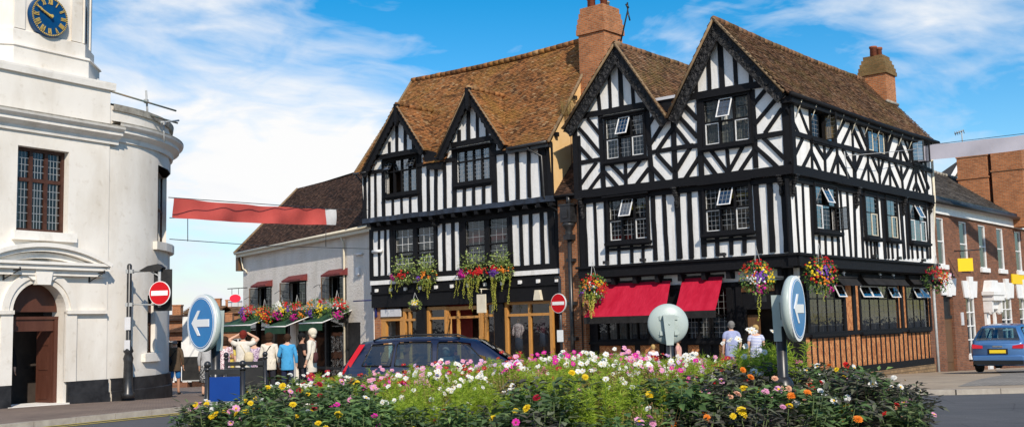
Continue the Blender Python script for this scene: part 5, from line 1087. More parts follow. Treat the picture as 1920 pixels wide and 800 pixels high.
w = MB(); w.box(-.2, UFv, -.1, .1, zFe - .03, zFe + .42); w.box(-.2, UFv, -.28, .1, zFe + .42, zFe + .5); w.build('eaves_board', M['white_paint'], fh)
w = MB(); w.tube([(-.25, -.36, zFt + .12), (UFv, -.36, zFt + .12)], .1, 8); w.box(-.2, UFv, -.3, .1, zFe + .5, zFe + .66); w.build('gutter', M['black_paint'], fh)
w = MB(); w.box(-.2, UFv, -.305, -.27, zFe + .47, zFe + .64); w.build('blue_fascia', M['timber_blue'], fh)
for k, r in enumerate(FW2 + FW1):
    lo = k >= len(FW2); wn = window(fh, None, (r[0] + .05, r[1] - .05, r[2] + .05, r[3] - .05), .05, cols=2 if lo else 1, rows=(.25, .5, .75) if lo else (.5,), lat=(1, 1), frame='white_paint', glass='glass', fw=.06, mw=.05, proud=.03, sill=0, lead='lead')
    s = MB(); s.box(r[0] - .1, r[1] + .12, -.1, .12, r[2] - .2, r[2] - .001); s.build('sill', M['white_paint'], wn)
    if not lo:
        c_ = MB(); c_.quad((r[0], .4, r[2]), (r[1], .4, r[2]), (r[1], .4, r[3]), (r[0], .4, r[3])); 
        if k in (1, 2): q = MB(); q.box(r[0] + .2, r[1] - .2, .3, .31, r[2] + .3, r[2] + .8); q.build('yellow_notice', M['yellow'], wn)
for r in FW1 + [dF]:
    q = MB(); c = (r[0] + r[1]) / 2; h = r[3]; q.prism([(r[0] - .25, h), (r[1] + .25, h), (r[1] + .48, h + .75), (r[0] - .48, h + .75)], -.06, .02); q.prism([(c - .2, h - .06), (c + .2, h - .06), (c + .32, h + .95), (c - .32, h + .95)], -.11, .0); q.build('lintel', M['white_paint'], fh)
q = MB(); q.box(dF[0], dF[1], .12, .18, -1.4, dF[3] - 1.0); q.box(dF[0] + .1, dF[1] - .1, .09, .13, -.9, .1); q.box(dF[0] + .1, dF[1] - .1, .09, .13, .4, dF[3] - 1.2); q.build('door', M['oak_dark'], fh)
q = MB(); q.box(dF[0], dF[1], .08, .18, dF[3] - 1.0, dF[3] - .88); q.box(dF[0], dF[1], .14, .16, dF[3] - .88, dF[3]); q.build('fanlight', M['black_plain'], fh)
q = MB(); q.box(dF2[0], dF2[1], .1, .16, -1.4, dF2[3]); q.box(dF2[0] + .1, dF2[1] - .1, .07, .11, .2, dF2[3] - .2); q.build('white_door', M['white_paint'], fh)
q = MB(); c = (dF2[0] + dF2[1]) / 2; h = dF2[3]; q.box(c - .95, c + .95, -.55, .02, h + .55, h + .72); q.box(c - .85, c + .85, -.5, .02, h + .3, h + .549); q.prism([(c - .8, h + .72), (c + .8, h + .72), (c + .45, h + 1.25), (c - .45, h + 1.25)], -.35, .02); q.box(c - .6, c + .6, -.25, .02, h - .1, h + .3)
for s in (-1, 1): q.box(c + s * .72 - .1, c + s * .72 + .1, -.4, .02, h - .25, h + .3); q.box(c + s * .65 - .12, c + s * .65 + .12, -.1, .02, -1.4, h - .25); q.ball((c + s * .72, -.25, h - .25), .12, 8)
q.build('door_hood', M['white_paint'], fh)
q = MB(); a, b = Fp(1803, 585), Fp(1803, 609); u = a[0]; q.box(u - .16, u + .16, -.04, .0, b[1], a[1]); q.build('wall_plate', M['grey_paint'], fh)
hf = 3.2; rr3 = Fh.p(1745, 323, hf); zRF = rr3[1]
rk = MB(); Lr = math.hypot(hf + .4, zRF - zFt); tiles(rk, (-.3, -.4, zFt + .15), (1, 0, 0), (0, hf + .4, zRF - zFt - .15), [(0, 0), (UFv, 0), (UFv, Lr), (0, Lr)], 0, 0, tw=.25, ga=.2)
rk.quad((-.3, hf, zRF), (UFv, hf, zRF), (UFv, 2 * hf, zFt), (-.3, 2 * hf, zFt)); rff = rk.build('roof', M['slate'], fh)
q = MB(); ridge(q, (-.3, hf, zRF + .05), (UFv, hf, zRF + .05), .1, 0, .45); q.build('ridge_tiles', M['lead_cap'], rff)
q = MB(); q.tube([(-.2, -.36, zFt + .1), (-.2, -.3, zFt - .5), (-.35, -.15, zFt - .8)], .06, 6); q.build('gutter_elbow', M['black_paint'], rff)
for (x0, x1, yt, Yd, yb2, lab) in ((1800, 1852, 284, 56, 345, 0), (1862, 1918, 268, 55, 400, 1)):
    p = at((x0 + x1) / 2, yt, Yd); v = Vector((p.x, p.y, 0)) - Vector((Fh.o.x, Fh.o.y, 0)); u, yy = v.dot(Fh.d), v.dot(Fh.n); hw_ = (x1 - x0) / F * Yd * .5 / .96
    q = MB(); zt_ = p.z - Fb; q.box(u - hw_ * .72, u + hw_ * .72, yy - .75, yy + .75, zFt - .3, zt_ - .35); q.box(u - hw_ * .72 - .05, u + hw_ * .72 + .05, yy - .8, yy + .8, zt_ - 1.5, zt_ - 1.42); q.box(u - hw_ * .72 - .04, u + hw_ * .72 + .04, yy - .79, yy + .79, zt_ - .35, zt_); q.build('chimney_stack', M['brick_old'], fh)
# slate roofed house behind
go_ = at(1810, 330, 66); gh = thing('rear_slate_house', 'house behind the brick one, its grey slate roof and gable showing above the ridge', 'house', (go_.x, go_.y, ground(go_.y)))
za, zb2 = at(1860, 275, 66).z - gh.location.z, at(1780, 345, 66).z - gh.location.z; hz = za - zb2 + .1
q = MB(); q.box(-1.0, 9, 0, 7, 0, zb2 - .1); q.build('wall', M['brick_dark'], gh); q = MB(); Ls = math.hypot(3.8, hz)
tiles(q, (-1.2, -.3, zb2 - .1), (1, 0, 0), (0, 3.8, hz), [(0, 0), (10.6, 0), (10.6, Ls), (2.8, Ls)], 0, 0, tw=.3, ga=.25); q.quad((1.6, 3.5, za), (9.4, 3.5, za), (9.4, 7, zb2), (-1.2, 7, zb2)); q.add([(-1.2, -.3, zb2 - .1), (1.6, 3.5, za), (-1.2, 7, zb2)], [(0, 1, 2)]); rf_ = q.build('roof', M['slate'], gh)
q = MB(); q.tube([(-1.2, -.3, zb2), (1.6, 3.5, za + .1)], .14, 6); q.build('coping', M['render_trim'], rf_)
ae2 = thing('television_aerial', 'small rooftop aerial with horizontal boom above the grey banner', 'aerial', at(1805, 264, 60)); L = ae2.location; q = MB(); q.tube([at(1805, 275, 60) - L, at(1803, 246, 60) - L], .03, 5); q.tube([at(1790, 251, 60) - L, at(1806, 245, 60) - L], .035, 5)
for i in range(5): x = 1790 + i * 4; q.tube([at(x, 247 - i, 59.8) - L, at(x + 2, 254 - i, 60.2) - L], .02, 4)
q.build('mast', M['iron'], ae2)
# ================================================================== far end of the receding street
def far_house(px0, px1, ytop, yeave, Y, wall_mat, roof_mat, label, win=2, gable=False, side=0, chim=0, rz=0.0):
    a, b = at(px0, yeave, Y), at(px1, yeave, Y); g = ground(Y); h = thing('terraced_house', label, 'house', (a.x, a.y, g), rz, None)
    wdt = (b - a).length; ze = a.z - g; zt_ = at(px0, ytop, Y + 3).z - g; q = MB()
    wr = []
    for i in range(win):
        for z0, z1 in ((ze * .55, ze * .85), (ze * .12, ze * .42)):
            u = wdt * (i + .5) / win; wr.append((u - .45, u + .45, z0, z1))
    holed(q, 0, wdt, 0, ze, wr, 0, .15); q.quad((wdt, 0, 0), (wdt, 7, 0), (wdt, 7, ze), (wdt, 0, ze)); q.quad((0, 0, 0), (0, 7, 0), (0, 7, ze), (0, 0, ze))
    if gable: q.add([(0, 0, ze), (wdt, 0, ze), (wdt / 2, 0, zt_)], [(0, 1, 2)])
    q.build('wall', M[wall_mat], h)
    q = MB()
    if gable: q.quad((-.3, -.3, ze - .1), (wdt / 2, -.3, zt_ + .1), (wdt / 2, 7, zt_ + .1), (-.3, 7, ze - .1)); q.quad((wdt + .3, -.3, ze - .1), (wdt / 2, -.3, zt_ + .1), (wdt / 2, 7, zt_ + .1), (wdt + .3, 7, ze - .1))
    else: tiles(q, (-.2, -.3, ze), (1, 0, 0), (0, 3.6, zt_ - ze), [(0, 0), (wdt + .4, 0), (wdt + .4, math.hypot(3.6, zt_ - ze)), (0, math.hypot(3.6, zt_ - ze))], 0, 0, tw=.4, ga=.3); q.quad((-.2, 3.3, zt_), (wdt + .2, 3.3, zt_), (wdt + .2, 7, ze), (-.2, 7, ze))
    rf_ = q.build('roof', M[roof_mat], h)
    for i in range(chim): q = MB(); u = wdt * (.2 + .6 * i); q.box(u - .3, u + .3, 2.9, 3.5, ze, zt_ + .6); q.box(u - .34, u + .34, 2.86, 3.54, zt_ + .6, zt_ + .7); q.build('chimney', M['brick_old'], rf_)
    for i, r in enumerate(wr):
        q = MB(); q.box(r[0], r[1], .08, .12, r[2], r[2] + .08); q.box(r[0], r[1], .08, .12, r[3] - .08, r[3]); q.box(r[0], r[0] + .08, .081, .119, r[2], r[3]); q.box(r[1] - .08, r[1], .081, .119, r[2], r[3]); q.box((r[0] + r[1]) / 2 - .04, (r[0] + r[1]) / 2 + .04, .082, .118, r[2], r[3]); wn = q.build('window', M['white_paint'], h); q = MB(); q.quad((r[0], .14, r[2]), (r[1], .14, r[2]), (r[1], .14, r[3]), (r[0], .14, r[3])); q.build('pane', M['black_plain'], wn)
    return h
far_house(296, 345, 590, 601, 74, 'brick', 'tile_dark', 'orange brick house with gable chimney beyond the rounded white wall', 2, False, chim=1)
far_house(318, 352, 612, 622, 58, 'brick_dark', 'tile_dark', 'dark brown shop building close behind the rounded white wall', 2)
far_house(345, 402, 574, 588, 100, 'brick', 'tile_brown', 'distant brick house with long brown roof left of the round blue sign', 3, chim=2)
far_house(404, 450, 575, 588, 104, 'brick', 'tile_brown', 'distant house with orange brown roof right of the round blue sign', 2, chim=1)
far_house(400, 455, 602, 620, 88, 'brick', 'slate', 'low brick house with grey roof below the red oval sign', 3, chim=1)
# ================================================================== ground, roads and pavements
m, t, b = base('asphalt', (.06, .06, .065), .9, 0, .25)
n1 = noise(t, .35, 6); n2 = noise(t, 60, 3)
c = mix(t, .6, ramp(t, n1, [(.3, (.085, .088, .095)), (.7, (.125, .125, .13))]), ramp(t, n2, [(.3, (.45, .45, .45)), (.7, (1.1, 1.1, 1.1))]), 'MULTIPLY'); c = mix(t, .55, c, ramp(t, noise(t, 1.1, 8, mapping(t, (.35, 3.2, 1)), .7), [(.32, (.62, .62, .63)), (.5, (1, 1, 1)), (.72, (1.22, 1.2, 1.17))]), 'MULTIPLY')
vc = N(t, 'ShaderNodeTexVoronoi', feature='DISTANCE_TO_EDGE'); vc.inputs['Scale'].default_value = .55; t.links.new(mapping(t, (1, 1.4, 1)), vc.inputs['Vector']); c = mix(t, .5, c, ramp(t, vc.outputs['Distance'], [(.0, (.35, .35, .35)), (.012, (1, 1, 1))]), 'MULTIPLY')
t.links.new(c, b.inputs['Base Color']); bump(t, b, n2, .5, .01); M['asphalt'] = m
def pavemat(name, c1, c2, mor, w, h, sc=1):
    m, t, b = base(name, c1, .85, 0, .2); br = N(t, 'ShaderNodeTexBrick'); t.links.new(mapping(t), br.inputs['Vector']); br.inputs['Scale'].default_value = 1; br.inputs['Brick Width'].default_value = w; br.inputs['Row Height'].default_value = h; br.inputs['Mortar Size'].default_value = .012
    br.inputs['Color1'].default_value = (*c1, 1); br.inputs['Color2'].default_value = (*c2, 1); br.inputs['Mortar'].default_value = (*mor, 1)
    c = mix(t, .6, br.outputs['Color'], ramp(t, noise(t, .8, 6), [(.3, (.6, .6, .6)), (.7, (1.1, 1.08, 1.05))]), 'MULTIPLY'); t.links.new(c, b.inputs['Base Color']); bump(t, b, br.outputs['Fac'], -.3, .01); return m
M['pavers'] = pavemat('brown_block_paving', (.26, .2, .16), (.2, .15, .125), (.13, .1, .085), .2, .1)
M['slabs'] = pavemat('buff_pavement', (.42, .34, .25), (.37, .29, .21), (.3, .24, .18), .6, .45)
M['setts'] = pavemat('pale_granite_setts', (.36, .33, .29), (.27, .25, .22), (.16, .14, .12), .12, .1)
M['kerb'] = varied('granite_kerb', (.3, .26, .22), (.42, .38, .32), 5, .9)
M['yellow_line'] = varied('yellow_road_paint', (.62, .46, .06), (.45, .35, .1), 6, .8, None)
def sheet(name, polys, mat, lift, label=None, n=1):
    """a flat area draped over the ground; polys are lists of (x, y) in metres"""
    bm = bmesh.new()
    for poly in polys: bm.faces.new([bm.verts.new((x, y, 0)) for x, y in poly])
    if n:
        for yc_ in [23 + i * .75 for i in range(9)]:
            bmesh.ops.bisect_plane(bm, geom=bm.verts[:] + bm.edges[:] + bm.faces[:], plane_co=(0, yc_, 0), plane_no=(0, 1, 0))
        bmesh.ops.bisect_plane(bm, geom=bm.verts[:] + bm.edges[:] + bm.faces[:], plane_co=(0, 86, 0), plane_no=(0, 1, 0))
    for v in bm.verts: v.co.z = ground(v.co.y) + lift
    bmesh.ops.recalc_face_normals(bm, faces=bm.faces)
    for f in bm.faces:
        if f.normal.z < 0: f.normal_flip()
    me = bpy.data.meshes.new(name); bm.to_mesh(me); bm.free(); me.materials.append(M[mat]); o = bpy.data.objects.new(name, me); COL.objects.link(o); o['kind'] = 'structure'; return o
sheet('ground', [[(-900, -60), (900, -60), (900, 1500), (-900, 1500)]], 'asphalt', -.004)
def gp(x, y):                              # pixel -> ground point
    d = ray(x, y); p = EYE + d * (20 / d.y)
    for i in range(40):
        t_ = (ground(p.y) - EYE.z) / d.z; p = EYE + d * t_
    return p
k0, k1 = gp(60, 800), gp(345, 771); kd = (k1 - k0).normalized(); kA = k0 - kd * 14; kB = k1 + kd * 1.5
inn_ = Vector((-kd.y, kd.x, 0))
kc = [(kA.x, kA.y), (k0.x, k0.y), (k1.x, k1.y), (kB.x, kB.y), (kB.x + .9, kB.y + 1.6), (kB.x + 1.0, kB.y + 5), (-6.2, 41)]
sheet('pavement', [kc + [(-12, 70), (-20, 120), (-60, 120), (-60, 10)]], 'pavers', .1)
sheet('side_street', [[(kB.x + 1.0, kB.y + 5), (-4.2, 40), (-9, 62), (-30, 125), (-45, 125), (-16, 62), (-8, 40)]], 'pavers', .105)
def kerb(pts, name='kerb', w=.14, h=.105):
    q = MB()
    for (x0, y0), (x1, y1) in zip(pts, pts[1:]):
        n_ = max(1, int(math.hypot(x1 - x0, y1 - y0) / .9))
        for i in range(n_):
            a, b_ = i / n_, (i + .985) / n_; p, r = Vector((x0 + (x1 - x0) * a, y0 + (y1 - y0) * a, 0)), Vector((x0 + (x1 - x0) * b_, y0 + (y1 - y0) * b_, 0)); nn_ = Vector((-(r - p).y, (r - p).x, 0)).normalized() * w
            vs = [p - nn_ * .5, r - nn_ * .5, r + nn_ * .5, p + nn_ * .5]; V_ = [(v.x, v.y, ground(v.y) - .05) for v in vs] + [(v.x, v.y, ground(v.y) + h + U(0, .006)) for v in vs]
            q.add(V_, [(0, 3, 2, 1), (4, 5, 6, 7), (0, 1, 5, 4), (1, 2, 6, 5), (2, 3, 7, 6), (3, 0, 4, 7)])
    return tag(q.build(name, M['kerb']), kind='structure')
kerb(kc)
off = -inn_ * .35
q = MB()
for o_ in (.3, .62):
    p0, p1 = kA - inn_ * o_, kB - inn_ * o_ - kd * 1.2; q.quad((p0.x, p0.y, .006), (p1.x, p1.y, .006), (p1.x + inn_.x * .1, p1.y + inn_.y * .1, .006), (p0.x + inn_.x * .1, p0.y + inn_.y * .1, .006))
tag(q.build('road_markings', M['yellow_line']), kind='structure')
# pavement along the shop, the pub and the brick house
pa = C.o + C.d * (UC - .6); pc = Vector((c0.x, c0.y, 0)); fe = Fh.o + Fh.d * 30
def offp(p, n_, d): return (p.x - n_.x * d, p.y - n_.y * d)
l1 = offp(pa, C.n, 2.6); l2 = offp(C.o, C.n, 2.6); l3 = (pc.x - A.n.x * 2.4 - B.n.x * 2.4 * 0, pc.y - A.n.y * 2.4); l3b = (pc.x + A.d.x * 1.2 - A.n.x * 2.6, pc.y + A.d.y * 1.2 - A.n.y * 2.6)
g1, g2 = gp(1660, 742), gp(1930, 735)
poly = [(pa.x, pa.y), l1, l2, l3b, (g1.x - 2.0, g1.y + 2.2), (g1.x, g1.y + .2), (g1.x + 1.5, g1.y), (g2.x + 6, g2.y), (g2.x + 14, g2.y + 6), (g2.x + 22, 40), (fe.x + 6, fe.y), (fe.x, fe.y), (pc.x, pc.y)]
sheet('pavement', [poly], 'slabs', .1)
kerb([l1, l2, l3b, (g1.x - 2.0, g1.y + 2.2), (g1.x, g1.y + .2), (g1.x + 1.5, g1.y), (g2.x + 6, g2.y)])
s1, s2, s3, s4 = gp(1800, 733), gp(1960, 734), gp(1960, 700), gp(1880, 709)
sheet('setts_apron', [[(s1.x, s1.y + .1), (g2.x + 5, s1.y + .1), (g2.x + 20, 42), (s4.x + 6, s4.y + 14), (s4.x, s4.y)]], 'setts', .106)
# ================================================================== signs and street furniture
def disc_sign(name, label, c, rad, ndeg, face, dome, parts_post, cat='road sign', group=None):
    """round sign: c centre of the face, ndeg compass of its facing direction (math angle of the outward normal)"""
    g = ground(c.y); th = thing(name, label, cat, (c.x, c.y, g), R(ndeg) + PI / 2, group)     # local -Y is the facing direction
    h = c.z - g
    b = MB(); b.lathe([(rad, 0), (rad * 1.02, -.03), (rad * 1.0, -.05)] + ([(rad * .93, -.07), (rad * .7, -.1), (rad * .3, -.118), (.01, -.12)] if dome else [(rad * .98, -.055), (.01, -.055)]), (0, 0, h), 40, 0, True, axis=(0, -1, 0)); b.build('shell', M['sign_back'], th)
    if face == 'arrow':
        f = MB(); f.lathe([(rad * 1.0, 0), (rad * 1.0, .012), (rad * .9, .014), (.01, .014)], (0, 0, h), 40, 0, False, axis=(0, -1, 0)); f.build('rim', M['sign_white'], th)
        f = MB(); f.lathe([(rad * .9, 0), (rad * .9, .018), (.01, .018)], (0, 0, h), 40, 0, False, axis=(0, -1, 0)); f.build('face', M['sign_blue'], th)
        f = MB(); f.lathe([(rad * .875, .018), (rad * .875, .0195), (rad * .855, .0195), (rad * .855, .018)], (0, 0, h), 40, 0, False, axis=(0, -1, 0), cap=False); s = rad
        f.prism([(-.62 * s, h), (-.2 * s, h + .44 * s), (-.02 * s, h + .44 * s), (-.27 * s, h + .13 * s), (.6 * s, h + .13 * s), (.6 * s, h - .13 * s), (-.27 * s, h - .13 * s), (-.02 * s, h - .44 * s), (-.2 * s, h - .44 * s)], -.024, -.018); f.build('arrow', M['sign_white'], th)
    else:
        f = MB(); f.lathe([(rad, 0), (rad, .006), (.01, .006)], (0, 0, h), 40, 0, False, axis=(0, -1, 0)); f.build('rim', M['sign_white'], th)
        f = MB(); f.lathe([(rad * .95, 0), (rad * .95, .01), (.01, .01)], (0, 0, h), 40, 0, False, axis=(0, -1, 0)); f.build('face', M['sign_red'], th)
        f = MB(); f.box(-rad * .8, rad * .8, -.016, -.01, h - rad * .17, h + rad * .17); f.build('bar', M['sign_white'], th)
    parts_post(th, h); return th
def bollard_post(th, h, off=.16, back=True):
    p = MB(); p.tube([(0, off, 0), (0, off, h - .02)], .05, 12); p.build('post', M['black_paint'], th)
    p = MB(); p.lathe([(.13, 0), (.13, .75), (.1, .95), (.12, .97), (.12, 1.02), (.085, 1.12), (.06, 1.16)], (0, off, 0), 20); p.build('base', M['black_paint'], th)
    if back:
        p = MB(); p.prism([(-.05, h - .3), (.05, h - .3), (.085, h + .13), (-.085, h + .13)], off - .02, off + .055)
        for z in (h - .13, h + .09): p.box(-.15, .15, off - .09, off - .055, z - .02, z + .02); p.box(-.13, -.08, off - .1, off - .03, z - .03, z + .03); p.box(.08, .13, off - .1, off - .03, z - .03, z + .03)
        p.ball((0, off + .06, h), .012, 8); p.build('bracket', M['sign_back'], th)
disc_sign('keep_left_sign', 'round blue keep left arrow sign beside the small blue notice board', at(379, 605, 11.4), .3, -135, 'arrow', True, bollard_post, group='keep left signs on the roundabout')
disc_sign('keep_left_sign', 'round blue keep left arrow sign in front of the pub corner, turned towards the road', at(1494, 578, 10.0), .305, -28, 'arrow', True, bollard_post, group='keep left signs on the roundabout')
disc_sign('keep_left_sign', 'round keep left sign seen from its grey back, below the red awnings', at(1252, 607, 15.6), .29, 88, 'arrow', True, bollard_post, group='keep left signs on the roundabout')
def ne_post(th, h):
    p = MB(); p.tube([(0, .09, -.2), (0, .09, h + .75)], .045, 10); p.tube([(0, .09, h + .72), (0, .09, h + .8), (-.35, .3, h + .8)], .045, 8); p.lathe([(.075, -.2), (.075, .9), (.05, 1)], (0, .09, 0), 12); p.ball((.16, .3, .35), .1, 10); p.build('post', M['black_paint'], th)
    p = MB(); p.box(-.12, .12, .03, .045, h - 1.18, h - .82); p.build('notice', M['sign_white'], th)
disc_sign('no_entry_sign', 'red no entry sign on a black post in front of the narrow brick bay', at(1047, 568, 33.0), .3, -133, 'bar', False, ne_post)
# traffic signal seen from behind, on its cast post by the town hall
pg = gp(239, 756)
_d = ray(241, 640); _ce = E_.o + E_.d * cc[0] + E_.n * cc[1]
for _i in range(2000):
    _t = 20 + _i * .01; pg = EYE + _d * _t
    if math.hypot(pg.x - _ce.x, pg.y - _ce.y) < RA + .34: break
sp = thing('signal_post', 'black cast iron post beside the white town hall, holding a signal and no entry disc', 'signal post', (pg.x, pg.y, .1))
L = sp.location; Yp = pg.y; V3 = lambda x, y, dy=0: at(x, y, Yp + dy) - L
zt_ = V3(244, 497).z
p = MB(); p.lathe([(.17, 0), (.17, .12), (.14, .16), (.12, .5), (.11, .9), (.13, 1.0), (.09, 1.12), (.13, 1.18), (.08, 1.3), (.062, 1.34), (.062, zt_), (.03, zt_ + .04)], (0, 0, 0), 14); p.build('post', M['black_paint'], sp)
p = MB(); p.tube([V3(246, 509), V3(300, 507, -.05)], .022, 6); p.tube([V3(246, 570), V3(292, 571, -.05)], .018, 6); p.tube([V3(278, 506), V3(300, 518, -.1)], .02, 6); p.tube([V3(299, 503, -.08), V3(299, 575, -.08)], .04, 8); p.box(-.08, .1, -.06, .06, V3(244, 512).z, V3(244, 505).z); p.box(-.08, .1, -.06, .06, V3(244, 574).z, V3(244, 567).z); p.build('arm', M['iron'], sp)
p = MB(); a, b = V3(289, 505), V3(322, 582); p.box(a.x, b.x, -.02, .02, b.z, a.z); p.box(a.x + .05, b.x - .1, .02, .26, b.z + .05, a.z - .05); p.build('backing_board', M['black_plain'], sp)
p = MB(); a, b = V3(264, 508), V3(307, 496); p.prism([(a.x, a.z), (b.x - .05, a.z), (b.x + .02, (a.z + b.z) / 2), (b.x - .1, b.z + .02), (a.x + .22, b.z - .03)], -.16, .14); p.build('lamp_hood', M['black_plain'], sp)
p = MB(); a = V3(241, 600); p.box(-.075, .075, -.09, -.075, V3(241, 618).z, V3(241, 594).z); p.box(-.07, .07, -.1, -.085, V3(241, 656).z, V3(241, 637).z); p.build('sticker', M['grey_paint'], sp)
p = MB(); c = V3(300, 549, -.2); rr_ = .305
p.lathe([(rr_, 0), (rr_, .02), (.01, .02)], tuple(c), 40, 0, False, axis=(-.25, -.97, 0)); dsc = p.build('no_entry_disc', M['sign_white'], sp)
p = MB(); p.lathe([(rr_ * .94, .0), (rr_ * .94, .026), (.01, .026)], tuple(c), 40, 0, False, axis=(-.25, -.97, 0)); p.build('face', M['sign_red'], dsc)
dx, nx_ = Vector((.97, -.25, 0)), Vector((-.25, -.97, 0)); p = MB(); vs = []
for o_ in (.02, .032):
    for s, z in ((-1, -1), (1, -1), (1, 1), (-1, 1)): v = c + dx * s * rr_ * .78 + Vector((0, 0, z * rr_ * .2)) + nx_ * o_; vs.append(tuple(v))
p.add(vs, [(4, 5, 6, 7), (0, 1, 5, 4), (1, 2, 6, 5), (2, 3, 7, 6), (3, 0, 4, 7)]); p.build('bar', M['sign_white'], dsc)
# white and black board
b0, b1 = gp(341, 743), gp(379, 742); bd = thing('display_board', 'tall plain white board with black lower half standing left of the round blue sign', 'board', (b0.x, b0.y, .1)); h1 = at(360, 593, b0.y).z - .1; h2 = at(360, 668, b0.y).z - .1; wB = (b1 - b0).length + .05
p = MB(); p.box(0, wB, 0, .16, h2, h1); p.build('panel', M['white_paint'], bd); p = MB(); p.box(-.004, wB + .004, -.004, .164, .04, h2); p.build('lower_panel', M['black_plain'], bd); p = MB(); p.box(-.01, wB + .01, -.01, .17, 0, .04); p.build('foot', M['iron'], bd)
def post_board(name, label, xa, xb, ytop, ybot, yball, Y, mat, under):
    a, b = at(xa, ytop, Y), at(xb, ytop, Y); g = ground(Y); t_ = thing(name, label, 'notice board', (a.x, a.y, g)); w = (b - a).length; z1, z0 = a.z - g, at(xa, ybot, Y).z - g; zb = at(xa, yball, Y).z - g
    for x in (0, w):
        p = MB(); p.tube([(x, 0, 0), (x, 0, zb - .03)], .026, 10); p.lathe([(.034, 0), (.034, .02), (.02, .03)], (x, 0, zb - .06), 10); p.ball((x, 0, zb), .036, 12); p.build('post', M['black_paint'], t_)
    p = MB(); p.box(.02, w - .02, -.022, .022, z1 - .03, z1 + .02); p.build('top_rail', M['black_paint'], t_)
    p = MB(); p.box(.025, w - .025, -.015, .015, z0, z1 - .055); p.build('panel', M[mat], t_)
    p = MB(); p.box(.025, w - .025, -.012, .012, z0 - .07, z0 - .0); p.build('lower_strip', M[under], t_)
M['board_blue'] = varied('deep_blue_panel', (.003, .035, .2), (.004, .045, .24), 2, .4, None)
post_board('notice_board', 'small deep blue notice board between black posts with ball tops', 389, 455, 696, 752, 683, 10.7, 'board_blue', 'iron')
post_board('notice_board', 'black panelled board with ball topped posts behind the flower bed, near the photographing woman', 424, 497, 681, 735, 665, 14.2, 'black_plain', 'black_plain')
# banners over the streets
def banner(name, label, p0, p1, h0, h1, mats, tailfrac, ties):
    a, b = p0, p1; t_ = thing(name, label, 'banner', tuple(a)); d = b - a; n = Vector((-d.y, d.x, 0)).normalized(); N_ = 40
    def grid(f0, f1, mat, nm):
        q = MB(); vs = []; k = 6
        for i in range(N_ + 1):
            f = f0 + (f1 - f0) * i / N_
            for j in range(k + 1):
                s = j / k; z = (h0 + (h1 - h0) * f) * (.5 - s) - .05 * math.sin(PI * f); off = .05 * math.sin(f * 17 + s * 2) * (s + .2) + .025 * math.sin(f * 41 + 1)
                vs.append(tuple(d * f + n * off + Vector((0, 0, z + .012 * math.sin(f * 23) * (1 if j == 0 else .3)))))
        q.add(vs, [(i * (k + 1) + j, (i + 1) * (k + 1) + j, (i + 1) * (k + 1) + j + 1, i * (k + 1) + j + 1) for i in range(N_) for j in range(k)], 0, True); return q.build(nm, M[mat], t_)
    grid(0, tailfrac, mats[0], 'cloth')
    if tailfrac < 1: grid(tailfrac, 1, mats[1], 'end_cloth')
    q = MB()
    for u, v in ties: q.tube([Vector(u) - a, Vector(v) - a], .012, 4)
    q.build('rope', M['black_paint'], t_); return t_
bA, bB = at(327, 390, 31), at(629, 407, 41)
banner('street_banner', 'long plain red banner with a white end strung across the receding street', bA, bB, .58, .6, ('banner_red', 'white_paint'), .922, [(at(316, 370, 30.3), at(628, 392, 41)), (at(628, 392, 41), at(692, 393, 43.2)), (at(327, 408, 31), at(318, 408, 30.4)), (at(628, 421, 41), at(640, 424, 41.6)), (at(352, 409, 32), at(352, 452, 32)), (at(611, 421, 40.5), at(611, 462, 40.5))])
bC, bD = at(1723, 288, 42.5), at(2060, 248, 46)
banner('street_banner', 'long plain grey banner strung from the far end of the pub over the brick house', bC, bD, .62, .62, ('banner_grey',), 1.0, [(at(1722, 274, 42.5), at(2060, 234, 46)), (at(1700, 284, 41.6), at(1723, 280, 42.5))])
wr = thing('overhead_wire', 'thin lighting wire across the receding street below the red banner', 'wire', tuple(at(318, 448, 30.5))); q = MB(); q.tube([at(318, 448, 30.5) - wr.location, at(500, 461, 37) - wr.location, at(693, 466, 43) - wr.location], .011, 4); q.build('strand', M['black_paint'], wr)
wr = thing('overhead_wire', 'thin wire across the long pub front beside its jetty beam', 'wire', tuple(at(1588, 290, 36.3))); q = MB(); q.tube([at(1588, 292, 36.3) - wr.location, at(1660, 286, 38.3) - wr.location, at(1722, 279, 41.3) - wr.location], .012, 4); q.tube([at(1583, 284, 36.1) - wr.location, at(1590, 335, 36.3) - wr.location], .02, 5); q.build('strand', M['iron'], wr)
# small hanging signs
M['sign_bright_red'] = base('bright_red_sign', (.78, .02, .05), .5)[0]
def hang_sign(name, label, c, w, h, rz, mat, oval, arm):
    t_ = thing(name, label, 'sign', tuple(c), rz); q = MB()
    if oval: q.lathe([(w / 2, -.02), (w / 2, .02), (.01, .02)], (0, 0, 0), 28, 0, False, 1, h / w, axis=(0, -1, 0))
    else: q.box(-w / 2, w / 2, -.03, .03, -h / 2, h / 2)
    q.build('board', M[mat], t_); q = MB()
    if arm: q.tube([(-w * .7, 0, h / 2 + .32), (w * 1.1, 0, h / 2 + .36)], .025, 5); q.tube([(-w * .3, 0, h / 2), (-w * .3, 0, h / 2 + .32)], .015, 4); q.tube([(w * .3, 0, h / 2), (w * .3, 0, h / 2 + .33)], .015, 4); q.build('bracket', M['black_paint'], t_)
hang_sign('hanging_sign', 'plain red oval hanging sign at the far end of the pebbledashed shop', at(441, 559, 60), .62, .45, R(0), 'sign_bright_red', True, True)
hang_sign('hanging_sign', 'small pale blank sign board under the red oval sign', at(441, 568.5, 61), .8, .34, 0, 'grey_paint', False, False)
M['yellow_sign'] = base('yellow_sign_board', (.86, .56, .01), .5)[0]
f1, f2 = Fh.p(1810, 496, -.7), Fh.p(1905, 523, -.03)
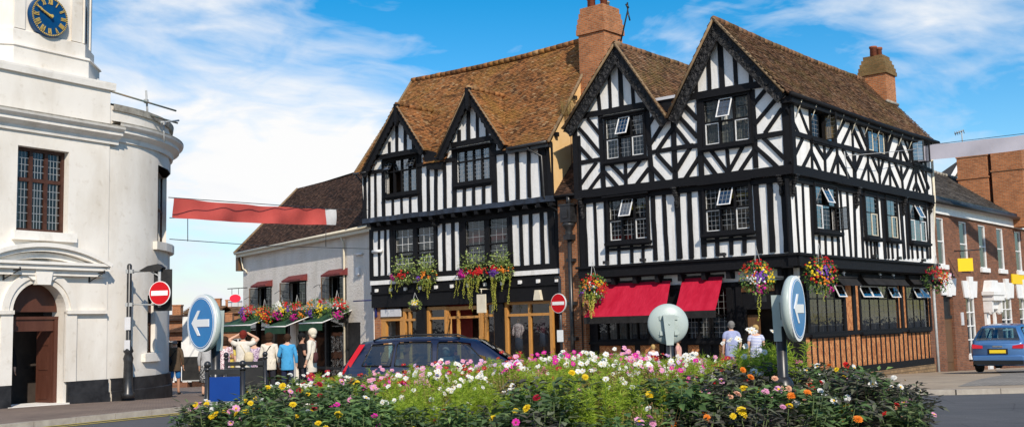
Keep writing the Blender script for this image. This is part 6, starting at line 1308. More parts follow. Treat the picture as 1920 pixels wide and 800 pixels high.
c1_ = Fh.o + Fh.d * f1[0] - Fh.n * .7; c2_ = Fh.o + Fh.d * f2[0] - Fh.n * .05
hang_sign('hanging_sign', 'square blank yellow sign hanging from a bracket over the brick house pavement', (c1_.x, c1_.y, Fb + f1[1]), .62, .56, R(-8), 'yellow_sign', False, True)
hang_sign('shop_sign', 'long blank yellow fascia sign above the windows of the brick house', (c2_.x + .9 * Fh.d.x, c2_.y + .9 * Fh.d.y, Fb + f2[1]), 3.4, .5, Fh.rot, 'yellow_sign', False, False)
# ================================================================== cars
def paint(name, c, c2): m, t, b = base(name, c, .35, .3, .5); b.inputs['Coat Weight'].default_value = .8; b.inputs['Coat Roughness'].default_value = .05; t.links.new(ramp(t, noise(t, 1.5, 3), [(.3, c), (.7, c2)]), b.inputs['Base Color']); return m
M['car_navy'] = paint('navy_car_paint', (.006, .011, .036), (.008, .014, .045)); M['car_blue'] = paint('light_blue_car_paint', (.06, .16, .36), (.07, .18, .4))
M['lamp_red'] = base('red_lamp_lens', (.5, .008, .012), .2, 0, .6)[0]; M['lamp_clear'] = base('clear_lamp', (.6, .62, .65), .15, .3, .6)[0]; M['rubber'] = base('tyre_rubber', (.015, .015, .016), .8)[0]; M['alloy'] = base('alloy_rim', (.45, .46, .48), .35, .8)[0]; M['black_trim'] = base('black_trim', (.014, .014, .015), .5)[0]; M['plate_yellow'] = base('yellow_number_plate', (.8, .58, .03), .45)[0]; M['chrome'] = base('chrome_trim', (.6, .6, .6), .2, 1)[0]; M['pale_seat'] = base('seat_cloth', (.12, .12, .13), .9)[0]
def lerp1(tab, x):
    for (a, va), (b, vb) in zip(tab, tab[1:]):
        if x <= b: t_ = 0 if b == a else max(0, (x - a) / (b - a)); t_ = t_ * t_ * (3 - 2 * t_) * .5 + t_ * .5; return va + (vb - va) * t_
    return tab[-1][1]
def car(name, label, loc, heading, mat, Lc, W, belt, roof, bot, plan, glassx, rear_glass, front_glass, lampspec, wheels, wr_=.31, rails=False, plate=True):
    t_ = thing(name, label, 'car', loc, heading)          # local +X is forwards, origin at rear centre on the ground
    NSt = 150; ring = []
    def sect(x):
        zb, zs, zr = lerp1(bot, x), lerp1(belt, x), lerp1(roof, x); w = W / 2 * lerp1(plan, x); zr = max(zr, zs + .012)
        wr2 = w * (1 - .30 * min(1, (zr - zs) / .55)) if zr - zs > .04 else w * .9
        return zb, zs, zr, w, wr2
    def half(x):
        zb, zs, zr, w, wr2 = sect(x)
        return [(0, zb), (w * .86, zb), (w * .96, zb + .08), (w, zb + .25), (w * 1.0, (zb + .3 + zs) / 2), (w * .985, zs - .06), (w * .95, zs), (w * .95 + (wr2 - w * .95) * .55, zs + (zr - zs) * .5), (wr2, zr - min(.07, (zr - zs) * .4)), (wr2 * .86, zr - .006), (wr2 * .5, zr + .012 * (zr - zs > .1)), (0, zr + .02 * (zr - zs > .1))]
    vs, fs = [], []; k = 22
    for i in range(NSt + 1):
        x = Lc * i / NSt; h_ = half(x); full = [(y, z) for y, z in h_] + [(-y, z) for y, z in h_[-2:0:-1]]
        vs += [(x, y, z) for y, z in full]
    def is_glass(x, j):
        f = {6: .28, 7: .77, 14: .77, 15: .28}.get(j)
        if f is not None: return any(x0 + r0 * (f - .06) / .86 + .02 < x < x1 + r1 * (f - .06) / .86 - .02 for x0, x1, r0, r1 in glassx)
        if 8 <= j <= 13: return bool(rear_glass and rear_glass[0] + .03 < x < rear_glass[1] - .03 and 9 <= j <= 12) or bool(front_glass and min(front_glass) + .04 < x < max(front_glass) - .04 and 9 <= j <= 12)
        return False
    for i in range(NSt):
        for j in range(k):
            if is_glass(Lc * (i + .5) / NSt, j): continue
            fs.append((i * k + j, i * k + (j + 1) % k, (i + 1) * k + (j + 1) % k, (i + 1) * k + j))
    fs += [tuple(range(k))[::-1], tuple(range(NSt * k, NSt * k + k))]
    b = MB(); b.add(vs, fs, 0, True); body = b.build('body', M[mat], t_)
    def side_pt(x, f, s, e): 
        zb, zs, zr, w, wr2 = sect(x); y0, y1, z0, z1 = w * .95, wr2, zs, zr - .07; y = y0 + (y1 - y0) * (f * 1.0); 
        y = y0 + ((y0 + (wr2 - y0) * .55) - y0) * min(1, f / .55) if f < .55 else (y0 + (wr2 - y0) * .55) + (wr2 - (y0 + (wr2 - y0) * .55)) * (f - .55) / .45
        return (x, s * (y + e), z0 + (z1 - z0) * f)
    for (x0, x1, r0, r1) in glassx:                     # side windows; r0, r1 = rake of their ends
        for s in (-1, 1):
            g = MB(); n = 10; fr = MB()
            P_ = lambda a, f, e: side_pt(x0 + r0 * f + (x1 + r1 * f - x0 - r0 * f) * a, .06 + .86 * f, s, e)
            for i in range(n):
                for j in range(4): g.add([P_(i / n, j / 4, .012), P_((i + 1) / n, j / 4, .012), P_((i + 1) / n, (j + 1) / 4, .012), P_(i / n, (j + 1) / 4, .012)], [(0, 1, 2, 3)], 0, True)
            for pp in ([P_(i / n, 0, .012) for i in range(n + 1)], [P_(i / n, 1, .012) for i in range(n + 1)], [P_(0, j / 4, .012) for j in range(5)], [P_(1, j / 4, .012) for j in range(5)]): g.tube(pp, .013, 5, 1)
            g.build('side_window', [M['glass_dark_car'], M['black_trim']], t_)
    def endglass(xa, za_f, xb, n=8, e=.014, name='rear_window'):
        g = MB()
        for j in range(6):
            for i in range(n):
                def Q(ii, jj):
                    x = xa + (xb - xa) * jj / 6; zb, zs, zr, w, wr2 = sect(x); y = (-1 + 2 * ii / n) * wr2 * .86; nrm = -1 if name == 'rear_window' else 1
                    return (x + nrm * e, y, zr + .012 * (1 - abs(-1 + 2 * ii / n) ** 2 * .5) + .012)
                g.add([Q(i, j), Q(i + 1, j), Q(i + 1, j + 1), Q(i, j + 1)], [(0, 1, 2, 3)], 0, True)
        return g.build(name, M['glass_dark_car'], t_)
    if rear_glass: endglass(rear_glass[0], 0, rear_glass[1])
    if front_glass: endglass(front_glass[0], 0, front_glass[1], name='windscreen')
    for s in (-1, 1):
        for li, poly in enumerate(lampspec):            # tail lamps: (x, f-height z, width)
            g = MB(); (x0, z0, x1, z1, wdt, dpt) = poly; n = 8; pts0, pts1 = [], []
            for i in range(n + 1):
                f = i / n; x = x0 + (x1 - x0) * f; z = z0 + (z1 - z0) * f; zb, zs, zr, w, wr2 = sect(max(x, .02))
                y = w * 1.0 if z <= zs else w * .95 + (wr2 - w * .95) * min(1, (z - zs) / max(.05, zr - zs))
                pts0.append((x - .02, s * (y - wdt), z)); pts1.append((x + dpt, s * (y + .012), z))
            for i in range(n):
                a, c_ = pts0[i], pts0[i + 1]; d_, e_ = pts1[i], pts1[i + 1]; m0 = (a[0] - .012, s * (abs(d_[1]) - .01), a[2]); m1 = (c_[0] - .012, s * (abs(e_[1]) - .01), c_[2])
                g.add([a, m0, m1, c_], [(0, 1, 2, 3)], 0, True); g.add([m0, d_, e_, m1], [(0, 1, 2, 3)], 0, True)
            g.build('tail_lamp', M['lamp_red'], t_)
        for xw in wheels:
            y = s * (W / 2 - .1); wl = MB(); wl.lathe([(wr_ * .62, -.1), (wr_ * .95, -.1), (wr_, -.06), (wr_, .06), (wr_ * .95, .1), (wr_ * .62, .1)], (xw, y, wr_), 24, axis=(0, 1, 0)); wh = wl.build('wheel', M['rubber'], t_)
            rm = MB(); rm.lathe([(wr_ * .63, .0), (wr_ * .63, .105), (.06, .104), (.01, .115)] if s > 0 else [(.01, -.115), (.06, -.104), (wr_ * .63, -.105), (wr_ * .63, .0)], (xw, y, wr_), 20, axis=(0, 1, 0)); rm.build('rim', M['alloy'], wh)
            ac = MB(); ac.tube([(xw + (wr_ + .06) * math.cos(a_ * PI / 12), s * (W / 2 - .012), wr_ + (wr_ + .06) * math.sin(a_ * PI / 12)) for a_ in range(-1, 14)], .035, 6); ac.build('wheel_arch', M['black_trim'], t_)
        if rails:
            rl = MB(); xs = [rails[0] + (rails[1] - rails[0]) * i / 10 for i in range(11)]; rl.tube([(x, s * (sect(x)[4] * .88), sect(x)[2] + (.05 if 0 < i < 10 else .0)) for i, x in enumerate(xs)], .017, 6); rl.build('roof_rail', M['black_trim'], t_)
    if front_glass:
        for s in (-1, 1):
            x = front_glass[0] - .1; zs, w = sect(x)[1], sect(x)[3]; mr = MB(); mr.ball((x, s * (w + .1), zs + .1), .1, 10, 0, .7, 1, .75); mr.build('wing_mirror', M[mat], t_)
    return t_, sect
M['glass_dark_car'] = glassmat('tinted_car_glass', (.42, .6, .62), .12)
Y_ = 21.3; rear = at(652, 700, Y_)
est, sct = car('estate_car', 'dark navy estate car with roof rails and tall red tail lamps passing behind the flowers', (rear.x, Y_ + .25, 0), R(-4), 'car_navy', 4.5, 1.76,
    belt=[(0, .92), (.12, .98), (1.2, .95), (3.0, .9), (3.5, .88), (4.2, .76), (4.5, .6)], roof=[(0, .95), (.05, 1.02), (.42, 1.43), (.6, 1.47), (1.4, 1.51), (2.2, 1.49), (2.6, 1.44), (3.35, 1.0), (3.5, .95), (4.2, .82), (4.5, .62)],
    bot=[(0, .36), (.3, .2), (4.1, .2), (4.5, .34)], plan=[(0, .86), (.15, .95), (1, 1), (3.4, 1), (4.2, .92), (4.5, .72)], glassx=[(.42, .98, .17, .05), (1.06, 1.78, .03, -.02), (1.88, 2.95, .0, -.48)], rear_glass=(.08, .42), front_glass=(3.3, 2.66), lampspec=[(.04, .84, .38, 1.4, .05, .08)], wheels=(.82, 3.6), rails=(.6, 2.3))
q = MB(); p = sct(2.0); q.box(1.0, 2.0, -.6, .6, .5, .9); 
for y in (-.38, .38): q.box(1.95, 2.15, y - .22, y + .22, .5, 1.12); q.ball((2.0, y, 1.24), .13, 8, 0, .6, 1, 1); q.box(.95, 1.1, y - .22, y + .22, .5, 1.08)
q.build('seat', M['pale_seat'], est)
q = MB(); zz = .96; q.tube([(.9, -.64, 1.0), (.99, -.6, 1.25), (1.12, -.55, 1.42)], .03, 6); q.build('pillar_trim', M['chrome'], est)
Yb = 36.6; hd_ = Vector((.643, .766)); rc = at(1873, 690, Yb)
mpv, sct = car('people_carrier', 'light blue people carrier parked by the brick house, seen from behind', (rc.x, rc.y, ground(rc.y) + .1), math.atan2(.80, .60), 'car_blue', 4.4, 1.83,
    belt=[(0, .98), (.2, 1.02), (3.2, .98), (3.6, .92), (4.4, .7)], roof=[(0, 1.0), (.06, 1.08), (.3, 1.5), (.5, 1.6), (1.5, 1.65), (2.6, 1.56), (3.5, 1.05), (4.4, .74)], bot=[(0, .4), (.3, .24), (4.1, .24), (4.4, .36)], plan=[(0, .88), (.12, .96), (.8, 1), (3.6, 1), (4.4, .76)],
    glassx=[(.5, 1.1, .12, 0), (1.2, 2.1, 0, 0), (2.2, 3.0, 0, -.4)], rear_glass=(.07, .36), front_glass=(3.4, 2.7), lampspec=[(.0, .84, .03, .98, .34, .3)], wheels=(.85, 3.6), rails=False)
q = MB(); q.box(-.03, .0, -.26, .26, .68, .79); q.build('number_plate', M['plate_yellow'], mpv)
q = MB(); q.box(-.06, .12, -.82, .82, .42, .6); q.build('bumper', M['car_blue'], mpv, .04)
q = MB(); q.box(-.045, .12, -.78, .78, .3, .42); q.box(-.02, -.0, -.32, .32, .64, .83); q.build('lower_trim', M['black_trim'], mpv)
q = MB(); q.box(-.02, .01, -.16, .16, .88, .93); q.build('badge_strip', M['chrome'], mpv)
# ================================================================== people
def cloth(name, c, pat=None):
    if name in M: return M[name]
    if pat is None: M[name] = varied(name, c, tuple(x * .8 for x in c), 9, .9, (30, .25, .01), .15)
    elif pat == 'stripe':
        m, t, b = base(name, c, .9, 0, .15); co_ = N(t, 'ShaderNodeTexCoord'); s = N(t, 'ShaderNodeSeparateXYZ'); t.links.new(co_.outputs['Object'], s.inputs[0]); f = math_(t, 'LESS_THAN', math_(t, 'FRACT', math_(t, 'MULTIPLY', s.outputs[2], 22.0)), .5); t.links.new(mix(t, f, c, (.75, .75, .8)), b.inputs['Base Color']); M[name] = m
    else:
        m, t, b = base(name, c, .9, 0, .15); v = N(t, 'ShaderNodeTexVoronoi'); v.inputs['Scale'].default_value = 32; t.links.new(mapping(t), v.inputs['Vector']); t.links.new(mix(t, ramp(t, v.outputs['Distance'], [(.4, (0, 0, 0)), (.5, (1, 1, 1))]), c, pat), b.inputs['Base Color']); M[name] = m
    return M[name]
M['skin'] = varied('skin', (.55, .32, .22), (.6, .36, .25), 6, .6, None, .3); M['skin_tan'] = varied('tanned_skin', (.42, .22, .14), (.47, .26, .17), 6, .6, None, .3)
def skinmesh(name, V, Ed, mat, parent, root=0, sub=2):
    me = bpy.data.meshes.new(name); me.from_pydata([v[:3] for v in V], Ed, []); o = bpy.data.objects.new(name, me); COL.objects.link(o)
    sm = o.modifiers.new('skin', 'SKIN'); sm.use_smooth_shade = True
    for i, v in enumerate(V): r_ = v[3]; me.skin_vertices[0].data[i].radius = (r_, v[4] if len(v) > 4 else r_); me.skin_vertices[0].data[i].use_root = (i == root)
    s = o.modifiers.new('subdivision', 'SUBSURF'); s.levels = sub; s.render_levels = sub
    dg = bpy.context.evaluated_depsgraph_get(); new = bpy.data.meshes.new_from_object(o.evaluated_get(dg)); o.modifiers.clear(); o.data = new; bpy.data.meshes.remove(me)
    for p in new.polygons: p.use_smooth = True
    new.materials.clear(); new.materials.append(mat); o.parent = parent; return o
ARMS = {'down': ((.235, -.02, 1.13), (.25, .06, .89)), 'up': ((.36, .1, 1.52), (.13, .2, 1.66)), 'hold': ((.25, .0, 1.13), (.16, .24, 1.12)), 'fold': ((.24, .04, 1.14), (.05, .2, 1.16)), 'swing': ((.25, -.12, 1.15), (.25, .0, .92))}
def person(label, px, ytop, Y, yaw, hgt, skin='skin', hair=('hair_grey', 'short'), top=('top_white', (.7, .66, .6), None), sleeve='short', bottom=('trousers_dark', (.03, .03, .04), None), legs='long', arms=('down', 'down'), stride=0.0, lean=0.0, bag=None, wide=1.0, jacket=False, skirt=False, head_turn=0, loc=None, hat=None):
    x = at(px, ytop, Y).x if loc is None else loc[0]; yy = Y if loc is None else loc[1]
    g = ground(yy) + (.1 if loc is None or len(loc) < 3 else loc[2]); s = hgt / 1.74
    t_ = thing('person', label, 'person', (x, yy, g), R(yaw)); t_.scale = (s, s, s)
    V = [(0, 0, .95, .13 * wide, .1), (0, .0, 1.12, .125 * wide, .09), (0, .0 + lean * .1, 1.3, .15 * wide, .1), (0, .0 + lean * .2, 1.43, .1, .075), (0, .0 + lean * .3, 1.5, .05), (0, .015 + lean * .35, 1.56, .06), (0, .0 + lean * .4, 1.64, .085, .095), (0, -.005 + lean * .4, 1.71, .05)]
    Ed = [(i, i + 1) for i in range(7)]
    arm_idx = []
    for sd_, a in ((1, arms[0]), (-1, arms[1])):
        e, w = ARMS[a]; n = len(V)
        V += [(sd_ * .165 * wide, lean * .2, 1.4, .062), (sd_ * e[0] * (.5 + .5 * wide), e[1], e[2], .043), (sd_ * w[0], w[1], w[2], .03)]
        d = (Vector((sd_ * w[0], w[1], w[2])) - Vector((sd_ * e[0], e[1], e[2]))).normalized(); h_ = Vector((sd_ * w[0], w[1], w[2])) + d * .085; V.append((h_.x, h_.y, h_.z, .034, .02))
        Ed += [(3, n), (n, n + 1), (n + 1, n + 2), (n + 2, n + 3)]; arm_idx.append((n, d, h_, sd_))
    leg_idx = []
    for sd_ in (1, -1):
        n = len(V); st = stride * sd_; V += [(sd_ * .09, 0, .88, .088), (sd_ * .1, .03 + st * .5, .5, .06), (sd_ * .1, st, .1, .04), (sd_ * .105, .06 + st, .045, .038), (sd_ * .11, .16 + st, .035, .03)]
        Ed += [(0, n), (n, n + 1), (n + 1, n + 2), (n + 2, n + 3), (n + 3, n + 4)]; leg_idx.append(n)
    body = skinmesh('body', V, Ed, M[skin], t_)
    # fingers, thumbs, ears and face are joined into the same body mesh
    x_ = MB()
    for n, d, h_, sd_ in arm_idx:
        a = d.cross(Vector((0, 1, 0))); a = (a if a.length > .1 else Vector((1, 0, 0))).normalized(); c = d.cross(a).normalized()
        for i, ln in enumerate((.07, .08, .075, .06)):
            o_ = h_ + c * (.021 - .014 * i); x_.tube([o_, o_ + d * ln * .5, o_ + d * ln * .8 + a * .014 * sd_, o_ + d * ln + a * .028 * sd_], .008, 5, 0, .006)
        x_.tube([h_ - d * .05 + c * .02, h_ - d * .02 + c * .045, h_ + d * .015 + c * .05], .009, 5)
    hy = lean * .4
    x_.lathe([(.016, 0), (.01, .03), (.004, .045)], (0, .085 + hy, 1.605), 6, axis=(0, .35, 1))
    for sd_ in (-1, 1): x_.ball((sd_ * .086, -.005 + hy, 1.625), .024, 6, 0, .4, .8, 1.3); x_.ball((sd_ * .032, .083 + hy, 1.645), .011, 6, 1)
    x_.tube([(-.025, .083 + hy, 1.58), (0, .09 + hy, 1.577), (.025, .083 + hy, 1.58)], .006, 5, 2)
    ex = x_.build('extra', [M[skin], M['black_paint'], M['hood']], t_); bm = bmesh.new(); bm.from_mesh(body.data); 
    k0 = len(bm.faces); bm.from_mesh(ex.data); bm.to_mesh(body.data); bm.free(); body.data.materials.append(M['black_paint']); body.data.materials.append(M['hood']); me_ = ex.data; bpy.data.objects.remove(ex); bpy.data.meshes.remove(me_)
    # clothes
    tm = cloth(*top); bm_ = cloth(*bottom)
    k = 1.13; hem = .79 if not jacket else .66
    TV = [(0, 0, hem, .165 * wide, .125), (0, 0, 1.0, .15 * wide, .12), (0, .0, 1.14, .143 * wide, .108), (0, .0 + lean * .1, 1.3, .165 * wide, .118), (0, lean * .2, 1.42, .12, .09), (0, lean * .25, 1.47, .062)]
    TE = [(i, i + 1) for i in range(5)]
    for sd_, a in ((1, arms[0]), (-1, arms[1])):
        e, w = ARMS[a]; n = len(TV); e = Vector((sd_ * e[0] * (.5 + .5 * wide), e[1], e[2])); w = Vector((sd_ * w[0], w[1], w[2])); sh = Vector((sd_ * .165 * wide, lean * .2, 1.4))
        TV.append((*sh, .075)); TE.append((4, n))
        if sleeve == 'short': q_ = sh.lerp(e, .62); TV.append((*q_, .066)); TE.append((n, n + 1))
        elif sleeve == 'long': TV += [(*e, .055), (*(e.lerp(w, .88)), .042)]; TE += [(n, n + 1), (n + 1, n + 2)]
    so_ = skinmesh('jacket' if jacket else 'shirt', TV, TE, tm, t_)
    q = MB(); hb_ = .74 if not jacket else .6; q.lathe([(.178 * wide, hb_), (.182 * wide, hb_ + .02), (.178 * wide, .88), (.166 * wide, 1.0), (.155 * wide, 1.14), (.168 * wide, 1.28), (.15 * wide, 1.38), (.08, 1.44)], (0, lean * .1, 0), 20, 0, True, 1, .74)
    for i_ in range(9):
        a_ = U(0, 2 * PI); q.tube([(.165 * wide * math.cos(a_), .122 * wide * math.sin(a_), U(.8, .95)), (.163 * wide * math.cos(a_ + .2), .122 * wide * math.sin(a_ + .2), U(1.0, 1.12))], .012, 5)
    ex = q.build('extra', tm, t_); bm2 = bmesh.new(); bm2.from_mesh(so_.data); bm2.from_mesh(ex.data); bm2.to_mesh(so_.data); bm2.free(); me_ = ex.data; bpy.data.objects.remove(ex); bpy.data.meshes.remove(me_)
    for p_ in so_.data.polygons: p_.use_smooth = True
    if skirt:
        q = MB(); q.lathe([(.15, 1.0), (.18, .88), (.2, .6), (.22, .42)], (0, 0, 0), 16, 0, True, wide, .8); q.build('skirt', bm_, t_)
    else:
        BV = [(0, 0, 1.03, .138 * wide, .11), (0, 0, .9, .15 * wide, .12)]; BE = [(0, 1)]
        for sd_ in (1, -1):
            n = len(BV); st = stride * sd_; BV += [(sd_ * .09, 0, .84, .1), (sd_ * .1, .03 + st * .5, .5 if legs == 'long' else .48, .078 if legs == 'long' else .088)]; BE += [(1, n), (n, n + 1)]
            if legs == 'long': BV.append((sd_ * .1, st, .09, .06)); BE.append((n + 1, n + 2))
        skinmesh('shorts' if legs == 'short' else 'trousers', BV, BE, bm_, t_)
    q = MB()
    for n in leg_idx: v = V[n + 3]; q.ball((v[0], v[1] + .02, .045), .06, 10, 0, .8, 2.0, .75)
    q.build('shoes', M['black_plain'], t_)
    hm = {'hair_grey': (.2, .19, .18), 'hair_red': (.17, .022, .015), 'hair_brown': (.045, .022, .012), 'hair_blonde': (.5, .33, .13), 'hair_white': (.72, .64, .5), 'hair_black': (.012, .011, .011)}[hair[0]]
    hmat = cloth(hair[0], hm); q = MB(); hz = 1.655
    if hair[1] == 'short': q.ball((0, -.022 + hy, hz + .012), .104, 14, 0, .93, 1.0, .98); q.ball((0, -.05 + hy, hz - .06), .075, 10, 0, .95, .75, .8)
    elif hair[1] == 'bob': q.ball((0, -.03 + hy, hz + .012), .122, 16, 0, 1.0, 1.0, .98); q.ball((0, -.05 + hy, hz - .07), .1, 12, 0, 1.05, .8, .85)
    elif hair[1] == 'bald': q.ball((0, -.035 + hy, hz - .03), .09, 12, 0, 1.02, .85, .6)
    elif hair[1] == 'bun': q.ball((0, -.02 + hy, hz + .012), .106, 14, 0, .95, 1.0, 1); q.ball((0, -.13 + hy, hz + .03), .05, 10); q.ball((0, -.05 + hy, hz - .06), .075, 10, 0, .95, .8, .8)
    for i in range(60):
        a, b_ = U(0, 2 * PI), U(-.5, 1.2); d_ = Vector((math.cos(a) * math.cos(b_), -abs(math.sin(a)) * math.cos(b_) + .25, math.sin(b_))); p_ = Vector((0, -.02 + hy, hz)) + d_ * .1 * (1.1 if hair[1] == 'bob' else .98); 
        if hair[1] != 'bald': q.tube([p_, p_ + d_ * .012 + Vector((U(-.02, .02), U(-.02, .0), -.03))], .006, 4, 0, .002)
    ho = q.build('hair', hmat, t_)
    if hat: q = MB(); q.ball((0, -.01 + hy, hz + .035), .112, 14, 0, .95, 1, .8); q.box(-.07, .07, .06 + hy, .17 + hy, hz + .03, hz + .045); q.build('cap', cloth(*hat), t_)
    if bag:
        q = MB(); sd_ = bag[1]; q.tube([(-sd_ * .13, .03, 1.45), (-sd_ * .05, -.125, 1.38), (sd_ * .1, -.15, 1.15), (sd_ * .2, -.12, .95)], .013, 6); q.lathe([(.02, -.13), (.1, -.12), (.13, 0), (.1, .13), (.03, .16)], (sd_ * .17, -.17, .93 + bag[2]), 10, 0, True, 1, .5); q.build('shoulder_bag', cloth(*bag[0]), t_)
    return t_
W_ = (.66, .61, .53)
person('bald man in brown jumper and bright blue shorts walking away past the white board', 328, 638, 34.5, 4, 1.76, 'skin_tan', ('hair_grey', 'bald'), ('jumper_brown', (.1, .07, .045), None), 'long', ('shorts_blue', (.03, .17, .45), None), 'short', ('down', 'down'), .1, bag=(('bag_black', (.015, .015, .016), None), -1, .12), wide=1.12)
person('person in grey top and black and white patterned skirt half hidden by the white board', 387, 640, 30.5, -8, 1.6, 'skin', ('hair_brown', 'bob'), ('top_grey', (.42, .42, .43), None), 'long', ('skirt_patterned', (.5, .5, .5), (.02, .02, .02)), skirt=True)
person('red haired woman in cream top with both arms raised to take a photograph', 456, 621, 26.5, 6, 1.66, 'skin', ('hair_red', 'short'), ('top_cream', W_, None), 'short', ('trousers_dark', (.03, .03, .04), None), arms=('up', 'up'), bag=(('bag_cream', (.6, .5, .33), None), 1, .12), wide=1.12)
cmr = at(456, 623, 26.5); cm_ = thing('camera', 'small black camera held up by the red haired woman', 'camera', (cmr.x - .03, cmr.y + .24, 1.72)); q = MB(); q.box(-.06, .06, -.02, .02, -.035, .035); q.build('camera_body', M['black_paint'], cm_, .005); q = MB(); q.lathe([(.025, 0), (.025, .04), (.02, .045)], (0, .02, 0), 12, axis=(0, 1, 0)); q.build('lens', M['iron'], cm_)
person('woman with brown hair and bare arms in front of the photographing woman', 421, 645, 29, 20, 1.58, 'skin_tan', ('hair_brown', 'bob'), ('top_floral', (.3, .1, .16), (.7, .6, .6)), 'short', ('trousers_dark', (.03, .03, .04), None), arms=('hold', 'fold'))
person('person in yellow top standing beyond the photographing woman', 430, 652, 31, -15, 1.55, 'skin', ('hair_brown', 'short'), ('top_yellow', (.6, .45, .1), None), 'short', ('trousers_dark', (.03, .03, .04), None))
person('white haired person in purple patterned top just right of the photographing woman', 477, 648, 29.5, -5, 1.56, 'skin', ('hair_white', 'short'), ('top_purple', (.17, .08, .2), (.55, .45, .5)), 'short', ('trousers_dark', (.03, .03, .04), None), wide=1.05)
person('dark haired woman in white cardigan with a black strap across her back', 505, 639, 28.0, -4, 1.62, 'skin', ('hair_brown', 'bob'), ('cardigan_white', (.72, .66, .56), None), 'long', ('trousers_dark', (.03, .03, .04), None), bag=(('bag_black', (.015, .015, .016), None), -1, 0), wide=1.08)
person('brown haired woman in turquoise blue shirt walking away', 539, 642, 27.6, 8, 1.58, 'skin', ('hair_brown', 'short'), ('shirt_turquoise', (.07, .33, .6), None), 'long', ('jeans_navy', (.02, .025, .06), None), arms=('down', 'hold'), wide=1.02)
person('man in black T-shirt and black cap beside the white haired woman', 566, 632, 30.5, -60, 1.68, 'skin_tan', ('hair_black', 'short'), ('tshirt_black', (.014, .014, .016), None), 'short', ('trousers_dark', (.03, .03, .04), None), arms=('hold', 'swing'), hat=('cap_black', (.012, .012, .013), None))
person('white haired woman in long cream jacket in front of the green awnings', 584, 617, 29.0, 82, 1.74, 'skin', ('hair_white', 'bob'), ('jacket_cream', (.74, .68, .58), None), 'long', ('skirt_patterned', (.5, .5, .5), (.02, .02, .02)), arms=('down', 'down'), jacket=True, bag=(('bag_brown', (.09, .035, .035), None), -1, .05))
person('grey haired man in lilac blue shirt facing the pub door', 1370, 599, 31.0, 8, 1.75, 'skin', ('hair_grey', 'short'), ('shirt_lilac', (.33, .36, .55), None), 'short', ('trousers_stone', (.25, .22, .18), None), wide=1.15)
person('blonde woman in blue and white striped top beside the grey haired man', 1416, 608, 31.5, -6, 1.64, 'skin', ('hair_blonde', 'bun'), ('top_striped', (.22, .26, .5), 'stripe'), 'short', ('trousers_stone', (.25, .22, .18), None), wide=1.1)
person('fair haired child in pale floral top below the grey sign back', 1224, 646, 30.0, 10, 1.12, 'skin', ('hair_blonde', 'short'), ('top_child', (.6, .5, .65), (.75, .72, .75)), 'short', ('trousers_dark', (.03, .03, .04), None))
person('person in pink top passing behind the grey sign back', 1271, 634, 30.5, 70, 1.3, 'skin', ('hair_brown', 'short'), ('top_pink', (.65, .35, .3), None), 'short', ('trousers_dark', (.03, .03, .04), None), wide=1.05)
iv = E_.o + E_.d * (cu - .12) + E_.n * 1.15
person('person in dark clothes and white shoes inside the dim town hall doorway', 0, 0, 0, 200, 1.65, 'skin', ('hair_brown', 'bob'), ('tshirt_black', (.014, .014, .016), None), 'long', ('shorts_dark', (.03, .03, .04), None), 'short', loc=(iv.x, iv.y, .13))
# mannequins in the shop window
def mannequin(label, pxx, ytop, dep, top, arms=False):
    u, z = C.p(pxx, ytop, dep); w = C.o + C.d * u + C.n * dep; hh = z; zb0 = z - 1.55; t_ = thing('mannequin', label, 'mannequin', (w.x, w.y, CB + zb0), C.rot)
    q = MB(); q.lathe([(.05, 1.33), (.055, 1.45), (.045, 1.55), (.01, 1.56)], (0, 0, 0), 12); q.lathe([(.02, 0), (.02, .6)], (0, 0, 0), 8); q.lathe([(.2, -.02), (.2, .02)], (0, 0, 0), 14); q.build('stand', M['oak'], t_)
    q = MB(); q.lathe([(.17, .78), (.16, .95), (.15, 1.05), (.19, 1.2), (.2, 1.3), (.1, 1.38), (.05, 1.38)], (0, 0, 0), 18, 0, True, 1, .65)
    for s in (-1, 1): q.tube([(s * .17, 0, 1.31), (s * .25, -.03, 1.1), (s * .22, -.1, .9)], .06, 8, 0, .05)
    q.build('blouse', cloth(*top), t_); q = MB(); q.lathe([(.19, .3), (.185, .6), (.16, .82)], (0, 0, 0), 16, 0, True, 1, .7); q.build('skirt', cloth('denim', (.06, .08, .13), None), t_)
mannequin('shop mannequin wearing a speckled blouse and denim skirt in the big shop window', 972, 597, .82, ('blouse_speckled', (.3, .2, .28), (.75, .7, .72)))
mannequin('shop mannequin in a dark waistcoat beside the speckled blouse mannequin', 1018, 588, .95, ('waistcoat_maroon', (.12, .03, .05), None))
# ================================================================== flowers
rnd = random.Random(11)
def leafmat(name, stops, rough=.5, trans=.25):
    m, t, b = base(name, stops[0][1], rough, 0, .35); g = N(t, 'ShaderNodeNewGeometry'); c = ramp(t, g.outputs['Random Per Island'], stops); t.links.new(c, b.inputs['Base Color'])
    o = t.nodes['Material Output']; tr = N(t, 'ShaderNodeBsdfTranslucent'); t.links.new(c, tr.inputs[0]); mx = N(t, 'ShaderNodeMixShader'); mx.inputs[0].default_value = trans; t.links.new(b.outputs[0], mx.inputs[1]); t.links.new(tr.outputs[0], mx.inputs[2]); t.links.new(mx.outputs[0], o.inputs['Surface']); return m
M['leaf_dark'] = leafmat('dark_dahlia_leaf', [(0, (.045, .07, .03)), (.3, (.08, .125, .045)), (.6, (.1, .16, .055)), (.85, (.11, .12, .07)), (1, (.2, .28, .09))], .6, .25)
M['leaf_green'] = leafmat('mid_green_dahlia_leaf', [(0, (.06, .11, .035)), (.4, (.09, .165, .05)), (.8, (.13, .22, .07)), (1, (.24, .35, .1))], .6, .3)
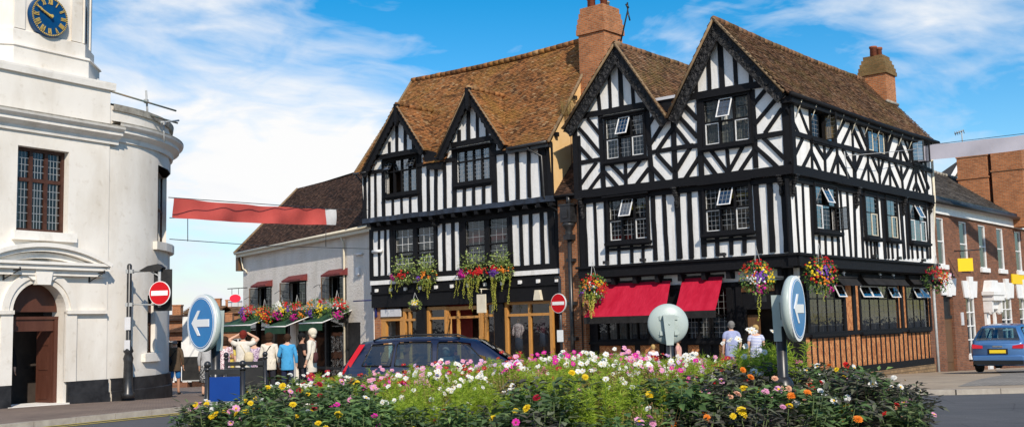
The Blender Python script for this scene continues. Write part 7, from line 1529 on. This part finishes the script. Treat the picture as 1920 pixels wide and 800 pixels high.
M['leaf_bronze'] = leafmat('bronze_dahlia_leaf', [(0, (.035, .034, .028)), (.4, (.08, .072, .056)), (.8, (.105, .11, .075)), (1, (.16, .18, .1))], .6, .2)
M['leaf_lime'] = leafmat('feathery_lime_leaf', [(0, (.16, .24, .02)), (.35, (.28, .41, .03)), (.75, (.4, .54, .045)), (1, (.55, .6, .1))], .6, .4)
M['leaf_dry'] = leafmat('dry_stalk', [(0, (.14, .08, .03)), (.4, (.26, .16, .06)), (.8, (.36, .25, .1)), (1, (.3, .32, .1))], .8, .3)
M['leaf_basket'] = leafmat('basket_leaf', [(0, (.04, .09, .02)), (.4, (.08, .17, .035)), (.8, (.15, .27, .05)), (1, (.3, .4, .1))], .5, .3)
M['leaf_pale'] = leafmat('pale_silvery_leaf', [(0, (.14, .22, .04)), (.5, (.3, .4, .1)), (1, (.52, .58, .22))], .6, .3)
M['trail'] = leafmat('yellow_green_trail', [(0, (.3, .34, .04)), (.5, (.5, .52, .07)), (1, (.65, .6, .15))], .6, .35)
def petal(name, c, c2=None): return leafmat('petal_' + name, [(0, tuple(x * .8 for x in c)), (.6, c), (1, c2 or c)], .55, .3)
PET = {'white': (.85, .84, .8), 'yellow': (.85, .62, .02), 'red': (.62, .012, .014), 'crimson': (.38, .006, .03), 'magenta': (.72, .02, .36), 'pink': (.8, .36, .56), 'orange': (.85, .25, .02), 'peach': (.85, .5, .34), 'purple': (.22, .06, .5), 'lilac': (.66, .45, .72)}
PM = {k: petal(k, v) for k, v in PET.items()}; M['eye_yellow'] = base('flower_eye', (.75, .45, .02), .7)[0]; M['eye_dark'] = base('dark_flower_eye', (.16, .07, .02), .7)[0]; M['stem'] = varied('green_stem', (.05, .08, .025), (.09, .12, .035), 8, .6, None)
def rv(r=rnd):
    while True:
        v = Vector((r.uniform(-1, 1), r.uniform(-1, 1), r.uniform(-1, 1)))
        if .05 < v.length < 1: return v.normalized()
def leaf(mb, p, d, n, L, W, mi=0, curl=.15):
    d = d.normalized(); s = d.cross(n)
    if s.length < .05: s = d.cross(Vector((1, .3, .2)))
    s.normalize(); n = s.cross(d); m_ = p + d * L * .45 - n * W * .12; tip = p + d * L - n * L * curl
    mb.add([p, m_ + s * W * .5 + n * W * .16, tip, m_ - s * W * .5 + n * W * .16, m_], [(0, 4, 1), (4, 2, 1), (0, 3, 4), (4, 3, 2)], mi)
def bloom_mesh(name, kind, col, R_):
    mb = MB(); q = rnd
    def pet(a, r0, r1, w, z0, z1, mi=0, notch=0.0):
        d = Vector((math.cos(a), math.sin(a), 0)); s = Vector((-d.y, d.x, 0)); p = d * r0 + Vector((0, 0, z0)); m1 = d * (r0 + (r1 - r0) * .6); t_ = d * r1 + Vector((0, 0, z1)); zm = z0 + (z1 - z0) * .5 + .1 * R_
        mb.add([p - s * w * .2, p + s * w * .2, m1 + s * w * .5 + Vector((0, 0, zm)), t_ + s * w * .22, t_ - s * w * .22, m1 - s * w * .5 + Vector((0, 0, zm))], [(0, 1, 2, 3, 4, 5)], mi)
    if kind == 'cosmos':
        for i in range(8): pet(i * PI / 4 + q.uniform(-.1, .1), R_ * .15, R_ * q.uniform(.9, 1.05), R_ * .68, .002 * (i % 2), R_ * q.uniform(-.15, .2))
        mb.ball((0, 0, .004), R_ * .2, 8, 1, 1, 1, .5)
    elif kind == 'single':
        for i in range(8): pet(i * PI / 4, R_ * .2, R_, R_ * .72, .002 * (i % 2), R_ * q.uniform(.05, .3))
        mb.ball((0, 0, .006), R_ * .3, 8, 1, 1, 1, .6)
    else:
        for ring, (r0, r1, n, z0, z1) in enumerate(((.2, 1.0, 11, 0, .1), (.15, .8, 10, .12, .34), (.1, .55, 8, .2, .5), (.05, .3, 6, .26, .52))):
            for i in range(n): pet((i + ring * .5) * 2 * PI / n + q.uniform(-.1, .1), R_ * r0, R_ * r1 * q.uniform(.92, 1.05), R_ * .5 * (1 - .12 * ring), R_ * z0, R_ * z1 + .001 * (i % 2))
    o = mb.build(name, [PM[col], M['eye_dark'] if kind == 'single' and col in ('magenta',) else M['eye_yellow']], None, recalc=False); me = o.data; bpy.data.objects.remove(o); return me
BL = {}
for col in ('yellow', 'red', 'crimson', 'magenta', 'pink', 'orange', 'peach', 'white'):
    BL['d', col] = [bloom_mesh('bloom', 'double' if col in ('yellow', 'red', 'crimson', 'peach', 'orange') else 'single', col, .042), bloom_mesh('bloom', 'double' if col not in ('magenta',) else 'single', col, .036)]
for col in ('white', 'pink', 'magenta', 'crimson', 'lilac'): BL['c', col] = [bloom_mesh('bloom', 'cosmos', col, .038), bloom_mesh('bloom', 'cosmos', col, .031)]
def foliage_mesh(kind, mat, h, r, n, seed):
    q = random.Random(seed); mb = MB()
    if kind == 'dahlia':
        tops = [Vector((q.uniform(-1, 1) * r * .75, q.uniform(-1, 1) * r * .75, h * q.uniform(.72, 1.0))) for _ in range(9)]
        for tpt in tops: mb.tube([Vector((tpt.x * .3, tpt.y * .3, 0)), Vector((tpt.x * .7, tpt.y * .7, tpt.z * .55)), tpt], .008, 4, 1, .004)
        for i in range(n):
            tpt = tops[i % 9]; f = q.uniform(.2, 1.0) ** .7; p = Vector((tpt.x * (.3 + .7 * f), tpt.y * (.3 + .7 * f), tpt.z * f)); a = q.uniform(0, 2 * PI); out = Vector((math.cos(a), math.sin(a), q.uniform(-.3, .55)))
            p = p + out * q.uniform(.0, .09); leaf(mb, p, out, Vector((q.uniform(-.4, .4), q.uniform(-.4, .4), 1)), q.uniform(.065, .125), q.uniform(.034, .062), 0, q.uniform(0, .35))
    elif kind == 'cosmos':
        tops = [Vector((q.uniform(-1, 1) * r, q.uniform(-1, 1) * r, h * q.uniform(.6, 1.0))) for _ in range(16)]
        for tpt in tops: mb.tube([Vector((tpt.x * .5, tpt.y * .5, 0)), tpt], .005, 3, 1, .002)
        for i in range(n):
            tpt = tops[i % 16]; f = q.uniform(.15, 1.0) ** .8; p = Vector((tpt.x * (.5 + .5 * f), tpt.y * (.5 + .5 * f), tpt.z * f)); d = Vector((q.uniform(-1, 1), q.uniform(-1, 1), q.uniform(-.1, 1.1))).normalized(); L_ = q.uniform(.04, .1); s = d.cross(rv(q)).normalized() * .0021
            e = p + d * L_ + Vector((0, 0, -.012)); m_ = p + d * L_ * .5
            mb.add([p - s, p + s, m_ + s, m_ - s, e], [(0, 1, 2, 3), (3, 2, 4)], 0)
            if i % 2: d2 = (d + rv(q) * .8).normalized(); e2 = m_ + d2 * L_ * .5; mb.add([m_ - s, m_ + s, e2], [(0, 1, 2)], 0)
    elif kind == 'dry':
        for i in range(n):
            a = q.uniform(0, 2 * PI); rr_ = r * q.random() ** .5; b_ = Vector((rr_ * math.cos(a), rr_ * math.sin(a), 0)); tpt = b_ * q.uniform(1, 1.5) + Vector((q.uniform(-.08, .08), q.uniform(-.08, .08), h * q.uniform(.5, 1.0))); s = rv(q) * .003; s.z = 0
            m_ = b_.lerp(tpt, .6) + Vector((q.uniform(-.02, .02), q.uniform(-.02, .02), 0)); mb.add([b_ - s, b_ + s, m_ + s, m_ - s, tpt], [(0, 1, 2, 3), (3, 2, 4)], 0)
            if i % 3 == 0: mb.ball(tuple(tpt), .009, 5, 0)
    o = mb.build('foliage', [M[mat], M['stem']], None, recalc=False); me = o.data; bpy.data.objects.remove(o); return me
FO = {'dd': [foliage_mesh('dahlia', 'leaf_dark', .56, .3, 380, s) for s in (1, 2, 3)], 'dg': [foliage_mesh('dahlia', 'leaf_green', .54, .28, 360, s) for s in (4, 5)], 'db': [foliage_mesh('dahlia', 'leaf_bronze', .56, .3, 380, s) for s in (6, 7)],
      'co': [foliage_mesh('cosmos', 'leaf_lime', .62, .26, 3000, s) for s in (8, 9, 10)], 'dr': [foliage_mesh('dry', 'leaf_dry', .6, .24, 260, s) for s in (11, 12)]}
CX, CY, RX, RY = .33, 11.9, 3.9, 3.9
def soil(x, y):
    r2 = ((x - CX) / RX) ** 2 + ((y - CY) / RY) ** 2; return .3 + .5 * max(0, 1 - r2) ** .4
# the planted mound and its kerb
mb = MB(); n = 48; rings = 10; vs = [(CX, CY, soil(CX, CY))]; fs = []
for i in range(1, rings + 1):
    for j in range(n): a = 2 * PI * j / n; f = (i / rings) ** .6; x, y = CX + RX * f * math.cos(a), CY + RY * f * math.sin(a); vs.append((x, y, soil(x, y) if i < rings else .1))
for j in range(n): fs.append((0, 1 + j, 1 + (j + 1) % n))
for i in range(rings - 1):
    for j in range(n): a, b_ = 1 + i * n + j, 1 + i * n + (j + 1) % n; fs.append((a, a + n, b_ + n, b_))
mb.add(vs, fs, 0, True); M['soil'] = varied('dark_soil', (.025, .018, .012), (.06, .042, .028), 8, .95, (30, .6, .03)); tag(mb.build('flower_bed_soil', M['soil']), kind='structure')
kerb([(CX + (RX + .08) * math.cos(2 * PI * j / 40), CY + (RY + .08) * math.sin(2 * PI * j / 40)) for j in range(41)], 'roundabout_kerb', .16, .16)
sb = at(893, 748, 10.6); st_ = thing('stone_block', 'weathered grey stone block half buried among the cosmos in the middle of the bed', 'stone', (sb.x, sb.y, soil(sb.x, sb.y))); q = MB(); q.box(-.16, .16, -.1, .1, -.1, sb.z - st_.location.z + .02); q.build('block', M['kerb'], st_, .015)
def obj_from(me, name, parent, loc=(0, 0, 0), rot=(0, 0, 0), sc=1.0):
    o = bpy.data.objects.new(name, me); COL.objects.link(o); o.parent = parent; o.location = loc; o.rotation_euler = rot; o.scale = (sc, sc, sc); return o
def zone(x): return 'beside the blue notice board' if x < -1.4 else ('below the dark estate car' if x < -.1 else ('in the middle of the bed' if x < 1.3 else ('below the grey sign back' if x < 2.1 else 'around the keep left sign by the pub')))
CN = {'crimson': 'dark red', 'magenta': 'bright magenta'}
GREEN = {'dd': 'dark green', 'dg': 'mid green', 'db': 'bronze'}
placed = []
def plant(x, y, sp, col, nb, sc, spread=.26, hz=.56):
    z = soil(x, y); cn = CN.get(col, col)
    if sp in GREEN: lab = '%s leaved dahlia with %s blooms %s' % (GREEN[sp], cn, zone(x)); nm, cat, grp = 'dahlia_plant', 'dahlia', 'dahlia plants in the flower bed'
    elif sp == 'co': lab = 'feathery cosmos with %s flowers %s' % (cn, zone(x)) if nb else 'feathery flowerless cosmos %s' % zone(x); nm, cat, grp = 'cosmos_plant', 'cosmos', 'cosmos plants in the flower bed'
    else: lab = 'dry brown seeding stalks %s' % zone(x); nm, cat, grp = 'dried_plant', 'dried plant', 'dried plants in the flower bed'
    t_ = thing(nm, lab, cat, (x, y, z - .03), rnd.uniform(0, 6.28), grp); t_.scale = (sc, sc, sc * rnd.uniform(.92, 1.08))
    obj_from(rnd.choice(FO[sp]), 'foliage', t_)
    for i in range(nb):
        a, r_ = rnd.uniform(0, 2 * PI), spread * rnd.random() ** .6; fam = 'c' if sp in ('co', 'dr') else 'd'
        zz = hz * (rnd.uniform(.9, 1.12) if fam == 'c' else rnd.uniform(.72, 1.08)) * (1 - .25 * (r_ / spread) ** 2); cc_ = col
        p = Vector((r_ * math.cos(a), r_ * math.sin(a), zz)); wd = Matrix.Rotation(-t_.rotation_euler.z, 3, 'Z') @ Vector((.1 - x * .03, -1, 0)); nrm = (wd * rnd.uniform(.3, 1.0) + Vector((p.x, p.y, 0)) * 2.2 + Vector((rnd.uniform(-.35, .35), rnd.uniform(-.35, .35), rnd.uniform(.35, .9)))).normalized()
        e = nrm.to_track_quat('Z', 'Y').to_euler(); b_ = obj_from(rnd.choice(BL[fam, cc_]), 'bloom', t_, p, e, rnd.uniform(.7, 1.05) / sc ** .5)
        stm = None
def pick(opts):
    s = sum(w for _, w in opts); u = rnd.uniform(0, s)
    for o_, w in opts:
        u -= w
        if u <= 0: return o_
    return opts[-1][0]
y = CY - RY + .25; row = 0
cnt = 0
while y < CY + RY - .2:
    st = .36 if y < 10.2 else .42
    x = CX - RX + rnd.uniform(.1, .3)
    while x < CX + RX:
        px_, py_ = x + rnd.uniform(-.09, .09), y + rnd.uniform(-.09, .09); r2 = ((px_ - CX) / RX) ** 2 + ((py_ - CY) / RY) ** 2
        x += st
        if r2 > .97: continue
        if math.hypot(px_ - 2.68, py_ - 9.8) < .2: continue
        sx = px_ / py_ * F + 960                          # where along the bed
        left, right = px_ < -1.25 - .05 * (py_ - 9), px_ > 1.25 + .5 * (py_ - 9)
        if py_ > 13.4 and abs(px_ - CX) < 2.2 and py_ > 14.6: continue
        if right and py_ < 12.2: sp = pick([('dd', 4), ('dg', 3), ('db', 4)]); plant(px_, py_, sp, pick([('yellow', 3), ('white', 3), ('peach', 1.6), ('pink', 2), ('red', 2.2), ('orange', 1.2)]), rnd.choice((2, 3, 4, 4)), rnd.uniform(.85, 1.1))
        elif left and py_ < 11.6: sp = pick([('dd', 4), ('dg', 4), ('db', 1)]); plant(px_, py_, sp, pick([('yellow', 4), ('white', 2), ('crimson', 2), ('pink', 1.4), ('magenta', 1)]), rnd.choice((2, 3, 4)), rnd.uniform(.8, 1.0))
        elif px_ < .62 and (py_ < 9.15 or (py_ < 9.7 and rnd.random() < .45)): sp = pick([('dd', 3), ('db', 3), ('dg', 2)]); plant(px_, py_, sp, pick([('yellow', 4), ('magenta', 2), ('white', 1), ('crimson', 1)]), rnd.choice((0, 1, 1, 2)), rnd.uniform(.66, .84) if abs(px_ - .25) > .35 else .98)
        else:
            sp = pick([('co', 8), ('dr', 5.5 if px_ > .75 and py_ < 11 else (3.2 if px_ > .6 or px_ < -1.2 else 1.6))])
            far = py_ > 10.3
            if sp == 'co': plant(px_, py_, 'co', pick([('white', 7 if px_ > -.4 else 2.6), ('pink', 1.6), ('lilac', 1.6), ('magenta', 2.0 if px_ > .2 else 1.2), ('crimson', 1.4)]) if far or rnd.random() < .35 else 'white', rnd.choice((7, 9, 11, 13)) if far else rnd.choice((0, 0, 2, 3)), rnd.uniform(.68, .86) if px_ < -.05 else rnd.uniform(.8, .98), .3, .62)
            else: plant(px_, py_, 'dr', pick([('pink', 1), ('crimson', 1), ('white', 1)]), rnd.choice((0, 1, 2)), rnd.uniform(.65, .85) if px_ < -.05 else rnd.uniform(.8, 1.02), .25, .58)
        cnt += 1
    y += st * .86
print('plants', cnt)
# one tall clump of white cosmos in front of the pub door
for dx in (-.12, .0, .12): plant(2.42 + dx, 10.9 + dx * .5, 'co', 'white', 4, 1.22, .24, .72)
# ------------------------------------------------------------------ hanging baskets and window boxes
def flower_ball(name, label, c, Rx, Rz, patches, trails=(), n_leaf=520, n_bl=165, cat='hanging basket', group='hanging baskets', leafm='leaf_basket', chain=.45, depth=None, tall=0.0, base_type='basket', fr=.038):
    g_ = c; t_ = thing(name, label, cat, tuple(c), 0, group); Ry = depth or Rx * .8
    q = MB()
    if base_type == 'basket': q.lathe([(.04, -.26), (.15, -.22), (.22, -.1), (.24, .0), (.22, .0), (.1, -.12)], (0, 0, -.02), 14); q.build('bowl', M['black_plain'], t_)
    else: q.box(-Rx * .9, Rx * .9, -.13, .13, -.16, .06); q.build('trough', M['black_plain'], t_)
    if chain:
        q = MB()
        for k in range(3): a = k * 2.1; q.tube([(.22 * math.cos(a), .22 * math.sin(a), 0), (0, 0, Rz + chain)], .008, 4)
        q.build('chain', M['iron'], t_)
    q = MB()
    for i in range(n_leaf):
        d = rv(); p = Vector((d.x * Rx, d.y * Ry, d.z * Rz)) * rnd.uniform(.55, 1.0)
        if p.z > 0: p.z += tall * rnd.random() ** 2
        leaf(q, p, (d + rv() * .7), Vector((rnd.uniform(-.5, .5), rnd.uniform(-.9, .1), 1)), rnd.uniform(.07, .14), rnd.uniform(.04, .075), 0, .2)
    q.build('foliage', M[leafm], t_, recalc=False)
    for (col, dirs, frac) in patches:                    # every colour of bloom in its own patches
        q = MB()
        for i in range(int(n_bl * frac)):
            bx, bz, sp_ = rnd.choice(dirs); px_, pz_ = bx + rnd.gauss(0, sp_), bz + rnd.gauss(0, sp_); rr_ = math.hypot(px_, pz_)
            if rr_ > 1.02: px_, pz_ = px_ / rr_, pz_ / rr_; rr_ = 1.0
            py_ = -math.sqrt(max(0, 1 - rr_ * rr_)) * (1 if rnd.random() < .8 else -1); d = Vector((px_, py_, pz_)); p = Vector((px_ * Rx, py_ * Ry, pz_ * Rz)) * rnd.uniform(.95, 1.1); nn_ = (d + rv() * .5 + Vector((0, -.3, .15))).normalized(); s = nn_.cross(Vector((0, 0, 1)));
            if s.length < .1: s = Vector((1, 0, 0))
            s.normalize(); u_ = s.cross(nn_); fr_ = fr * rnd.uniform(.7, 1.2); v0 = [p + nn_ * .012]; k = 5; a0 = rnd.uniform(0, 6)
            ring = []
            for j in range(2 * k): rr2 = fr_ * (1 if j % 2 == 0 else .72); a = a0 + PI * j / k; ring.append(p + s * rr2 * math.cos(a) + u_ * rr2 * math.sin(a))
            q.add(v0 + ring, [(0, 1 + j, 1 + (j + 1) % (2 * k)) for j in range(2 * k)], 0)
        o = q.build('blooms', PM[col], t_, recalc=False)
    if trails:
        q = MB()
        for (x0, ln, w) in trails:
            for s_ in range(w):
                xx, yy_ = x0 * Rx + rnd.uniform(-.05, .05), -Ry * rnd.uniform(.3, .9); zz = -Rz * rnd.uniform(.1, .5); L_ = ln * rnd.uniform(.6, 1.05); k = int(L_ / .035)
                for i in range(k):
                    f = i / k; p = Vector((xx + .05 * math.sin(f * 5 + s_), yy_ - .04 * f, zz - L_ * f)); 
                    for _ in range(2): leaf(q, p, rv() + Vector((0, 0, -.5)), Vector((0, -1, .4)), rnd.uniform(.03, .055), rnd.uniform(.022, .036), 0, .2)
        q.build('trailing_stems', M['trail'], t_, recalc=False)
    return t_
mixd = [('red', [(-.5, .55, .28), (.5, .5, .25), (0, .8, .2)], .42), ('yellow', [(.55, .1, .2), (.3, .4, .2)], .2), ('purple', [(0, .05, .2)], .2), ('magenta', [(0, -.6, .18), (.1, -.8, .15)], .22), ('white', [(-.3, -.1, .22)], .22), ('orange', [(-.4, 0, .25)], .1)]
flower_ball('hanging_basket', 'basket of red geraniums with yellow green trails at the left end of the red awning', at(1112, 540, 38.0), .5, .5, [('red', [(-.4, .6, .25), (.5, .2, .28), (0, .75, .2), (.6, -.1, .2)], .55), ('orange', [(-.5, .2, .25)], .18), ('yellow', [(.3, .2, .2)], .16), ('white', [(.1, -.3, .2), (-.3, .4, .2)], .12), ('purple', [(-.8, -.4, .15), (.5, -.6, .15)], .14)], [(-.2, .85, 5), (.0, .7, 3), (-.6, .6, 1)])
flower_ball('hanging_basket', 'large mixed basket with red, purple and magenta blooms above the pub door', at(1420, 520, 33.6), .56, .55, mixd, [(0, 1.15, 2)])
flower_ball('hanging_basket', 'full mixed basket on the pub corner just right of the keep left sign', at(1538, 517, 34.0), .55, .6, [('red', [(.3, .75, .25), (-.3, .6, .3), (.75, .3, .2), (-.6, -.1, .25)], .5), ('yellow', [(-.6, .2, .2), (-.2, .3, .2)], .22), ('purple', [(-.05, .15, .18), (.25, .2, .15)], .2), ('orange', [(.4, -.1, .22), (0, -.2, .2)], .2), ('magenta', [(.5, -.6, .2), (.6, -.9, .15)], .26)], [(-.2, .5, 2), (.1, 1.1, 1)])
flower_ball('hanging_basket', 'shaded basket of dark red and orange blooms at the far end of the pub', at(1757, 523, 42.5), .62, .5, [('crimson', [(-.5, .5, .3), (0, .3, .3)], .35), ('red', [(.2, .5, .3), (-.2, .7, .2)], .2), ('orange', [(.2, .1, .2)], .2), ('pink', [(.7, .1, .2), (0, -.6, .3)], .12)], [(.5, .5, 1)], 380)
flower_ball('hanging_basket', 'small basket of cream and yellow flowers by the black shopfront', at(778, 571, 44.0), .24, .2, [('yellow', [(0, .3, .4)], .3), ('white', [(-.2, .3, .4)], .25)], [], 160, 90, leafm='leaf_pale', chain=.3)
for lab, (x, y_), Rx, pt, tr in (
    ('window box with silvery leaves, magenta and red blooms under the left shop windows', (757, 516), .62, [('magenta', [(-.75, -.2, .18)], .55), ('red', [(.2, .0, .22)], .3)], [(-.75, .8, 3), (-.1, .75, 3)]),
    ('window box with silvery leaves, orange and purple blooms right of the left shop windows', (799, 519), .45, [('orange', [(.3, .2, .25)], .2), ('purple', [(-.3, -.2, .15)], .2)], [(-.5, .8, 2), (.3, .5, 2), (.8, .9, 3)]),
    ('large window box of magenta and red petunias with long yellow trails', (888, 512), .72, [('magenta', [(-.6, .0, .2), (-.45, -.2, .15)], .75), ('red', [(.35, .1, .25), (.6, .05, .18)], .6)], [(-.85, .8, 2), (-.3, .9, 3), (.0, 1.0, 5), (.1, 1.6, 2), (.5, .7, 4)]),
    ('window box of violet and red blooms with long trails near the blank hanging board', (939, 508), .5, [('purple', [(-.35, -.2, .2)], .55), ('red', [(-.2, .3, .15)], .2), ('orange', [(.5, .1, .2)], .15)], [(-.3, 1.5, 6), (.6, .9, 2), (.9, 1.3, 2)])):
    u, z = C.p(x, y_, .1); p = C.o + C.d * u + C.n * .1; o = flower_ball('window_box', lab, Vector((p.x, p.y, CB + z)), Rx * 1.15, .36, pt, tr, 760, 170, 'window box', 'window boxes on the timber framed shop', 'leaf_pale', 0, .34, .62, 'trough', .042); o.rotation_euler.z = C.rot
k = 0
desc = ['violet and red basket nearest the red oval sign', 'orange and red basket above the first green awning', 'white and magenta basket left of the middle hooded window', 'red and magenta basket under the middle hooded window', 'orange and violet basket left of the last hooded window', 'red and magenta basket under the last hooded window beside the cream pipe']
cols6 = [[('purple', [(-.6, .3, .25)], .3), ('red', [(.3, .5, .3)], .4), ('magenta', [(-.3, -.5, .2)], .2)], [('orange', [(-.3, .4, .25)], .25), ('red', [(.3, .2, .4), (.3, -.3, .3)], .5), ('yellow', [(0, -.2, .3)], .15)], [('white', [(-.1, .7, .2)], .25), ('magenta', [(-.3, -.5, .3)], .4), ('yellow', [(.3, 0, .3)], .2), ('red', [(.6, .6, .2)], .2)], [('red', [(.0, .6, .3)], .35), ('magenta', [(-.3, -.7, .25)], .4), ('orange', [(.5, -.3, .2)], .15), ('purple', [(-.8, .3, .2)], .25)], [('orange', [(-.6, .5, .2)], .25), ('purple', [(-.6, -.5, .25)], .3), ('yellow', [(.4, 0, .25)], .3), ('red', [(.5, .7, .2)], .2)], [('red', [(.1, .7, .3), (.5, .2, .25)], .45), ('magenta', [(.2, -.6, .25)], .35), ('white', [(0, .1, .3)], .08)]]
for (x, y_), cc2, ds in zip(((466, 588), (496, 590), (527, 582), (557, 584), (595, 578), (632, 578)), cols6, desc):
    u, z = D.p(x, y_, -.75); p = D.o + D.d * u - D.n * .75; o = flower_ball('hanging_basket', ds, Vector((p.x, p.y, DB + z)), .52 if x < 560 else .56, .5, cc2, [(.3, .4, 3)] if x in (496, 595) else (), 460, 150, 'hanging basket', 'baskets on the pebbledashed shop', 'leaf_basket', .35, .5, 0, 'basket', .045)
# dried grass growing from the roof gutter of the brick bay
u, z = C.p(1070, 340, .8); p = C.o + C.d * u + C.n * .75; t_ = thing('gutter_weed', 'tall dry weed growing out of the gutter on the brick bay', 'weed', (p.x, p.y, CB + zb - .05)); obj_from(FO['dr'][0], 'foliage', t_, sc=1.35)
# ------------------------------------------------------------------ camera, sky, sun
cam = bpy.data.cameras.new('camera'); co = bpy.data.objects.new('camera', cam); COL.objects.link(co); S.camera = co
co.matrix_world = Matrix(((RT.x, UP.x, -FW.x, EYE.x), (RT.y, UP.y, -FW.y, EYE.y), (RT.z, UP.z, -FW.z, EYE.z), (0, 0, 0, 1)))
cam.sensor_width = 36; cam.lens = 36 * F / 1920; cam.clip_end = 3000; cam.clip_start = .1
SUN = Vector((.27, -.963, 0)).normalized(); EL = R(36)
sd = Vector((SUN.x * math.cos(EL), SUN.y * math.cos(EL), math.sin(EL)))
sl = bpy.data.lights.new('sun', 'SUN'); sl.energy = 3.9; sl.angle = R(.53); sl.color = (1, .9, .76); so_ = bpy.data.objects.new('sun', sl); COL.objects.link(so_)
so_.rotation_euler = sd.to_track_quat('Z', 'Y').to_euler(); so_.location = (0, -10, 30)
W = bpy.data.worlds.new('World'); S.world = W; W.use_nodes = True; t = W.node_tree; bg = t.nodes['Background']
sky = N(t, 'ShaderNodeTexSky', sky_type='NISHITA'); sky.sun_disc = False; sky.sun_elevation = EL; sky.sun_rotation = math.atan2(SUN.x, SUN.y); sky.air_density = 1.3; sky.ozone_density = 3.0; sky.dust_density = .2
hs = N(t, 'ShaderNodeHueSaturation'); hs.inputs['Saturation'].default_value = 1.62; hs.inputs['Value'].default_value = 1.06; hs.inputs['Hue'].default_value = .5; t.links.new(sky.outputs[0], hs.inputs['Color'])
tc = N(t, 'ShaderNodeTexCoord'); mp = N(t, 'ShaderNodeMapping'); t.links.new(tc.outputs['Generated'], mp.inputs['Vector']); mp.inputs['Rotation'].default_value = (R(8), R(-14), R(-20)); mp.inputs['Scale'].default_value = (1.0, 1.0, 2.6)
nz = N(t, 'ShaderNodeTexNoise'); nz.inputs['Scale'].default_value = 3.1; nz.inputs['Detail'].default_value = 10; nz.inputs['Roughness'].default_value = .58; nz.inputs['Distortion'].default_value = .5; t.links.new(mp.outputs[0], nz.inputs['Vector'])
n2 = N(t, 'ShaderNodeTexNoise'); n2.inputs['Scale'].default_value = 14; n2.inputs['Detail'].default_value = 6; n2.inputs['Distortion'].default_value = 1.2; t.links.new(mp.outputs[0], n2.inputs['Vector'])
sx = N(t, 'ShaderNodeSeparateXYZ'); t.links.new(tc.outputs['Generated'], sx.inputs[0])
# clouds lie thick to the west (left), thin above the roofs, and again in the east
bias = ramp(t, math_(t, 'ADD', math_(t, 'MULTIPLY', sx.outputs[0], .8), .5), [(.12, (.62, .62, .62)), (.3, (.66, .66, .66)), (.44, (.54, .54, .54)), (.58, (.34, .34, .34)), (.72, (.34, .34, .34)), (.79, (.56, .56, .56)), (.9, (.3, .3, .3))])
lowb = ramp(t, sx.outputs[2], [(.0, (.62, .62, .62)), (.1, (.56, .56, .56)), (.16, (.5, .5, .5)), (.26, (.42, .42, .42)), (.36, (.36, .36, .36))])
dn = math_(t, 'ADD', math_(t, 'MULTIPLY', nz.outputs['Fac'], 1.6), math_(t, 'ADD', math_(t, 'MULTIPLY', n2.outputs['Fac'], .5), math_(t, 'ADD', bias, math_(t, 'SUBTRACT', lowb, 1.45))))
mask = ramp(t, dn, [(.42, (0, 0, 0)), (.9, (1, 1, 1))])
cl = ramp(t, nz.outputs['Fac'], [(.35, (6.2, 6.7, 7.6)), (.6, (8.0, 8.0, 8.0))])
skc = mix(t, 1.0, hs.outputs[0], ramp(t, sx.outputs[2], [(0, (.72, .88, 1.3)), (.12, (.84, .96, 1.15)), (.3, (1, 1, 1))]), 'MULTIPLY')
m2 = mix(t, mask, skc, cl); t.links.new(m2, bg.inputs['Color']); bg.inputs['Strength'].default_value = .1
S.render.engine = 'CYCLES'; vs_ = S.view_settings; vs_.view_transform = 'Standard'; vs_.look = 'None'; vs_.exposure = 0.3; vs_.gamma = 1
S.cycles.max_bounces = 8; S.cycles.transparent_max_bounces = 16
